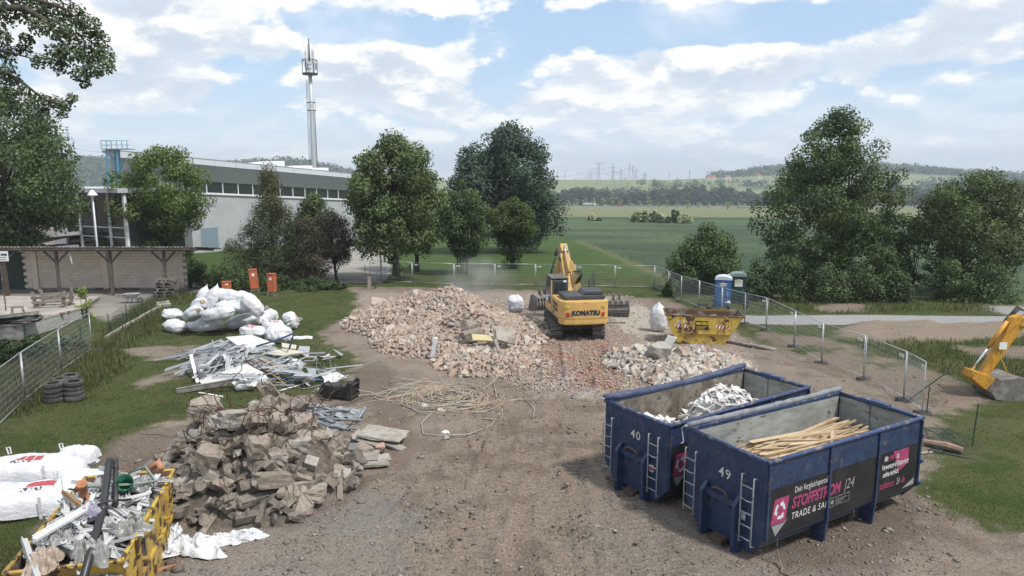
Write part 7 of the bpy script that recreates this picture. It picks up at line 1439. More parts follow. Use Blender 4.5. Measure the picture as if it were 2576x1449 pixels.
rubble_heap('brick_rubble_heap', 'big heap of broken beige bricks and blocks left of the excavator', h_main, (-12, 5, 28.5, 50), 300, 9000, 71, M_MOUND, lambda X, Y: 2.2 - (Y - 30) * 0.06, bare=bare_m)
def h_stone(X, Y):
 h = smax(cone(X, Y, 6.6, 33.2, 1.15, 2.6, 3.0), cone(X, Y, 8.9, 32.6, 1.05, 3.0, 3.2), cone(X, Y, 7.6, 30.6, 0.6, 2.6, 2.6), np.zeros_like(X) - 0.2, k=0.2); return h + (fbm(X, Y, 1.1, 3) - 0.5) * 0.35 * np.clip(h, 0, 1)
PAL2 = np.array([(0.42, 0.38, 0.33), (0.47, 0.43, 0.38), (0.36, 0.33, 0.30), (0.40, 0.34, 0.28), (0.53, 0.50, 0.46), (0.34, 0.29, 0.25)])
rubble_heap('block_rubble_heap', 'low heap of pale broken blocks before the yellow skip', h_stone, (3.6, 12.2, 27.8, 37.5), 190, 2600, 72, M_MOUND, lambda X, Y: 1.5 - (Y - 29) * 0.1, 1.05, pal=PAL2)
# crushed stone field under and behind the machine
def crushed():
 r_ = np.random.default_rng(15); n = 10000; u = r_.uniform(1240, 1760, n); v = r_.uniform(737, 985, n); dep = PITCH + np.arctan((v - 724.5) / F); Y = (CH - 0.476) / (np.tan(dep) - 0.028); X = (u - 1288) / F * (Y * math.cos(PITCH) + CH * math.sin(PITCH))
 k = (poly_sd(PW['rub'], X, Y) > -0.6) & (r_.random(n) < np.where(poly_sd(PW['pale'], X, Y) > 0, 0.15, 1)); X, Y = X[k], Y[k]; n = len(X); red = (poly_sd(PW['red'], X, Y) > -0.3) & (r_.random(n) < 0.35)
 c = np.where(red[:, None], np.array((0.36, 0.21, 0.155)), PAL[r_.integers(0, 6, n)]) * r_.uniform(0.7, 1.15, (n, 1)); s = r_.uniform(0.03, 0.085, n); dims = np.stack([s * 1.3, s, s * 0.7], -1)
 V, Fc, cc = box_cloud(np.stack([X, Y, hzs(X, Y) + s * 0.2], -1), dims, c, 16); tag(obj('crushed_rubble', np_mesh('crushed_rubble', V, Fc, M_RUBS, cc)), 'crushed brick and stone spread round the excavator', 'rubble', kind='stuff')
crushed()
def slab_at(name, label, cat, px, py, h, dims, rot, m, seed, rough=0.06, cuts=2):
 p = GH(px, py, h); return tag(obj(name, rock_mesh(seed, dims, rough, m, cuts, name), None, p, rot), label, cat)
M_CONC = mat('broken_concrete', (0.285, 0.24, 0.197), (0.19, 0.158, 0.128), scale=2.5, lo=0.45, hi=0.7, var=0.2, bump=0.8, bscale=6, rough=0.95, objvar=0.12)
M_CONCL = mat('pale_screed', (0.35, 0.32, 0.28), (0.27, 0.24, 0.205), scale=3, var=0.12, bump=0.5, rough=0.95, objvar=0.08); M_CONCD = mat('dark_concrete', (0.185, 0.158, 0.132), (0.12, 0.103, 0.087), scale=3, var=0.2, bump=0.8, rough=0.95, objvar=0.15)
for (px, py, h, d, rot, m, lb) in [(1270, 843, 1.0, (1.2, 0.9, 0.25), (0.9, 0.3, 0.5), M_CONCL, 'tilted pale concrete slab at the right of the brick heap'), (1090, 880, 0.5, (0.2, 0.12, 1.3), (0.2, 0.15, 0.3), M_WHITE, 'upright white door jamb at the front of the brick heap'), (1255, 885, 0.5, (0.16, 0.12, 1.3), (-0.4, -0.2, 0.3), M_CONCL, 'leaning white frame piece in the front of the brick heap'), (1215, 850, 0.9, (1.1, 0.5, 0.08), (0.4, 0.1, 0.2), mat('yellow_cream_board', (0.50, 0.44, 0.24), var=0.1), 'cream yellow board stuck in the brick heap'), (985, 845, 0.3, (0.8, 0.5, 0.4), (0.1, 0.2, 0.4), M_CONCL, 'pale block at the left front of the brick heap'), (955, 760, 0.8, (1.1, 0.7, 0.16), (0.7, 0.2, 0.3), M_BRICK, 'large cream wall piece at the left end of the brick heap'), (1185, 820, 1.2, (0.9, 0.6, 0.5), (0.2, 0.3, 0.8), M_CONC, 'brown boulder on the middle of the brick heap'), (1190, 842, 0.9, (1.0, 0.6, 0.45), (0.1, -0.2, 0.3), M_CONC, 'second brown boulder below the first on the brick heap'), (1680, 868, 0.8, (0.55, 0.05, 1.0), (0.3, 0.3, 0.4), M_WHITE, 'white torn board sticking out of the block heap'), (1655, 882, 0.9, (0.9, 0.8, 0.6), (0.2, 0.1, 0.3), M_CONCL, 'largest pale block on top of the block heap'), (1890, 868, 0.08, (3.0, 0.35, 0.1), (0, 0, -0.75), M_GREYWOOD, 'long grey plank lying by the right fence'), (1530, 812, 0.06, (2.2, 0.18, 0.08), (0, 0, 0.1), M_GREYWOOD, 'weathered plank on the ground right of the excavator')]:
 slab_at('plank' if 'plank' in lb else 'board' if 'board' in lb else 'jamb_piece' if 'jamb' in lb or 'frame' in lb else 'rubble_block', lb, 'plank' if 'plank' in lb else 'board' if 'board' in lb else 'block', px, py, h, d, rot, m, int(px), 0.03 if m in (M_WHITE, M_GREYWOOD) else 0.07)
# ---------------------------------------------------------------- concrete heap with rebar
CB = Vector((-6.75, 19.7, z0s(-6.75, 19.7)))
def h_conc(X, Y):
 return np.maximum(smax(cone(X, Y, -7.0, 19.3, 2.6, 2.6, 3.1), cone(X, Y, -8.8, 19.9, 2.05, 1.9, 2.6), cone(X, Y, -7.3, 17.9, 1.5, 2.3, 1.6), cone(X, Y, -5.9, 19.2, 1.9, 1.6, 2.5), np.zeros_like(X) - 0.2, k=0.18), -0.2)
root = thing('concrete_heap', 'large heap of broken concrete and stone bristling with rusty rebar', 'rubble', CB)
V, Fc = heap_mesh(h_conc, -11.2, -3.4, 15.6, 23.4, 90, 90, CB); obj('mound', np_mesh('mound', V, Fc, mat('dark_heap_soil', (0.105, 0.084, 0.066), (0.15, 0.125, 0.10), scale=4, var=0.3, bump=1.0, bscale=9), None, smooth=True), root)
CK = [rock_mesh(700 + i, d, 0.14, m, 2, 'chunk') for i, (d, m) in enumerate([((0.6, 0.45, 0.4), M_CONC), ((0.5, 0.5, 0.4), M_CONC), ((0.75, 0.5, 0.35), M_CONC), ((0.45, 0.35, 0.3), M_CONCD), ((0.9, 0.3, 0.22), M_CONCD), ((0.55, 0.4, 0.3), M_CONCD), ((0.7, 0.55, 0.5), M_CONC), ((0.35, 0.3, 0.25), M_CONC), ((0.95, 0.22, 0.18), M_CONCD), ((0.4, 0.3, 0.2), M_CONCL)])] + [MB().box((0, 0, 0), d, taper=(0.97, 0.9)).mesh('chunk', m) for d, m in (((1.1, 0.22, 0.2), M_CONCD), ((0.85, 0.26, 0.18), M_CONC), ((0.7, 0.3, 0.24), M_CONCD), ((0.45, 0.4, 0.36), M_CONCL), ((1.3, 0.28, 0.22), M_CONC))]
r = random.Random(81); cnt = 0
while cnt < 270:
 x = r.uniform(-10.8, -3.8); y = r.uniform(16.2, 22.0); h = float(h_conc(np.array(x), np.array(y)))
 if h < 0.02 or (y > 20.5 and r.random() < 0.7): continue
 sc = r.uniform(0.48, 0.98) * (1.1 if h > 1.2 else 0.95); me = CK[r.choice((0, 2, 3, 4, 5, 7, 8, 9, 10, 11, 12, 13, 14, 10, 11, 12))] if h < 1.9 else CK[r.choice((0, 1, 2, 6, 7, 9))]
 obj('chunk', me, root, (x - CB.x, y - CB.y, z0s(x, y) + h - CB.z + 0.08), (r.uniform(-.8, .8), r.uniform(-.8, .8), r.uniform(0, 6.28)), sc); cnt += 1
M_REBAR = mat('rusty_rebar', (0.095, 0.055, 0.036), (0.06, 0.04, 0.03), scale=8, var=0.2, rough=0.9)
def wander(r, p, d, n, step, bend, zmin=0.03, pull=None):
 pts = [Vector(p)]; d = Vector(d).normalized()
 for _ in range(n):
  d = (d + Vector((r.uniform(-bend, bend), r.uniform(-bend, bend), r.uniform(-bend, bend)))).normalized(); q = pts[-1] + d * step
  if pull is not None: q += (Vector(pull) - q) * 0.06
  pts.append(q)
 return pts
for i in range(62):
 a = r.uniform(0, 6.28); rad = r.uniform(0.3, 1.8); x = -7.1 + math.cos(a) * rad * 1.15; y = 19.0 + math.sin(a) * rad * 0.7; h = max(0.1, float(h_conc(np.array(x), np.array(y)))); p = (x - CB.x, y - CB.y, z0s(x, y) + h - CB.z + 0.3)
 if i < 44: pts = wander(r, p, (math.cos(a + 1.6), math.sin(a + 1.6) - 0.2, r.uniform(-.2, .6)), 16, 0.17, 0.5, pull=(x - CB.x, y - CB.y - 0.2, p[2] + 0.1))
 else: pts = wander(r, p, (math.cos(a), math.sin(a) - 0.6, r.uniform(-.3, .2)), 12, 0.18, 0.28)
 pts = [Vector((q.x, q.y, max(q.z, float(h_conc(np.array(q.x + CB.x), np.array(q.y + CB.y))) + z0s(q.x + CB.x, q.y + CB.y) - CB.z + 0.24))) for q in pts]
 MB().tube(pts, 0.012, 4, cap=False).build('rebar', M_REBAR, root, smooth=True, fix=False)
for (px, py, h, d, rot, m, lb) in [(715, 1205, 0.75, (0.5, 2.5, 0.45), (-0.30, 0.1, -0.62), M_CONC, 'long light brown concrete beam slanting down the front of the concrete heap'), (512, 1028, 1.95, (1.1, 0.9, 0.7), (0.2, 0.2, 0.4), M_CONC, 'rough boulder at the upper left of the concrete heap'), (592, 1050, 2.1, (0.62, 1.6, 0.55), (-0.25, 0.1, -0.55), M_CONCL, 'pale squared beam end on top of the concrete heap'), (683, 990, 2.5, (0.5, 0.3, 1.1), (0.3, -0.5, 0.3), M_CONC, 'upright broken slab at the peak of the concrete heap'), (640, 1020, 2.2, (0.42, 0.4, 0.38), (0.1, 0.2, 0.5), M_CONCL, 'small squared block beside the peak of the concrete heap'), (524, 1155, 1.25, (0.85, 0.8, 0.8), (0.2, 0.4, 0.2), M_CONC, 'big rounded boulder in the middle left of the concrete heap'), (652, 1124, 1.6, (0.85, 0.6, 0.6), (0.3, 0.2, 0.9), M_CONC, 'boulder at the centre of the concrete heap'), (701, 1064, 2.0, (0.6, 0.55, 0.65), (0.2, 0.3, 0.1), M_CONC, 'squarish boulder right of the pale beam end'), (757, 1066, 1.8, (0.75, 0.55, 0.6), (0.4, 0.2, 0.6), M_CONC, 'angular boulder on the right shoulder of the concrete heap'), (748, 1118, 1.35, (0.8, 0.5, 0.5), (0.1, 0.1, 0.2), M_CONCL, 'pale faced boulder in the right half of the concrete heap'), (690, 1150, 1.2, (0.75, 1.0, 0.5), (-0.3, 0.2, -0.6), M_CONCL, 'flat topped block above the long slanting beam'), (800, 1105, 1.3, (0.7, 0.6, 0.6), (0.2, 0.4, 0.3), M_CONC, 'brown boulder wrapped in rebar at the right of the concrete heap'), (762, 1238, 0.45, (1.5, 0.8, 0.42), (0.1, 0.08, 0.12), M_CONC, 'layered slab at the lower right foot of the concrete heap'), (569, 1172, 0.95, (0.22, 0.25, 0.85), (0.25, 0.05, 0.3), M_CONCD, 'short dark post standing upright in the concrete heap'), (524, 1215, 0.75, (0.38, 0.35, 0.35), (0.2, 0.3, 0.5), M_CONCL, 'pale cube stone in the lower left of the concrete heap'), (579, 1276, 0.35, (0.3, 0.9, 0.16), (-0.55, 0.0, 0.08), M_CONCD, 'flat dark post leaning at the front foot of the concrete heap'), (528, 1286, 0.25, (0.28, 1.1, 0.16), (-0.35, 0.1, -0.7), M_CONCD, 'flat dark post lying askew at the front foot of the concrete heap'), (622, 1188, 0.9, (0.2, 1.2, 0.2), (0.3, 0.1, 0.95), M_CONCD, 'thin dark post lying across the middle of the concrete heap'), (462, 1280, 0.2, (1.2, 0.24, 0.22), (0.05, -0.15, 0.6), M_CONCD, 'dark kerb stone at the left foot of the concrete heap'), (440, 1130, 1.0, (1.2, 0.7, 0.14), (0.3, -0.75, 0.5), M_CONC, 'thin slab leaning on the left flank of the concrete heap'), (640, 1150, 1.2, (0.7, 0.25, 0.22), (0.2, 0.1, -0.5), M_CONCD, 'dark stub lying below the central boulder'), (840, 1165, 0.6, (0.5, 0.5, 0.9), (0.1, 0.25, 0.4), M_CONC, 'upright block at the right end of the concrete heap'), (745, 1300, 0.1, (0.55, 0.35, 0.26), (0, 0.1, 0.4), M_CONCD, 'loose dark stone just before the concrete heap')]:
 slab_at('concrete_piece', lb, 'concrete', px, py, h, tuple(q * 0.74 for q in d), rot, m, int(px * 7 + py), 0.12, 3)
for (px, py, h, d, rot, m, lb) in [(965, 1092, 0.30, (1.5, 0.9, 0.09), (0.04, 0.06, -0.25), M_CONCL, 'largest pale screed slab lying beside the concrete heap'), (925, 1103, 0.18, (1.2, 0.6, 0.09), (0.1, 0.1, -0.5), M_CONCL, 'long pale slab under the largest screed slab'), (886, 1127, 0.22, (0.62, 0.4, 0.14), (0.2, 0.05, 0.0), mat('grey_foam_block', (0.16, 0.17, 0.18), var=0.1), 'dark grey foam block among the screed slabs'), (905, 1150, 0.14, (1.15, 0.6, 0.12), (0.12, 0.0, 0.1), M_CONCL, 'flat pale slab in front of the grey foam block'), (935, 1166, 0.06, (1.05, 0.4, 0.1), (0.05, 0.02, 0.12), M_CONCL, 'lowest pale slab of the screed slabs'), (955, 1128, 0.15, (0.3, 0.28, 0.26), (0.2, 0.1, 0.3), M_BRICK, 'orange brown stone between the screed slabs'), (990, 1122, 0.08, (0.9, 0.3, 0.1), (0.05, 0.1, -0.6), M_CONCL, 'narrow pale slab at the right of the screed slabs'), (915, 1130, 0.25, (0.6, 0.35, 0.2), (0.3, 0.1, -0.7), M_CONC, 'brown broken block behind the flat pale slab'), (960, 1152, 0.1, (0.55, 0.28, 0.05), (0.5, 0.1, 0.6), M_CONCL, 'ribbed tile shard right of the flat pale slab'), (850, 1180, 0.05, (0.4, 0.3, 0.2), (0.1, 0.3, 0.9), M_CONCL, 'small pale stone before the screed slabs'), (870, 1195, 0.04, (0.3, 0.22, 0.2), (0.1, 0.3, 0.2), M_CONC, 'small brown stone before the screed slabs')]:
 slab_at('screed_slab' if 'slab' in lb else 'stone_piece', lb, 'slab' if 'slab' in lb else 'stone', px, py, h, d, rot, m, int(px * 5 + py), 0.05)
# ---------------------------------------------------------------- heap of sheet-metal pipes
M_ZINC = mat('dull_zinc', (0.33, 0.35, 0.365), (0.22, 0.23, 0.24), scale=4, var=0.12, rough=0.5, metal=0.35, objvar=0.15)
r = random.Random(91); pb = GH(790, 1050, 0); root = thing('pipe_heap', 'heap of crushed grey sheet metal downpipes behind the concrete heap', 'scrap', pb)
for i in range(30):
 px = r.uniform(730, 850); py = r.uniform(1018, 1082); c = GH(px, py, r.uniform(0.06, 0.4)) - pb; a = -0.38 + r.gauss(0, 0.22); L = r.uniform(0.9, 2.4); rad = r.uniform(0.045, 0.07); tz = r.gauss(0, 0.06); d = Vector((math.cos(a), math.sin(a), tz)) * L / 2
 k = r.uniform(-.12, .12); MB().tube([c - d, c - d * 0.3 + Vector((0, 0, k)), c + d * 0.3 - Vector((0, k * 0.5, 0)), c + d], [rad * r.uniform(.6, 1), rad, rad * r.uniform(.7, 1.1), rad * r.uniform(.5, 1)], 8, cap=False).build('pipe', M_ZINC, root, smooth=True)
for i, (px, py) in enumerate([(870, 1040), (800, 1060), (835, 1075)]): c = GH(px, py, 0.12) - pb; MB().prism([(-0.5, 0), (-0.3, 0.08), (-0.1, 0), (0.1, 0.08), (0.3, 0), (0.5, 0.06), (0.5, 0.05), (0.3, -0.01), (0.1, 0.07), (-0.1, -0.01), (-0.3, 0.07), (-0.5, -0.01)], 'y', -0.35, 0.35).build('metal_sheet', M_ZINC, root, c, (0.2, 0.1, 0.4 * i))
p = GH(908, 1045, 0.2); tag(MB().tube([(0.1, 0.35, 0.15), (0.12, 0.1, 0.22), (0.05, -0.1, 0.1), (-0.05, -0.45, -0.05)], [0.07, 0.09, 0.08, 0.07], 8).build('pipe_bend', M_ZINC, None, p, smooth=True), 'bent grey pipe elbow standing apart from the pipe heap', 'pipe')
p = GH(768, 1040, 0.5); tag(MB().box((0, 0, 0), (0.12, 0.02, 1.2)).box((0.05, 0.03, 0), (0.02, 0.08, 1.2)).build('gutter_strip', M_ZINC, None, p, (0.5, 0.15, 0.2)), 'pale upright gutter strip in the pipe heap', 'metal strip')
# ---------------------------------------------------------------- hydraulic breaker housing
def breaker():
 p = GH(872, 1003, 0); root = thing('breaker_bracket', 'black hydraulic attachment with mounting bracket and hoses on the soil', 'attachment', p, R(-12)); M = mat('oily_black_steel', (0.028, 0.026, 0.024), (0.085, 0.072, 0.06), scale=4, lo=0.5, hi=0.7, var=0.25, rough=0.55)
 MB().bx(-0.95, 0.25, -0.24, 0.24, 0.12, 0.58).build('body', M, root, bevel=0.03)
 for y in (-0.36, 0.36): MB().prism([(0.2, 0.0), (0.36, 0.0), (0.42, 0.75), (0.28, 0.8), (0.18, 0.7)], 'y', y - 0.04, y + 0.04).build('side_plate', M, root)
 MB().bx(0.24, 0.3, -0.32, 0.32, 0.02, 0.74).build('back_plate', M, root)
 for z in (0.16, 0.62): MB().tube([(0.36, -0.42, z), (0.36, 0.42, z)], 0.045, 10).build('pin', M, root)
 MB().lathe([(0.0, 0), (0.26, 0), (0.26, 0.12), (0.0, 0.12)], 14, (-1.05, 0, 0.35), Matrix.Rotation(R(90), 3, 'Y')).build('end_cap', M, root)
 MB().tube([(-0.9, -0.2, 0.6), (-0.6, -0.32, 0.78), (-0.2, -0.4, 0.5), (-0.5, -0.5, 0.1)], 0.03, 8).build('hose', M_HOSE, root, smooth=True); MB().tube([(-0.8, -0.3, 0.5), (-1.0, -0.45, 0.3), (-0.85, -0.5, 0.05), (-0.5, -0.45, 0.15), (0.0, -0.3, 0.75)], 0.03, 8).build('hose', M_HOSE, root, smooth=True)
breaker()
# ---------------------------------------------------------------- tangle of cables
M_CABLE = mat('cream_cable', None, objcol=((0.44, 0.34, 0.22), (0.50, 0.40, 0.27), (0.36, 0.34, 0.32), (0.47, 0.36, 0.24), (0.40, 0.30, 0.19)), var=0.08, rough=0.6)
r = random.Random(101); cb = GH(1125, 1005, 0); root = thing('cable_tangle', 'wide tangle of cream coloured electric cables on the soil', 'cable', cb)
for i in range(62):
 if i < 50:
  a = r.uniform(0, 6.28); tot = r.uniform(2.5, 9.0); n = int(tot * 3.5) + 4; rx = r.uniform(0.6, 2.0); ry = rx * r.uniform(0.75, 1.05); ox, oy = r.gauss(0, 0.35), r.gauss(0, 0.3); pts = []
  ph1, ph2 = r.uniform(0, 6), r.uniform(0, 6); z = r.uniform(0.03, 0.08 + 0.22 * max(0, 1 - rx / 2.4))
  for k in range(n): t = a + tot * k / n; q = 1 + 0.16 * math.sin(2.3 * t + ph1) + 0.09 * math.sin(4.1 * t + ph2); pts.append((ox + math.cos(t) * rx * q, oy + math.sin(t) * ry * q, max(0.02, z + 0.07 * math.sin(1.7 * t + ph2))))
 else:
  a = r.uniform(0, 6.28); pts = wander(r, (math.cos(a) * 1.5, math.sin(a) * 1.4, 0.08), (math.cos(a + 0.9), math.sin(a + 0.9), 0), 12, 0.22, 0.22); pts = [(q.x, q.y, max(0.02, min(0.35, q.z))) for q in pts]
 MB().tube(pts, r.choice((0.011, 0.013, 0.016)), 5, cap=False).build('cable', M_CABLE, root, smooth=True, fix=False)
# loops trailing towards the camera
for pts in ([(1085, 1040), (1060, 1065), (1065, 1092), (1110, 1096), (1180, 1092), (1235, 1070), (1265, 1030)], [(1200, 1052), (1260, 1056), (1265, 1036), (1225, 1025)], [(960, 972), (1000, 985), (1050, 990), (1090, 985)], [(900, 995), (940, 992), (990, 978), (1040, 975)], [(1290, 1010), (1320, 1000), (1345, 1030), (1340, 1050)], [(1300, 960), (1340, 935), (1365, 940), (1360, 985)], [(1100, 930), (1120, 905), (1180, 900), (1240, 950), (1250, 1000)]):
 MB().tube([GH(a, b, 0.04 + 0.1 * random.random()) - cb for a, b in pts], 0.019, 5, cap=False).build('cable', M_CABLE, root, smooth=True, fix=False)
p = GH(1125, 1000, 0.1); o = MB(); r = random.Random(5); obj_ = None
for (px, py, c, lb) in ((1072, 1020, (0.7, 0.7, 0.68), 'white plastic scrap at the left front of the cables'), (1110, 1030, (0.72, 0.72, 0.7), 'small white cap before the cables'), (1105, 1005, (0.03, 0.03, 0.03), 'black plastic scrap in the cable tangle'), (1160, 1010, (0.06, 0.065, 0.07), 'grey chequered mat piece in the cable tangle'), (1120, 1088, (0.6, 0.6, 0.55), 'pale scrap by the outer cable loop')):
 tag(obj('plastic_scrap', rock_mesh(int(px), (0.28, 0.2, 0.08), 0.3, mat('scrap_plastic', c, var=0.15), 2, 'plastic_scrap'), None, GH(px, py, 0.06), (0.1, 0.2, 0.5)), lb, 'scrap')
# ================================================================ white sacks
def bag_mat(name, rects=(), c=(0.66, 0.67, 0.69)):
 """woven white plastic, printed rectangles given in object space (x0, x1, y0, y1, zmin, colour, break-up scale)"""
 m = mat(name, c, (0.56, 0.565, 0.58), scale=2.5, lo=0.4, hi=0.75, var=0.08, rough=0.55, bump=1.0, bscale=5, stretch=(0.8, 1.6, 1.6), c3=(0.45, 0.42, 0.38), lo3=0.68, hi3=0.8, scale3=3); nt = m.node_tree; N = nt.nodes; L = nt.links; b = N['Principled BSDF']
 b.inputs['Subsurface Weight'].default_value = 0.0
 tc = N.new('ShaderNodeTexCoord'); sp = N.new('ShaderNodeSeparateXYZ'); L.new(tc.outputs['Object'], sp.inputs[0]); cur = b.inputs['Base Color'].links[0].from_socket
 def mth(op, a, v):
  n = N.new('ShaderNodeMath'); n.operation = op
  for i, q in enumerate((a, v)):
   if isinstance(q, (int, float)): n.inputs[i].default_value = q
   else: L.new(q, n.inputs[i])
  return n.outputs[0]
 for (x0, x1, y0, y1, zm, col, brk) in rects:
  k = mth('MULTIPLY', mth('MULTIPLY', mth('GREATER_THAN', sp.outputs[0], x0), mth('LESS_THAN', sp.outputs[0], x1)), mth('MULTIPLY', mth('GREATER_THAN', sp.outputs[1], y0), mth('LESS_THAN', sp.outputs[1], y1))); k = mth('MULTIPLY', k, mth('GREATER_THAN', sp.outputs[2], zm))
  if brk:
   n = N.new('ShaderNodeTexNoise'); n.inputs['Scale'].default_value = brk; n.inputs['Detail'].default_value = 1; L.new(tc.outputs['Object'], n.inputs[0]); k = mth('MULTIPLY', k, mth('GREATER_THAN', n.outputs[0], 0.49))
  x = N.new('ShaderNodeMix'); x.data_type = 'RGBA'; L.new(k, x.inputs[0]); L.new(cur, x.inputs[6]); x.inputs[7].default_value = (*col, 1); cur = x.outputs[2]
 L.new(cur, b.inputs['Base Color']); return m
RED_ = (0.42, 0.075, 0.08); DKB = (0.05, 0.10, 0.16); BLK = (0.06, 0.06, 0.07)
M_SACK = bag_mat('white_sack'); M_SACKB = bag_mat('white_sack_blue_print', [(-0.25, 0.0, -0.22, 0.18, 0.1, DKB, 16), (0.05, 0.45, -0.3, 0.25, 0.1, (0.30, 0.34, 0.38), 26), (-0.42, -0.30, -0.15, 0.05, 0.1, DKB, 0)])
M_SACKR = bag_mat('white_bag_red_print', [(-0.2, 0.25, -0.3, 0.3, 0.1, RED_, 17), (-0.32, -0.2, -0.25, 0.1, 0.0, BLK, 14)])
def sack_mesh(seed, L, Rr, m, tie=(0.0, 1.0), wr=0.06, flat=0.85, n=30, k=28):
 """filled sack along x: rounded body, gathered or pillow ends, creased skin"""
 r_ = np.random.default_rng(seed); u = np.linspace(-1, 1, n); v = np.linspace(0, 2 * math.pi, k, endpoint=False); U, Vv = np.meshgrid(u, v, indexing='ij'); q = np.abs(U) ** 3.2
 R_ = Rr * np.sqrt(np.clip(1 - q, 0, 1)); ph = r_.uniform(0, 6.28, 8)
 for i in range(4): R_ = R_ * (1 + wr * 0.35 * np.sin((3 + 2 * i) * Vv + ph[i] + U * r_.uniform(-3, 3)) * (0.4 + np.abs(U) ** 1.5))
 X = U * L / 2 + 0.04 * np.sin(3 * Vv + ph[5]); R_ = R_ + Rr * wr * (fbm(U * 2.2 + 5 + seed, Vv * 1.1, 0.45, 3) - 0.5) * 2.2
 Y = np.cos(Vv) * R_; Z = np.sin(Vv) * R_ * flat
 e = np.clip((U - 0.86) / 0.14, 0, 1) * tie[1]; X = X + e * 0.08 * L; Y = Y * (1 - 0.5 * e); Z = Z * (1 - 0.5 * e)
 e = np.clip((-U - 0.82) / 0.18, 0, 1) * tie[0]; Y = Y * (1 + 0.9 * e); Z = Z * (1 - 0.85 * e); X = X - e * 0.1 * L
 Z = np.where(Z < -0.72 * Rr * flat, -0.72 * Rr * flat + (Z + 0.72 * Rr * flat) * 0.2, Z)
 idx = np.arange(n * k).reshape(n, k); Fc = np.stack([idx[:-1], idx[1:], np.roll(idx, -1, 1)[1:], np.roll(idx, -1, 1)[:-1]], -1).reshape(-1, 4)
 return np_mesh('sack', np.stack([X, Y, Z], -1).reshape(-1, 3), Fc, m, None, smooth=True)
TIEM = mat('brown_tie_ring', (0.42, 0.32, 0.14), (0.16, 0.12, 0.08), scale=6, var=0.2)
def sack(px, py, y, L, Rr, rot, label, m=M_SACK, tie=(0.3, 1.0), seed=0, ring=False, flat=0.85, wr=0.06, name='filled_sack', zoff=0.0):
 Rr *= 1.14; L *= 1.08; lift = 0.70 * Rr * flat + 0.3 * L * abs(math.sin(rot[1])) * (abs(rot[1]) < 0.7)
 p = GH(px, py, lift if abs(rot[1]) < 0.7 else L * 0.45) if y is None else AT(px, py, y); p.z = max(p.z, hz(p.x, p.y) + lift) + zoff
 o = obj(name, sack_mesh(seed, L, Rr, m, tie, wr, flat), None, p, rot); tag(o, label, 'sack', 'white sacks on the left lawn')
 if ring: MB().lathe([(0.0, 0.03), (0.10, 0.03), (0.13, 0.0)], 10, (L / 2 * 1.13, 0, 0), Matrix.Rotation(R(90), 3, 'Y')).build('tie', TIEM, o)
 return o
for i, a in enumerate([(434, 792, None, 1.15, 0.42, (0, 0.15, 0.5), 'plump white sack at the far left of the sack pile', M_SACKB, (0, 0.3)), (441, 821, None, 1.35, 0.42, (0, 0.1, -0.5), 'white sack with pinched end at the lower left of the pile', M_SACK, (1, 0.9)), (515, 818, None, 1.95, 0.47, (0, -0.06, -0.12), 'long white sack with blue print at the bottom of the pile', M_SACKB, (0.3, 0.6)), (486, 790, 40.0, 1.4, 0.42, (0, -0.45, -0.75), 'white sack slanting up with a yellow tied end', M_SACK, (0.5, 0.8)), (548, 790, 39.8, 1.75, 0.45, (0, -0.2, -0.1), 'white sack with blue print in the middle of the pile', M_SACKB, (0.3, 0.5)), (610, 808, None, 1.95, 0.46, (0, -0.28, -0.05), 'big plain white sack at the lower right of the pile', M_SACK, (0.3, 0.2)), (503, 769, 40.6, 1.2, 0.42, (0, -0.5, -0.9), 'short white sack with yellow tied end above the slanting one', M_SACK, (0.3, 0.8)), (509, 751, 41.4, 1.25, 0.36, (0, -1.2, 0.3), 'pointed white sack standing at the upper left of the pile', M_SACK, (0.2, 2.0)), (535, 757, 40.8, 1.5, 0.40, (0, -1.25, 0.1), 'taller pointed white sack standing at the top of the pile', M_SACK, (0.2, 2.0)), (571, 744, 41.2, 1.55, 0.42, (0, 0.12, -0.15), 'topmost white sack lying with its tied end to the right', M_SACK, (0.4, 0.6)), (590, 772, 40.6, 2.0, 0.42, (0, 0.05, 0.05), 'white sack with blue print just under the topmost one', M_SACKB, (0.2, 1.0)), (636, 768, 40.4, 1.4, 0.46, (0, 0.9, 0.3), 'crumpled white sack slumping down the right side of the pile', M_SACK, (0.2, 0.2)), (618, 753, 41.5, 1.3, 0.44, (0, 0.4, 0.2), 'round white sack at the back right of the pile', M_SACK, (0.2, 0.3))]):
 sack(*a[:8], tie=a[8], seed=40 + i, ring=i in (1, 3, 6, 9), wr=0.11)
for i, a in enumerate([(656, 805, None, 0.95, 0.40, (0, 0.1, 0.4), 'slack white bag between the sack pile and the red printed bags', M_SACK), (676, 797, None, 1.05, 0.46, (0, -0.2, 0.6), 'white bulk bag with a strap loop behind the others', M_SACK), (730, 808, None, 1.0, 0.50, (0, 1.35, 0.3), 'white bulk bag with black letters over a red patch', M_SACKR), (688, 824, None, 1.2, 0.45, (0, 0.2, 0.4), 'white bulk bag with red lettering lying behind the front one', M_SACKR), (701, 842, None, 1.3, 0.58, (0, 0.1, 0.2), 'large crumpled white bulk bag in front', M_SACK), (635, 836, None, 1.35, 0.42, (0, 0.05, -0.1), 'flat white bulk bag with a red tag behind the metal scrap', M_SACKR)]):
 o = sack(*a, tie=(0.1, 0.2), seed=70 + i, wr=0.16, name='bulk_bag'); o['group'] = 'bulk bags beside the sack pile'
 if i in (1, 2): MB().tube([(0, 0, 0.4), (-0.05, 0, 0.62), (0.05, 0, 0.72), (0.12, 0, 0.5), (0.15, 0, 0.4)], 0.03, 5).build('strap', M_SACK, o)
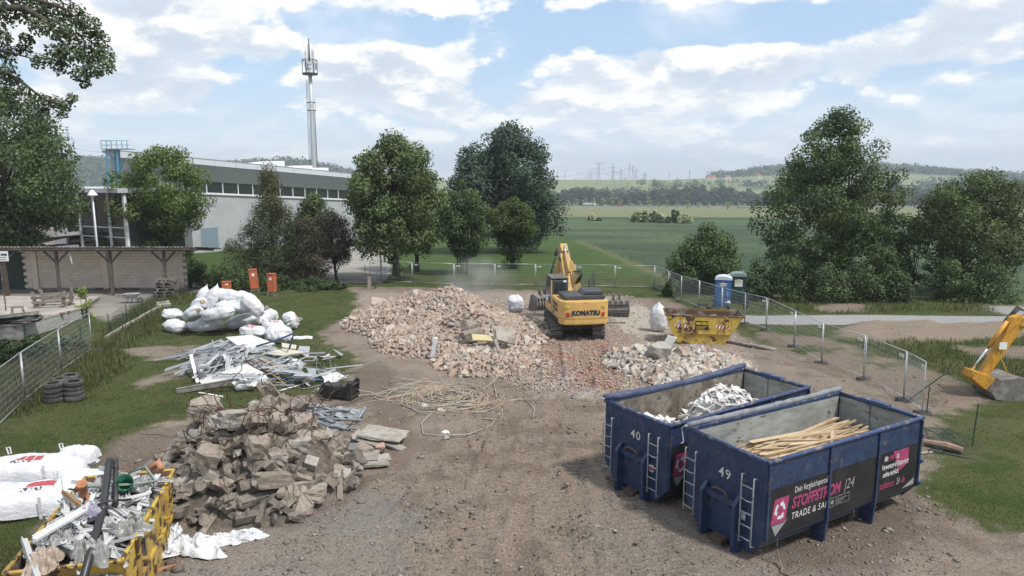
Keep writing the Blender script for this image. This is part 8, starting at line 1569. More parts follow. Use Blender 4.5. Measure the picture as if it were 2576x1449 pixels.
def stand_bag(px, pb, pt, w, label, seed, rotz, top=2.0, m=M_SACK):
 p = G(px, pb); p.z = hz(p.x, p.y); H = (pb - pt) * MPP(p) * 1.02; me = sack_mesh(seed, H, w * MPP(p) / 2, m, (0.0, top), 0.10, 1.0); o = obj('standing_bag', me, None, (p.x, p.y, p.z + H * 0.49), (0, R(-90), rotz)); tag(o, label, 'bag'); return o
stand_bag(1655, 832, 766, 44, 'tall white sack standing beside the yellow skip', 91, 0.3, 1.6); stand_bag(1297, 785, 742, 42, 'open white bag standing behind the brick heap', 92, 0.8, 0.1, bag_mat('white_bag_blue_print', [(-0.4, 0.2, -9, 0.1, -9, (0.42, 0.45, 0.55), 8)]))
def pillow(name, label, c, dims, rot, m, seed, wr=0.05, cat='bag', strap=False):
 """flat packed bag: rounded slab with sunken creases"""
 nx_, ny_ = 44, 30; u = np.linspace(-1, 1, nx_); v = np.linspace(-1, 1, ny_); U, Vv = np.meshgrid(u, v, indexing='ij'); e = np.clip((1 - np.abs(U) ** 6) * (1 - np.abs(Vv) ** 5), 0, 1) ** 0.4
 top = dims[2] * e * (0.86 + 0.2 * (fbm(U * 3 + seed, Vv * 3, 0.8, 4))) + wr * dims[2] * np.abs(fbm(U * 4 + 9 + seed, Vv * 4, 0.35, 3) - 0.5) * -4 * e; X = U * dims[0] / 2 + 0.05 * np.sin(Vv * 5 + seed); Y = Vv * dims[1] / 2 + 0.05 * np.sin(U * 6 + seed)
 idx = np.arange(nx_ * ny_).reshape(nx_, ny_); Fc = np.stack([idx[:-1, :-1], idx[1:, :-1], idx[1:, 1:], idx[:-1, 1:]], -1).reshape(-1, 4); V = np.stack([X, Y, top], -1).reshape(-1, 3); B = V.copy(); B[:, 2] = 0; nV = len(V)
 o = obj(name, np_mesh(name, np.concatenate([V, B]), np.concatenate([Fc, Fc[:, ::-1] + nV]), m, None, smooth=True), None, c, rot); tag(o, label, cat)
 if strap:
  for x in (-0.25, 0.22): MB().box((x * dims[0], -dims[1] / 2 - 0.005, dims[2] * 0.45), (0.07, 0.02, dims[2] * 1.1)).tube([(x * dims[0], 0.3 * dims[1], dims[2]), (x * dims[0] - 0.03, 0.3 * dims[1], dims[2] + 0.2), (x * dims[0] + 0.05, 0.32 * dims[1], dims[2] + 0.2), (x * dims[0] + 0.06, 0.32 * dims[1], dims[2])], 0.02, 5).build('strap', M_SACK, o)
 return o
MR1 = bag_mat('flat_bag_print', [(-0.35, -0.14, -0.12, 0.2, 0.2, RED_, 0), (-0.11, 0.1, -0.12, 0.2, 0.2, RED_, 0), (0.13, 0.34, -0.12, 0.2, 0.2, RED_, 0), (-0.42, 0.1, -0.22, -0.13, 0.2, BLK, 14)]); MR2 = bag_mat('flat_bag_print_low', [(0.1, 0.75, 0.02, 0.3, 0.2, RED_, 0), (0.0, 0.6, -0.2, 0.0, 0.2, BLK, 12)])
p = GH(75, 1230, 0); q = GH(45, 1308, 0)
pillow('flat_bulk_bag', 'upper flat white bulk bag with red print blocks at the left edge', (p.x - 0.1, p.y + 0.3, hz(p.x, p.y) + 0.30), (3.0, 1.25, 0.50), (0.02, -0.03, 0.12), MR1, 3, strap=True); pillow('flat_bulk_bag', 'lower flat white bulk bag with black letters at the left edge', (q.x - 0.2, q.y + 0.5, hz(q.x, q.y) + 0.12), (3.0, 1.3, 0.55), (0.05, 0.03, 0.22), MR2, 5, strap=True)
pillow('flat_bulk_bag', 'slack white bag end squeezed behind the scrap skip', (p.x + 1.55, p.y - 0.2, hz(p.x, p.y)), (1.3, 1.0, 0.6), (0, 0.1, 0.5), M_SACK, 8); pillow('flat_bulk_bag', 'puffed white bag corner at the back of the upper flat bag', (p.x + 0.95, p.y + 0.75, hz(p.x, p.y) + 0.5), (0.95, 0.6, 0.45), (0, 0, 0.2), M_SACK, 9)
tag(MB().box((0, 0, 0.06), (3.2, 0.14, 0.1)).box((0, 0.5, 0.06), (3.2, 0.14, 0.1)).box((0, 1.0, 0.06), (3.2, 0.14, 0.1)).box((-1.4, 0.5, 0.13), (0.12, 1.2, 0.03)).box((0, 0.5, 0.13), (0.12, 1.2, 0.03)).box((1.4, 0.5, 0.13), (0.12, 1.2, 0.03)).build('wooden_pallet', M_GREYWOOD, None, (q.x - 0.3, q.y - 0.05, hz(q.x, q.y) - 0.02), (0, 0, 0.22)), 'wooden pallet under the flat white bags', 'pallet')
def crumple(name, label, c, dims, seed, m, rz=0.0, cat='sheet', hgt=0.3, parent=None, rot=None):
 """limp crumpled sheet lying in folds"""
 n = 34; u = np.linspace(-1, 1, n); U, Vv = np.meshgrid(u, u, indexing='ij'); a = np.arctan2(Vv, U); rad = np.maximum(np.abs(U), np.abs(Vv)); out = 1 + 0.28 * np.sin(2 * a + seed) + 0.18 * np.sin(5 * a + 2.1 * seed) + 0.1 * np.sin(9 * a + seed)
 X = U * dims[0] / 2 * out + (fbm(U * 3 + seed, Vv * 3, 0.7, 3) - 0.5) * 0.5 * dims[0] * 0.3; Y = Vv * dims[1] / 2 * out + (fbm(U * 3 - seed, Vv * 3 + 7, 0.7, 3) - 0.5) * 0.5 * dims[1] * 0.3
 rd = 1 - np.abs(fbm(U * 2.2 + seed, Vv * 2.2 + 2 * seed, 0.9, 2) - 0.5) * 4; Z = 0.02 + 0.8 * hgt * np.clip(rd, 0, 1) * (1 - 0.8 * rad ** 2.5) + hgt * 0.35 * fbm(U * 2 + 3 * seed, Vv * 2, 0.7, 2) * (1 - rad ** 4)
 idx = np.arange(n * n).reshape(n, n); Fc = np.stack([idx[:-1, :-1], idx[1:, :-1], idx[1:, 1:], idx[:-1, 1:]], -1).reshape(-1, 4); o = obj(name, np_mesh(name, np.stack([X, Y, Z], -1).reshape(-1, 3), Fc, m, None, smooth=True), parent, c, rot or (0, 0, rz))
 return tag(o, label, cat) if parent is None else o
p = G(470, 1385); crumple('crumpled_bag', 'crumpled empty white bag lying on the gravel before the skip', (p.x, p.y, hz(p.x, p.y)), (1.35, 0.8), 3, M_SACK, 0.2, 'bag', 0.42); p = G(580, 1365); crumple('crumpled_bag', 'thin trailing white bag to the right of the crumpled one', (p.x, p.y, hz(p.x, p.y)), (1.2, 0.42), 7, M_SACK, 0.25, 'bag', 0.28); p = G(425, 1368); crumple('crumpled_bag', 'white plastic tangle against the skip side', (p.x, p.y, hz(p.x, p.y)), (0.55, 0.9), 11, M_SACK, 0.4, 'bag', 0.45)
p = G(760, 851); pillow('flat_sheet_bag', 'flat white sheet lying right of the bulk bags', (p.x, p.y, hz(p.x, p.y)), (1.1, 0.5, 0.10), (0, 0, 0.15), M_SACK, 12)
# ================================================================ tyres
M_TYRE = mat('old_tyre', (0.055, 0.052, 0.048), (0.11, 0.10, 0.088), scale=4, lo=0.45, hi=0.7, var=0.2, rough=0.85, objvar=0.2)
TY = MB().lathe([(0.20, 0.03), (0.24, 0.0), (0.30, 0.0), (0.345, 0.035), (0.355, 0.06), (0.345, 0.068), (0.357, 0.076), (0.357, 0.124), (0.345, 0.132), (0.355, 0.14), (0.345, 0.165), (0.30, 0.20), (0.24, 0.20), (0.20, 0.17), (0.235, 0.15), (0.235, 0.05), (0.20, 0.03)], 28).mesh('tyre_casing', M_TYRE, smooth=True)
r = random.Random(17)
for (px, pb, n, lb) in ((125, 1016, 4, 'front left'), (176, 1012, 4, 'front right'), (146, 1003, 4, 'back left'), (166, 995, 4, 'back right')):
 p = G(px, pb); z = hz(p.x, p.y)
 for i in range(n): tag(obj('tyre_casing', TY, None, (p.x + r.uniform(-.03, .03), p.y + 0.3 + r.uniform(-.03, .03), z + i * 0.195), (r.uniform(-.03, .03), r.uniform(-.03, .03), r.uniform(0, 6)), (1 if i else 1.06)), f"{['bottom', 'second lowest', 'second highest', 'topmost'][i]} old tyre in the {lb} stack on the lawn", 'tyre', 'old tyres stacked on the lawn')
# ================================================================ heap of light metal scrap
M_ALU = mat('bright_metal_profile', None, objcol=((0.48, 0.50, 0.52), (0.62, 0.64, 0.66), (0.35, 0.37, 0.39), (0.55, 0.56, 0.56), (0.68, 0.69, 0.70)), var=0.1, rough=0.4, metal=0.35); M_PANEL = mat('white_coated_panel', (0.64, 0.63, 0.60), (0.52, 0.50, 0.46), scale=2, lo=0.5, hi=0.75, var=0.08, rough=0.5); M_CREAM = mat('cream_panel', (0.56, 0.51, 0.40), var=0.1, rough=0.6); M_BLUEP = mat('blue_painted_tube', (0.035, 0.075, 0.20), var=0.12, rough=0.5)
r = random.Random(111); sb = GH(610, 920, 0); root = thing('scrap_metal_heap', 'heap of bright metal profiles and bent sheet scrap on the left lawn', 'scrap', sb)
def U_profile(mb, a, b, w, up): mb.bar(a, b, w, 0.012, up); a2 = Vector(a); mb.bar(Vector(a) + Vector((0, 0, 0.02)), Vector(b) + Vector((0, 0, 0.02)), 0.012, w * 0.5, up); return mb
for i in range(150):
 if i < 95:
  a = GH(r.gauss(585, 30), r.gauss(880, 14), r.uniform(0.35, 0.95)); t = r.random(); b = GH(r.uniform(395, 600), r.uniform(885, 965), r.uniform(0.03, 0.3)); b = a + (b - a) * min(1.0, r.uniform(1.0, 3.2) / max(0.1, (b - a).length))
 elif i < 125:
  a = GH(r.uniform(640, 860), r.uniform(885, 970), r.uniform(0.05, 0.4)); an = r.uniform(0, 6.28); L = r.uniform(0.5, 1.8); b = a + Vector((math.cos(an) * L, math.sin(an) * L, r.uniform(-.15, .25)))
 else:
  a = GH(r.uniform(480, 700), r.uniform(860, 960), r.uniform(0.2, 0.8)); an = r.gauss(0.6, 0.5); L = r.uniform(0.8, 2.2); b = a + Vector((math.cos(an) * L, math.sin(an) * L, r.uniform(-.2, .1)))
 b.z = max(b.z, hz(b.x, b.y) + 0.03); a.z = max(a.z, hz(a.x, a.y) + 0.03); w = r.choice((0.05, 0.07, 0.10, 0.16)); mb = MB().bar(a - sb, b - sb, w, 0.012); off = Vector((0, 0, w * 0.25)); mb.bar(a - sb + off + Vector((0.0, w * 0.5, 0)), b - sb + off + Vector((0, w * 0.5, 0)), 0.012, w * 0.5)
 mb.build('metal_profile', M_ALU, root, fix=False)
for i in range(46):
 c = GH(r.uniform(600, 855), r.uniform(870, 968), r.uniform(0.04, 0.45)) - sb; s = r.uniform(0.2, 0.55); mb = shard(r, s, 0.01); mb.build('bent_sheet', M_ALU if i % 3 else M_PANEL, root, c, (r.uniform(-.7, .7), r.uniform(-.7, .7), r.uniform(0, 6.28)))
for i in range(30):
 c = GH(r.uniform(700, 860), r.uniform(925, 975), 0.1) - sb; MB().tube(wander(r, c, (r.uniform(-1, 1), r.uniform(-1, 1), 0.3), 8, 0.12, 0.5, pull=c), 0.008, 4, cap=False).build('wire', M_ALU, root, fix=False)
mb = MB(); vs = [];
for i in range(15):
 for j in range(12): x = -3.2 + 6.4 * i / 14; y = -1.9 + 3.4 * j / 11; d = math.hypot(x / 3.2, (y + 0.2) / 1.9); vs.append((x, y, 0.62 * max(0, 1 - d) - 0.05))
mb.add(vs, [(i * 12 + j, (i + 1) * 12 + j, (i + 1) * 12 + j + 1, i * 12 + j + 1) for i in range(14) for j in range(11)]); mb.build('heap_core', mat('mixed_scrap_core', (0.30, 0.30, 0.30), (0.14, 0.13, 0.12), scale=6, lo=0.45, hi=0.55, var=0.3), root)
def panel_px(name, label, cat, pts, th, m):
 P = [GH(*q) for q in pts]; c = sum(P, Vector()) / len(P); n = (P[1] - P[0]).cross(P[2] - P[0]).normalized(); n = n if n.z > 0 else -n; k = len(P); mb = MB().add([p - c for p in P] + [p - c - n * th for p in P], [tuple(range(k)), tuple(range(k, 2 * k))[::-1]] + [(i, k + i, k + (i + 1) % k, (i + 1) % k) for i in range(k)]); return tag(mb.build(name, m, None, c), label, cat)
panel_px('door_panel_sheet', 'flat white panel lying on top of the metal scrap', 'panel', [(568, 848, 1.05), (632, 842, 1.0), (692, 864, 0.75), (610, 877, 0.75)], 0.05, M_PANEL); panel_px('door_panel_sheet', 'largest white panel sloping down the front of the metal scrap', 'panel', [(498, 955, 0.1), (620, 915, 0.7), (668, 940, 0.45), (508, 967, 0.05)], 0.04, M_PANEL)
panel_px('door_panel_sheet', 'cream panel lying on the right of the metal scrap', 'panel', [(660, 888, 0.55), (720, 877, 0.6), (768, 886, 0.45), (708, 894, 0.5)], 0.05, M_CREAM); panel_px('door_panel_sheet', 'small silver panel below the top white panel', 'panel', [(628, 868, 0.8), (655, 872, 0.75), (668, 884, 0.6), (632, 887, 0.65)], 0.03, M_ALU); panel_px('door_panel_sheet', 'cream square board at the back right of the metal scrap', 'panel', [(708, 862, 0.5), (746, 868, 0.45), (744, 878, 0.4), (710, 873, 0.45)], 0.04, M_CREAM)
panel_px('framed_pane', 'white framed pane lying at the right end of the metal scrap', 'panel', [(803, 938, 0.2), (845, 935, 0.2), (872, 948, 0.08), (822, 962, 0.08)], 0.05, M_PANEL)
def bar_px(name, label, cat, a, b, w, h, m): A = GH(*a); B = GH(*b); c = (A + B) / 2; return tag(MB().bar(A - c, B - c, w, h).bar(A - c + Vector((0, 0, h * 0.52)), B - c + Vector((0, 0, h * 0.52)), w * 1.4, h * 0.08).build(name, m, None, c), label, cat)
bar_px('steel_beam', 'long grey beam lying before the white panel', 'beam', (444, 984, 0.12), (602, 957, 0.3), 0.10, 0.2, mat('grey_beam', (0.24, 0.225, 0.20), (0.15, 0.13, 0.115), scale=3, var=0.2)); bar_px('timber_beam', 'brown timber beam slanting over the metal scrap', 'beam', (652, 902, 0.75), (744, 945, 0.2), 0.16, 0.10, mat('brown_beam', (0.28, 0.20, 0.14), (0.36, 0.30, 0.24), scale=4, var=0.2))
def tube_px(name, label, cat, pts, rad, m, n=8): P = [GH(*q) for q in pts]; c = P[0].copy(); return tag(MB().tube([q - c for q in P], rad, n).tube([P[0] - c - (P[1] - P[0]) * 0.01, P[0] - c + (P[1] - P[0]) * 0.04], rad * 1.25, n).build(name, m, None, c, smooth=True), label, cat)
tube_px('blue_frame_tube', 'blue steel tube bent upright behind the metal scrap', 'tube', [(645, 871, 0.8), (690, 858, 1.0), (738, 839, 1.5), (736, 850, 1.3), (728, 876, 0.5)], 0.045, M_BLUEP); tube_px('blue_frame_tube', 'blue steel frame lying along the front of the metal scrap', 'tube', [(705, 955, 0.2), (735, 950, 0.3), (800, 955, 0.15), (828, 958, 0.1), (708, 960, 0.1)], 0.04, M_BLUEP)
tube_px('rusty_pipe', 'thin rusty and yellow pipe slanting through the metal scrap', 'pipe', [(658, 926, 0.5), (690, 945, 0.35), (722, 970, 0.05)], 0.035, mat('rust_yellow_pipe', (0.38, 0.24, 0.10), (0.20, 0.10, 0.06), scale=5, var=0.2)); tube_px('red_iron_bar', 'dark red iron bar with hooks in the metal scrap', 'bar', [(612, 905, 0.7), (632, 918, 0.6), (660, 938, 0.35), (640, 935, 0.4)], 0.025, mat('dark_red_iron', (0.11, 0.025, 0.025), var=0.2))
tube_px('long_grey_pipe', 'long thin grey pipe reaching from the scrap to the black attachment', 'pipe', [(722, 972, 0.05), (770, 978, 0.05), (820, 965, 0.1), (888, 946, 0.5)], 0.02, M_ZINC)
def boiler(px, py, h, L, Rr, rz, label): p = GH(px, py, h); prof = [(0.0, -L / 2 - 0.1), (Rr * 0.6, -L / 2 - 0.07), (Rr, -L / 2), (Rr, L / 2), (Rr * 0.6, L / 2 + 0.07), (0.0, L / 2 + 0.1)]; o = MB().lathe(prof, 18, (0, 0, 0), Matrix.Rotation(rz, 3, 'Z') @ Matrix.Rotation(R(90), 3, 'Y')).build('water_heater', mat('white_enamel', (0.60, 0.62, 0.64), (0.35, 0.36, 0.37), scale=3, lo=0.5, hi=0.7, var=0.08, rough=0.3), None, p, smooth=True); tag(o, label, 'boiler'); MB().lathe([(0.0, 0.0), (Rr * 0.5, 0.0), (Rr * 0.5, 0.06), (0.0, 0.06)], 12, (math.cos(rz) * (L / 2 + 0.09), math.sin(rz) * (L / 2 + 0.09), 0), Matrix.Rotation(rz, 3, 'Z') @ Matrix.Rotation(R(90), 3, 'Y')).build('end_cap', M_ZINC, o)
boiler(615, 970, 0.2, 0.6, 0.2, 0.4, 'grey white water heater lying before the metal scrap, left one'); boiler(650, 957, 0.28, 0.6, 0.22, 0.2, 'white water heater lying before the metal scrap, right one')
p = GH(511, 941, 0.3); tag(MB().lathe([(0.22, -0.25), (0.26, 0.0), (0.24, 0.1), (0.30, 0.34), (0.27, 0.34), (0.21, 0.1), (0.2, -0.2)], 16).build('duct_collar', M_ZINC, None, p, (0.3, 0.3, 0), smooth=True), 'dull grey duct collar standing in the metal scrap', 'duct'); p = GH(746, 925, 0.35); tag(MB().lathe([(0.0, -0.22), (0.16, -0.2), (0.26, -0.08), (0.28, 0.05), (0.2, 0.18), (0.1, 0.2), (0.1, 0.3), (0.08, 0.3)], 16).build('metal_lamp_shade', M_ALU, None, p, (0.9, 0.5, 0), smooth=True), 'round shiny metal vessel at the right of the scrap', 'vessel')
bar_px('white_window_bar', 'white angled window bar standing at the left of the scrap', 'bar', (480, 893, 0.9), (497, 963, 0.05), 0.09, 0.05, M_WHITE); bar_px('white_window_bar', 'thin white bar lying on the grass below the big panel', 'bar', (500, 988, 0.03), (560, 998, 0.03), 0.06, 0.04, M_WHITE); bar_px('white_window_bar', 'long pale profile sticking out far left of the scrap', 'bar', (388, 908, 0.05), (470, 893, 0.35), 0.08, 0.04, M_ALU); bar_px('white_window_bar', 'pale strip lying at the lower right of the scrap', 'bar', (702, 984, 0.03), (776, 962, 0.05), 0.09, 0.03, M_PANEL)
# ================================================================ yellow skip full of window scrap
sk = Vector((-8.75, 14.1)); skz = hz(sk.x, sk.y); SK = thing('yellow_skip', 'worn yellow skip numbered 179, overflowing with white window scrap and pipes', 'skip', (sk.x, sk.y, skz), R(103)); skip_body(SK, 4.2, 2.7, 1.95, 1.55, 0.0, M_YSKIP2)
text('179', 0.34, M_NAVYT, SK, (-1.12, -0.985, 1.02), (R(90), 0, 0), name='number', bold=0.006); MB().bx(1.35, 1.55, -0.986, -0.98, 1.15, 1.32).build('stencil_mark', M_NAVYT, SK)
r = random.Random(121); hp = thing('window_scrap', 'pile of white plastic window profiles heaped in the numbered skip', 'scrap', (sk.x, sk.y, skz), R(103)); M_PVC = mat('white_pvc', None, objcol=((0.62, 0.63, 0.62), (0.70, 0.71, 0.70), (0.50, 0.51, 0.50), (0.66, 0.65, 0.60), (0.40, 0.41, 0.41)), var=0.08, rough=0.45)
def hs(x, y): return 1.30 + 0.42 * max(0, 1 - (x / 2.1) ** 2) * max(0, 1 - (y / 0.95) ** 2)
vs = [(-2.0 + 4.0 * i / 16, -0.92 + 1.84 * j / 8, hs(-2.0 + 4.0 * i / 16, -0.92 + 1.84 * j / 8) - 0.10 + r.uniform(-.06, .06)) for i in range(17) for j in range(9)]; MB().add(vs, [(i * 9 + j, (i + 1) * 9 + j, (i + 1) * 9 + j + 1, i * 9 + j + 1) for i in range(16) for j in range(8)]).build('heap_core', mat('grey_mixed_scrap', (0.30, 0.30, 0.29), (0.12, 0.115, 0.11), scale=8, lo=0.42, hi=0.56, var=0.3, bump=1.0), hp)
for i in range(150):
 x = r.uniform(-1.9, 1.9); y = r.uniform(-0.85, 0.85); L = r.uniform(0.3, 1.5); a = r.gauss(0.35, 0.45) if i < 100 else r.uniform(0, 6.28); w = r.choice((0.04, 0.06, 0.08)); mb = MB().box((0, 0, 0), (L, w, 0.02)).box((0, w / 2, 0.025), (L * 0.998, 0.015, 0.06)).box((0, -w / 2, 0.015), (L * 0.997, 0.015, 0.035))
 mb.build('window_profile', M_PVC, hp, (max(-1.9 + L * 0.3, min(1.9 - L * 0.3, x)), y * (1 - 0.4 * abs(math.sin(a)) * L / 1.5), hs(x, y) + r.uniform(0.02, 0.2)), (r.uniform(-.6, .6), r.gauss(0, 0.22), a), fix=False)
for i in range(60): x = r.uniform(-1.9, 1.9); y = r.uniform(-0.8, 0.8); shard(r, r.uniform(0.06, 0.16), 0.012).build('plastic_shard', M_PVC, hp, (x, y, hs(x, y) + r.uniform(0, 0.08)), (r.uniform(-1, 1), r.uniform(-1, 1), r.uniform(0, 6)))
M_BPIPE = mat('black_pipe', (0.025, 0.025, 0.027), var=0.15, rough=0.4); M_FOIL = mat('grey_plastic_foil', (0.29, 0.29, 0.28), (0.22, 0.215, 0.20), scale=3, var=0.1, rough=0.35); M_FOILB = mat('beige_foil', (0.38, 0.31, 0.25), var=0.1, rough=0.45)
Ls = lambda x, y, z: local(SK, x, y, z)
tg = lambda o, l, c: tag(o, l, c)
tg(MB().tube([Ls(1.4, 0.2, 2.2), Ls(-0.6, -0.25, 1.95), Ls(-2.9, -0.55, 1.55)], 0.075, 12).tube([Ls(-0.5, -0.23, 1.96), Ls(-0.7, -0.27, 1.93)], 0.088, 12).build('black_pipe', M_BPIPE, None, smooth=True), 'long black pipe lying over the numbered skip', 'pipe'); tg(MB().tube([Ls(1.5, 0.1, 2.15), Ls(-0.4, -0.42, 1.9)], 0.055, 12).tube([Ls(1.2, 0.02, 2.11), Ls(1.1, -0.01, 2.10)], 0.065, 12).build('black_pipe', M_BPIPE, None, smooth=True), 'shorter black pipe beside the long one in the skip', 'pipe')
M_OP = mat('orange_drain_pipe', (0.50, 0.22, 0.12), (0.40, 0.2, 0.12), scale=3, var=0.1); c = Ls(0.0, 0.3, 2.05); tg(MB().lathe([(0.09, -0.28), (0.10, -0.2), (0.09, -0.2), (0.09, 0.22), (0.105, 0.22), (0.105, 0.30), (0.085, 0.30), (0.075, -0.27)], 16).build('drain_pipe', M_OP, None, c, (0.35, 0.15, 0), smooth=True), 'short orange drain pipe standing in the skip scrap', 'pipe')
c = Ls(0.55, -0.35, 1.95); tg(MB().lathe([(0.0, -0.18), (0.14, -0.18), (0.19, 0.16), (0.175, 0.16), (0.13, -0.15), (0.0, -0.15)], 16).build('green_bucket', mat('green_plastic', (0.02, 0.13, 0.07), var=0.1), None, c, (0.9, 0.5, 0), smooth=True), 'dark green plastic bucket lying in the skip scrap', 'bucket'); tg(MB().tube([Ls(1.7, -0.5, 1.75), Ls(1.75, -0.75, 1.9), Ls(1.5, -0.85, 1.85)], 0.08, 10).build('drain_bend', M_OP, None, smooth=True), 'orange pipe bend at the far corner of the skip', 'pipe')
tg(MB().tube([Ls(1.3, -0.2, 1.9), Ls(1.2, -0.6, 2.05), Ls(0.8, -0.9, 1.85), Ls(0.6, -0.5, 1.9), Ls(0.6, 0.6, 1.95)], 0.03, 8).build('garden_hose', mat('grey_green_hose', (0.25, 0.30, 0.25), var=0.1), None, smooth=True), 'grey green hose curling over the skip rim', 'hose'); tg(MB().tube([Ls(0.9, 0.9, 1.8), Ls(0.4, 0.5, 1.95), Ls(-0.2, 0.2, 2.0), Ls(-0.7, 0.2, 1.95), Ls(-0.5, -0.3, 2.05), Ls(-0.3, -0.7, 1.95)], 0.022, 6).build('black_cable', M_HOSE, None, smooth=True), 'thick black cable winding through the skip scrap', 'cable')
for (x, y, z, d, m, sd_, lb, hg) in ((-1.95, 0.4, 1.5, (0.6, 0.7), M_FOILB, 5, 'beige plastic foil hanging out of the near left skip corner', 0.35), (-1.8, -0.35, 1.5, (0.6, 0.65), M_FOIL, 9, 'grey plastic foil bunched at the near end of the skip', 0.4), (-1.0, -0.8, 1.5, (0.7, 0.4), M_FOIL, 13, 'clear grey foil draped over the skip side', 0.35), (-1.3, 0.3, 1.6, (0.5, 0.45), M_FOIL, 17, 'crumpled grey foil in the middle of the skip', 0.3), (-0.6, 0.0, 1.85, (0.5, 0.5), mat('lilac_foil', (0.30, 0.29, 0.36), var=0.1), 21, 'lilac grey cloth scrap in the skip', 0.25), (0.9, -0.65, 1.65, (0.45, 0.4), M_FOIL, 25, 'white insulation scrap near the far skip rim', 0.3)): crumple('plastic_foil', lb, Ls(x, y, z), d, sd_, m, 0.3, 'foil', hg)
for (x, y, z, L, a, m, lb) in ((-2.0, 0.55, 1.72, 1.5, 0.5, M_PVC, 'white window bar sticking out to the left of the skip'), (-1.1, 0.3, 1.95, 1.2, -0.6, M_PVC, 'white window bar standing across the near half of the skip'), (0.3, 0.75, 1.9, 1.6, 0.35, M_PVC, 'white double bar along the left rim of the skip'), (1.1, 0.0, 2.0, 0.9, 1.0, M_PVC, 'white frame end pointing up at the far end of the skip'), (-0.3, 0.35, 2.0, 1.1, 0.7, mat('brown_batten', (0.30, 0.19, 0.10), var=0.15), 'brown wooden batten crossing the skip scrap')): tg(MB().box((0, 0, 0), (L, 0.09, 0.06)).box((0, 0.05, 0.03), (L * 0.998, 0.02, 0.09)).build('window_bar', m, None, Ls(x, y, z), (0.2, -0.1, R(103) + a)), lb, 'bar')
p = G(380, 1440); tg(MB().add([(-0.45, -0.12, 0.02), (0.05, -0.1, 0.03), (0.5, 0.25, 0.1), (0.1, 0.15, 0.05), (-0.45, -0.12, 0.0), (0.05, -0.1, 0.0), (0.5, 0.25, 0.07), (0.1, 0.15, 0.02)], [(0, 1, 2, 3), (7, 6, 5, 4), (0, 4, 5, 1), (1, 5, 6, 2), (2, 6, 7, 3), (3, 7, 4, 0)]).build('orange_board', mat('orange_brown_board', (0.36, 0.18, 0.09), var=0.15), None, (p.x, p.y, hz(p.x, p.y))), 'orange brown board scrap on the soil beside the skip', 'board')
# ================================================================ country road, vehicles, pylons, turbines
KZ = 820 / 4032.0
def far_px(zx, zy): return (2180 * 2576 / 4032.0 + zx * KZ, 600 * 2576 / 4032.0 + zy * KZ)
ra = [G(px, py) for px, py in ((900, 514), (1200, 515), (1400, 517), (1650, 520.5), (1900, 524), (2250, 524), (2700, 523))]
mb = MB(); vs = []
for p in ra: vs += [(p.x, p.y - 4, z0s(p.x, p.y - 4) + 0.5), (p.x, p.y + 4, z0s(p.x, p.y + 4) + 0.55)]
mb.add(vs, [(2 * i, 2 * i + 2, 2 * i + 3, 2 * i + 1) for i in range(len(ra) - 1)]); o = mb.build('road', mat('asphalt', (0.10, 0.10, 0.105), var=0.1, scale=0.2)); o['kind'] = 'structure'
def wheels(root, xs_, y, r):
 for x in xs_:
  for s in (-1, 1): w = MB().lathe([(r * 0.5, -0.12), (r, -0.12), (r, 0.12), (r * 0.5, 0.12), (r * 0.5, -0.12)], 14, (x, s * y, r), Matrix.Rotation(R(90), 3, 'X')).build('wheel', M_HOSE, root); MB().lathe([(0, -0.1), (r * 0.5, -0.1), (r * 0.5, 0.1), (0, 0.1)], 10, (x, s * y, r), Matrix.Rotation(R(90), 3, 'X')).build('rim', M_ZINC, w)
def on_road(zx, zy): px, py = far_px(zx, zy); p = G(px, py); return Vector((p.x, p.y, z0s(p.x, p.y) + 0.55))
M_VW = mat('vehicle_white', (0.72, 0.73, 0.74), var=0.02, rough=0.35)
p = on_road(445, 668); T = thing('lorry', 'white lorry with grey trailer driving on the country road', 'lorry', p); M_TR = mat('trailer_grey', (0.45, 0.46, 0.47), var=0.05)
MB().bx(-8.3, 4.2, -1.25, 1.25, 1.2, 4.0).build('trailer', M_TR, T, bevel=0.05); MB().bx(2.4, 4.21, -1.27, 1.27, 1.6, 4.02).build('trailer_front', M_SOFFIT, T); MB().prism([(5.0, 0.7), (7.4, 0.7), (7.4, 2.2), (7.0, 3.8), (5.0, 3.9)], 'y', -1.22, 1.22).build('cab', M_VW, T, bevel=0.06); MB().bx(5.5, 6.8, -1.24, -1.225, 2.1, 3.0).build('side_window', M_GLASS, T); MB().bx(-8.3, 7.2, -0.5, 0.5, 0.8, 1.18).build('chassis', M_DKSTEEL, T); wheels(T, (-7, -5.7, -4.4, 4.0, 6.6), 1.1, 0.52)
def car(zx, zy, label, m):
 T = thing('car', label, 'car', on_road(zx, zy)); MB().prism([(-2.1, 0.35), (2.1, 0.35), (2.1, 0.8), (1.2, 0.95), (0.5, 1.45), (-1.5, 1.45), (-2.05, 0.95)], 'y', -0.85, 0.85).build('body', m, T, bevel=0.05); MB().prism([(-1.4, 0.98), (1.0, 0.98), (0.45, 1.38), (-1.3, 1.38)], 'y', -0.862, 0.862).build('side_window', M_GLASS, T); wheels(T, (-1.3, 1.3), 0.8, 0.33)
car(638, 672, 'small white car right of the lorry', M_VW); car(112, 660, 'white car at the left end of the road by the tall tree', M_VW)
T = thing('tractor', 'small orange vehicle on the country road right of the white car', 'tractor', on_road(824, 675)); MO = mat('orange_vehicle', (0.42, 0.10, 0.03), var=0.05); MB().bx(-2.6, 0.3, -1.1, 1.1, 1.0, 3.2).build('tank', MO, T, bevel=0.3); MB().bx(0.4, 2.4, -1.0, 1.0, 0.8, 2.9).build('cab', M_DKSTEEL, T, bevel=0.1); MB().bx(0.6, 2.2, -1.02, -1.005, 1.8, 2.7).build('side_window', M_GLASS, T); wheels(T, (-1.6, 1.5), 0.9, 0.7)
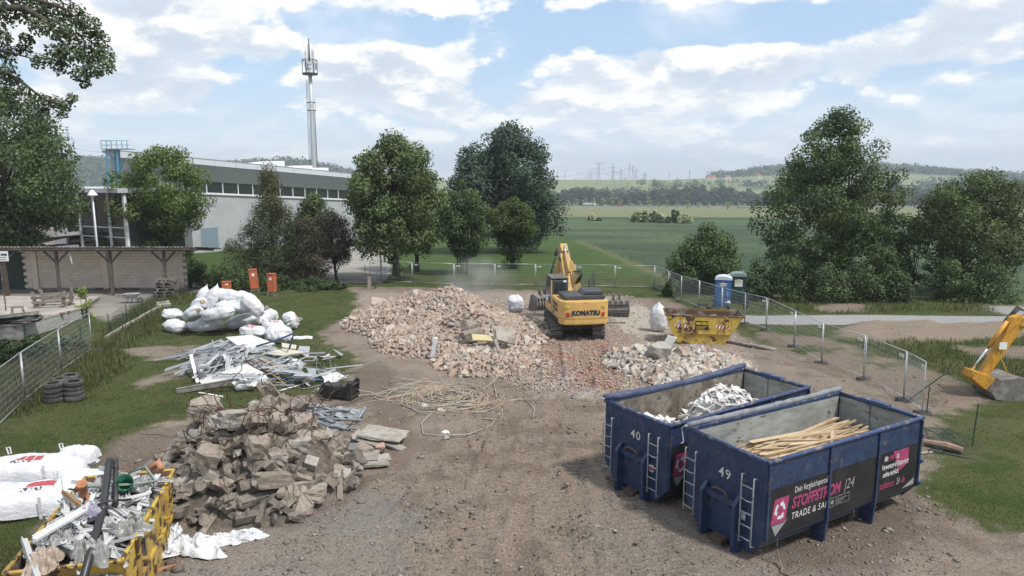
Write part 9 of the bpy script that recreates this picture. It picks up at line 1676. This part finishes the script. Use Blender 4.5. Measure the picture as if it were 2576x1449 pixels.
M_LAT = mat('lattice_steel', (0.17, 0.18, 0.19), var=0.05)
def pylon(zx, zt, zb, arms, label, y=None, wide=0.09, t=0.22):
 px, pt = far_px(zx, zt); _, pb = far_px(zx, zb); p = G(px, pb) if y is None else None
 if p is None: x = (px - 1288) / F * y; p = Vector((x, y, z0s(x, y)))
 k = depth(p) / F; H = AT(px, pt, p.y)[2] - p.z; root = thing('power_pylon', label, 'pylon', p, group='pylons on the hillside'); w0 = H * wide; mb = MB()
 def W_(z): return w0 * (1 - z / H) ** 1.1 + 0.35
 n = 9; zs = [H * (1 - (1 - i / n) ** 1.15) for i in range(n + 1)]
 for i in range(n):
  a, b = zs[i], zs[i + 1]; wa, wb = W_(a), W_(b)
  for s in (-1, 1):
   for q in (-1, 1): mb.bar((s * wa, q * wa, a), (s * wb, q * wb, b), t)
   mb.bar((s * wa, -wa, a), (-s * wb, -wb, b), t * 0.6)
  mb.bar((-wb, -wb, b), (wb, -wb, b), t * 0.6)
 mb.build('tower', M_LAT, root)
 for (za, w) in arms:
  z = AT(px, far_px(0, za)[1], p.y)[2] - p.z; h = w * KZ * k / 2; am = MB()
  for s in (-1, 1): am.bar((0, 0, z), (s * h, 0, z), t); am.bar((0, 0, z + h * 0.16), (s * h, 0, z), t * 0.8); [am.bar((s * h * f, 0, z - 2.2), (s * h * f, 0, z), t * 0.5) for f in (0.55, 1.0)]
  am.build('cross_arm', M_LAT, root)
 return p, H
pylon(553, 125, 400, [(138, 120), (208, 170), (268, 220)], 'leftmost tall pylon with three wide arms', t=0.3); pylon(728, 140, 500, [(190, 115), (250, 170)], 'tall pylon with two arms right of the three armed one', t=0.28); pylon(828, 185, 470, [(230, 105), (275, 145)], 'slimmer pylon behind the second tall one'); pylon(917, 130, 345, [(165, 80), (205, 110)], 'pylon on the crest with a tall pointed top', 1660, 0.05); pylon(910, 365, 540, [(382, 80), (426, 130)], 'dark lower pylon on the slope before the crest', t=0.3); pylon(958, 155, 348, [(185, 80), (218, 110)], 'pylon right beside the pointed one on the crest', 1690, 0.05); pylon(1000, 200, 348, [(222, 60), (245, 80)], 'small pylon partly behind the crest pair', 1720, 0.05); pylon(1097, 250, 345, [(262, 60), (285, 60)], 'left mast of the double pylon on the crest', 1740, 0.04); pylon(1120, 250, 345, [(258, 60), (290, 60)], 'right mast of the double pylon on the crest', 1740, 0.04); pylon(870, 312, 345, [(318, 44), (328, 44)], 'tiny pylon between the tall ones on the crest', 1800, 0.05); pylon(1503, 310, 346, [(316, 36), (323, 30)], 'tiny pylon near the right-hand wind turbine', 1800, 0.05); pylon(255, 325, 345, [(328, 36)], 'tiny pylon near the left-hand wind turbine', 1800, 0.05)
pylon(1655, 224, 348, [(228, 12), (240, 12)], 'slim lattice radio mast at the right of the crest', 1660, 0.02)
def wires():
 r = MB(); P = lambda zx, zy, y: AT(*far_px(zx, zy), y)
 for (a, b) in (((-20, 290, 900), (470, 210, 1330)), ((-20, 300, 900), (460, 222, 1330)), ((-20, 350, 900), (470, 268, 1330)), ((640, 210, 1330), (728, 190, 1180)), ((650, 268, 1330), (740, 290, 1180)), ((735, 190, 1180), (828, 230, 1250)), ((640, 268, 1330), (915, 205, 1660)), ((780, 250, 1180), (960, 215, 1690))):
  A, B = P(*a), P(*b); r.tube([A.lerp(B, i / 8) - Vector((0, 0, 4 * math.sin(math.pi * i / 8))) for i in range(9)], 0.09, 3, cap=False)
 for (px0, py0, px1, py1) in ((130, 365, 300, 388), (130, 388, 300, 405)): A, B = AT(px0, py0, 300), AT(px1, py1, 330); r.tube([A, A.lerp(B, 0.5) - Vector((0, 0, 0.4)), B], 0.05, 3, cap=False)
 tag(r.build('power_lines', M_LAT), 'thin power lines strung between the pylons', 'power line', kind='stuff')
wires()
def turbine(zx, zy, blades, label):
 px, py = far_px(zx, zy); y = 5000.0; h = AT(px, py, y); zb = z0s(h.x, y); root = thing('wind_turbine', label, 'wind turbine', (h.x, y, zb), group='wind turbines on the horizon'); Hh = h.z - zb; M = mat('turbine_grey', (0.34, 0.36, 0.38), var=0.02)
 MB().tube([(0, 0, 0), (0, 0, Hh)], [3.6, 2.0], 10).build('tower', M, root); MB().box((0, 2, Hh), (5, 10, 5)).build('nacelle', M, root, bevel=0.8)
 hb = MB().lathe([(0, -3), (2.4, -1), (2.4, 1), (0, 1)], 10, (0, -5, Hh), Matrix.Rotation(R(90), 3, 'X')).build('hub', M, root)
 for (bx_, by) in blades:
  d = Vector(((bx_ - zx) * KZ * y / F, 0, -(by - zy) * KZ * y / F)); n = d.normalized(); s = Vector((-n.z, 0, n.x)); c = Vector((0, -5, Hh)); q = [c + s * 1.0, c + d * 0.2 + s * 2.6, c + d, c + d * 0.2 - s * 1.4, c - s * 1.0]; MB().add(q + [v + Vector((0, 1.0, 0)) for v in q], [(0, 1, 2, 3, 4), (9, 8, 7, 6, 5)] + [(i, 5 + i, 5 + (i + 1) % 5, (i + 1) % 5) for i in range(5)]).build('blade', M, root)
for zx, zy, bl, lb in ((140, 237, [(190, 178), (68, 230), (168, 312)], 'leftmost wind turbine beside the big tree'), (465, 240, [(430, 152), (385, 325), (560, 250)], 'wind turbine half hidden by the leftmost tall pylon'), (430, 295, [(425, 218), (375, 335), (497, 320)], 'low wind turbine left of the leftmost tall pylon'), (725, 287, [(775, 215), (742, 350), (650, 282)], 'wind turbine behind the second tall pylon'), (1010, 305, [(975, 215), (1090, 315), (975, 345)], 'wind turbine right of the crest pylons'), (1437, 270, [(1400, 180), (1533, 273), (1390, 330)], 'rightmost wind turbine standing alone on the crest')): turbine(zx, zy, bl, lb)
M_HW = mat('pale_house_wall', (0.6, 0.55, 0.48), var=0.05); M_HR = mat('red_house_roof', (0.30, 0.12, 0.08), var=0.1)
for zx, zy, w, lb in ((1885, 338, 10, 'first pale house at the foot of the wooded hill'), (1915, 342, 12, 'second pale house at the foot of the wooded hill'), (1945, 345, 10, 'third pale house at the foot of the wooded hill'), (2118, 355, 14, 'red roofed house farther right on the wooded hill'), (2500, 352, 12, 'house near the tall ash tree on the wooded hill')):
 px, py = far_px(zx, zy); y = 1705.0; x = (px - 1288) / F * y; T = thing('hill_house', lb, 'house', (x, y, max(z0s(x, y), AT(px, py, y)[2] - 3)), 0.3, 'houses on the wooded hill'); MB().bx(-w / 2, w / 2, -4, 4, -6, 6).build('wall', M_HW, T); MB().prism([(-4.6, 6.01), (4.6, 6.01), (0, 10)], 'x', -w / 2 - 0.5, w / 2 + 0.5).build('roof', M_HR, T)
 for q in (-0.25, 0.25): MB().bx(q * w - 0.8, q * w + 0.8, -4.05, -4.0, 2.5, 4.5).build('window', M_GLASS, T)
# ================================================================ two workers behind the yellow skip: only their heads show above the rim
def person(px, py, y, label, hair, shirt, cap=None, rz=0.0):
 p = AT(px, py, y); x = p.x; zg = hz(x, y); H = p.z + 0.12 - zg; H = min(max(H, 1.45), 1.9); root = thing('person', label, 'person', (x, y, zg), rz)
 J = {'pel': (0, 0, .53), 'sp': (0, .0, .66), 'ch': (0, .01, .76), 'nk': (0, .01, .85), 'hl': (0, .02, .90), 'ht': (0, .02, .96)}
 for s, n in ((-1, 'l'), (1, 'r')): J.update({'sh' + n: (s * .11, .01, .81), 'el' + n: (s * .15, -.02, .64), 'wr' + n: (s * .14, .10, .53), 'hd' + n: (s * .13, .14, .50), 'hip' + n: (s * .055, 0, .50), 'kn' + n: (s * .06, .02, .28), 'an' + n: (s * .06, -.01, .04), 'to' + n: (s * .07, .10, .02)})
 E = [('pel', 'sp'), ('sp', 'ch'), ('ch', 'nk'), ('nk', 'hl'), ('hl', 'ht')] + [q for n in 'lr' for q in (('ch', 'sh' + n), ('sh' + n, 'el' + n), ('el' + n, 'wr' + n), ('wr' + n, 'hd' + n), ('pel', 'hip' + n), ('hip' + n, 'kn' + n), ('kn' + n, 'an' + n), ('an' + n, 'to' + n))]
 Rd = {'pel': .085, 'sp': .075, 'ch': .085, 'nk': .033, 'hl': .05, 'ht': .05, 'sh': .042, 'el': .03, 'wr': .022, 'hd': .026, 'hip': .062, 'kn': .038, 'an': .028, 'to': .026}
 K = list(J); me = bpy.data.meshes.new('body'); me.from_pydata([Vector(J[k]) * H for k in K], [(K.index(a), K.index(b)) for a, b in E], []); o = obj('body', me, root); me.materials.append(mat('work_clothes', shirt, var=0.1))
 md = o.modifiers.new('skin', 'SKIN')
 for i, k in enumerate(K): rr = (Rd.get(k) or Rd[k[:-1]]) * H; me.skin_vertices[0].data[i].radius = (rr * (1.15 if k in ('pel', 'sp', 'ch') else 1), rr * (.8 if k in ('pel', 'sp', 'ch') else 1)); me.skin_vertices[0].data[i].use_root = (k == 'pel')
 o.modifiers.new('sub', 'SUBSURF').levels = 1; o.modifiers['sub'].render_levels = 2
 SK_ = mat('skin', (0.45, 0.26, 0.19), var=0.05); hz_ = .925 * H
 hd = MB().lathe([(0.0, -.115), (.05, -.105), (.075, -.05), (.082, .0), (.085, .05), (.07, .10), (.0, .125)], 14, (0, .02 * H, hz_), Matrix.Scale(1.15, 3, (0, 1, 0))).build('head', SK_, root, smooth=True)
 MB().box((0, .02 * H + .105, hz_ - .01), (.028, .035, .045), taper=(.6, .6)).build('nose', SK_, hd); MB().box((0, .02 * H + .092, hz_ - .062), (.05, .012, .012)).build('mouth', mat('lips', (.3, .12, .1), var=0), hd)
 for s in (-1, 1): MB().box((s * .032, .02 * H + .088, hz_ + .02), (.026, .012, .014)).build('eye', M_HOSE, hd); MB().box((s * .086, .02 * H, hz_), (.016, .035, .06)).build('ear', SK_, hd)
 MB().lathe([(.092, .0), (.098, .05), (.08, .115), (.0, .142)], 14, (0, .01 * H, hz_), Matrix.Scale(1.15, 3, (0, 1, 0))).build('cap' if cap else 'hair', mat('cap_cloth' if cap else 'hair', cap or hair, var=0.1), hd, smooth=True)
 if cap: MB().box((0, .02 * H + .14, hz_ + .05), (.13, .10, .015)).build('cap_peak', mat('cap_peak_cloth', cap, var=0.1), hd)
person(1785, 771, 43.0, 'bare headed worker behind the skip, left one, only the head showing', (0.10, 0.05, 0.03), (0.05, 0.06, 0.08), None, 2.6); person(1833, 768, 43.6, 'worker in a pale cap behind the skip, only the head showing', (0.1, 0.06, 0.03), (0.07, 0.08, 0.06), (0.62, 0.60, 0.56), 1.6)
# ================================================================ dust drifting from the brick heap, and the air itself
def volume(name, density, col, noise=None, absorb=None):
 m = bpy.data.materials.new(name); m.use_nodes = True; N = m.node_tree.nodes; L = m.node_tree.links; N.clear(); out = N.new('ShaderNodeOutputMaterial'); v = N.new('ShaderNodeVolumePrincipled'); v.inputs['Color'].default_value = (*col, 1); v.inputs['Density'].default_value = density; v.inputs['Anisotropy'].default_value = 0.0; L.new(v.outputs[0], out.inputs['Volume'])
 if noise:
  tc = N.new('ShaderNodeTexCoord'); n = N.new('ShaderNodeTexNoise'); n.inputs['Scale'].default_value = noise; n.inputs['Detail'].default_value = 4; L.new(tc.outputs['Object'], n.inputs[0]); ln = N.new('ShaderNodeVectorMath'); ln.operation = 'LENGTH'; L.new(tc.outputs['Object'], ln.inputs[0])
  f = N.new('ShaderNodeMapRange'); f.interpolation_type = 'SMOOTHSTEP'; f.inputs[1].default_value = 1.0; f.inputs[2].default_value = 0.2; L.new(ln.outputs['Value'], f.inputs[0]); g = N.new('ShaderNodeMapRange'); g.inputs[1].default_value = 0.42; g.inputs[2].default_value = 0.7; L.new(n.outputs[0], g.inputs[0])
  a = N.new('ShaderNodeMath'); a.operation = 'MULTIPLY'; L.new(f.outputs[0], a.inputs[0]); L.new(g.outputs[0], a.inputs[1]); b = N.new('ShaderNodeMath'); b.operation = 'MULTIPLY'; L.new(a.outputs[0], b.inputs[0]); b.inputs[1].default_value = density; L.new(b.outputs[0], v.inputs['Density'])
 return m
d = MB().lathe([(0.0, -1.0), (0.5, -0.87), (0.87, -0.5), (1.0, 0.0), (0.87, 0.5), (0.5, 0.87), (0.0, 1.0)], 16).build('dust', volume('dust_cloud', 0.6, (0.75, 0.73, 0.70), 1.6)); d.location = AT(1195, 708, 46.5); d.scale = (3.2, 2.6, 2.3); tag(d, 'pale dust drifting up behind the brick heap', 'dust', kind='stuff')
hzb = MB().bx(-3400, 3400, -40, 6100, -130, 105).build('haze', volume('haze_air', 0.00022, (0.82, 0.92, 1.0))); hzb['kind'] = 'stuff'; hzb['label'] = 'pale summer haze over the valley'
finish_text()
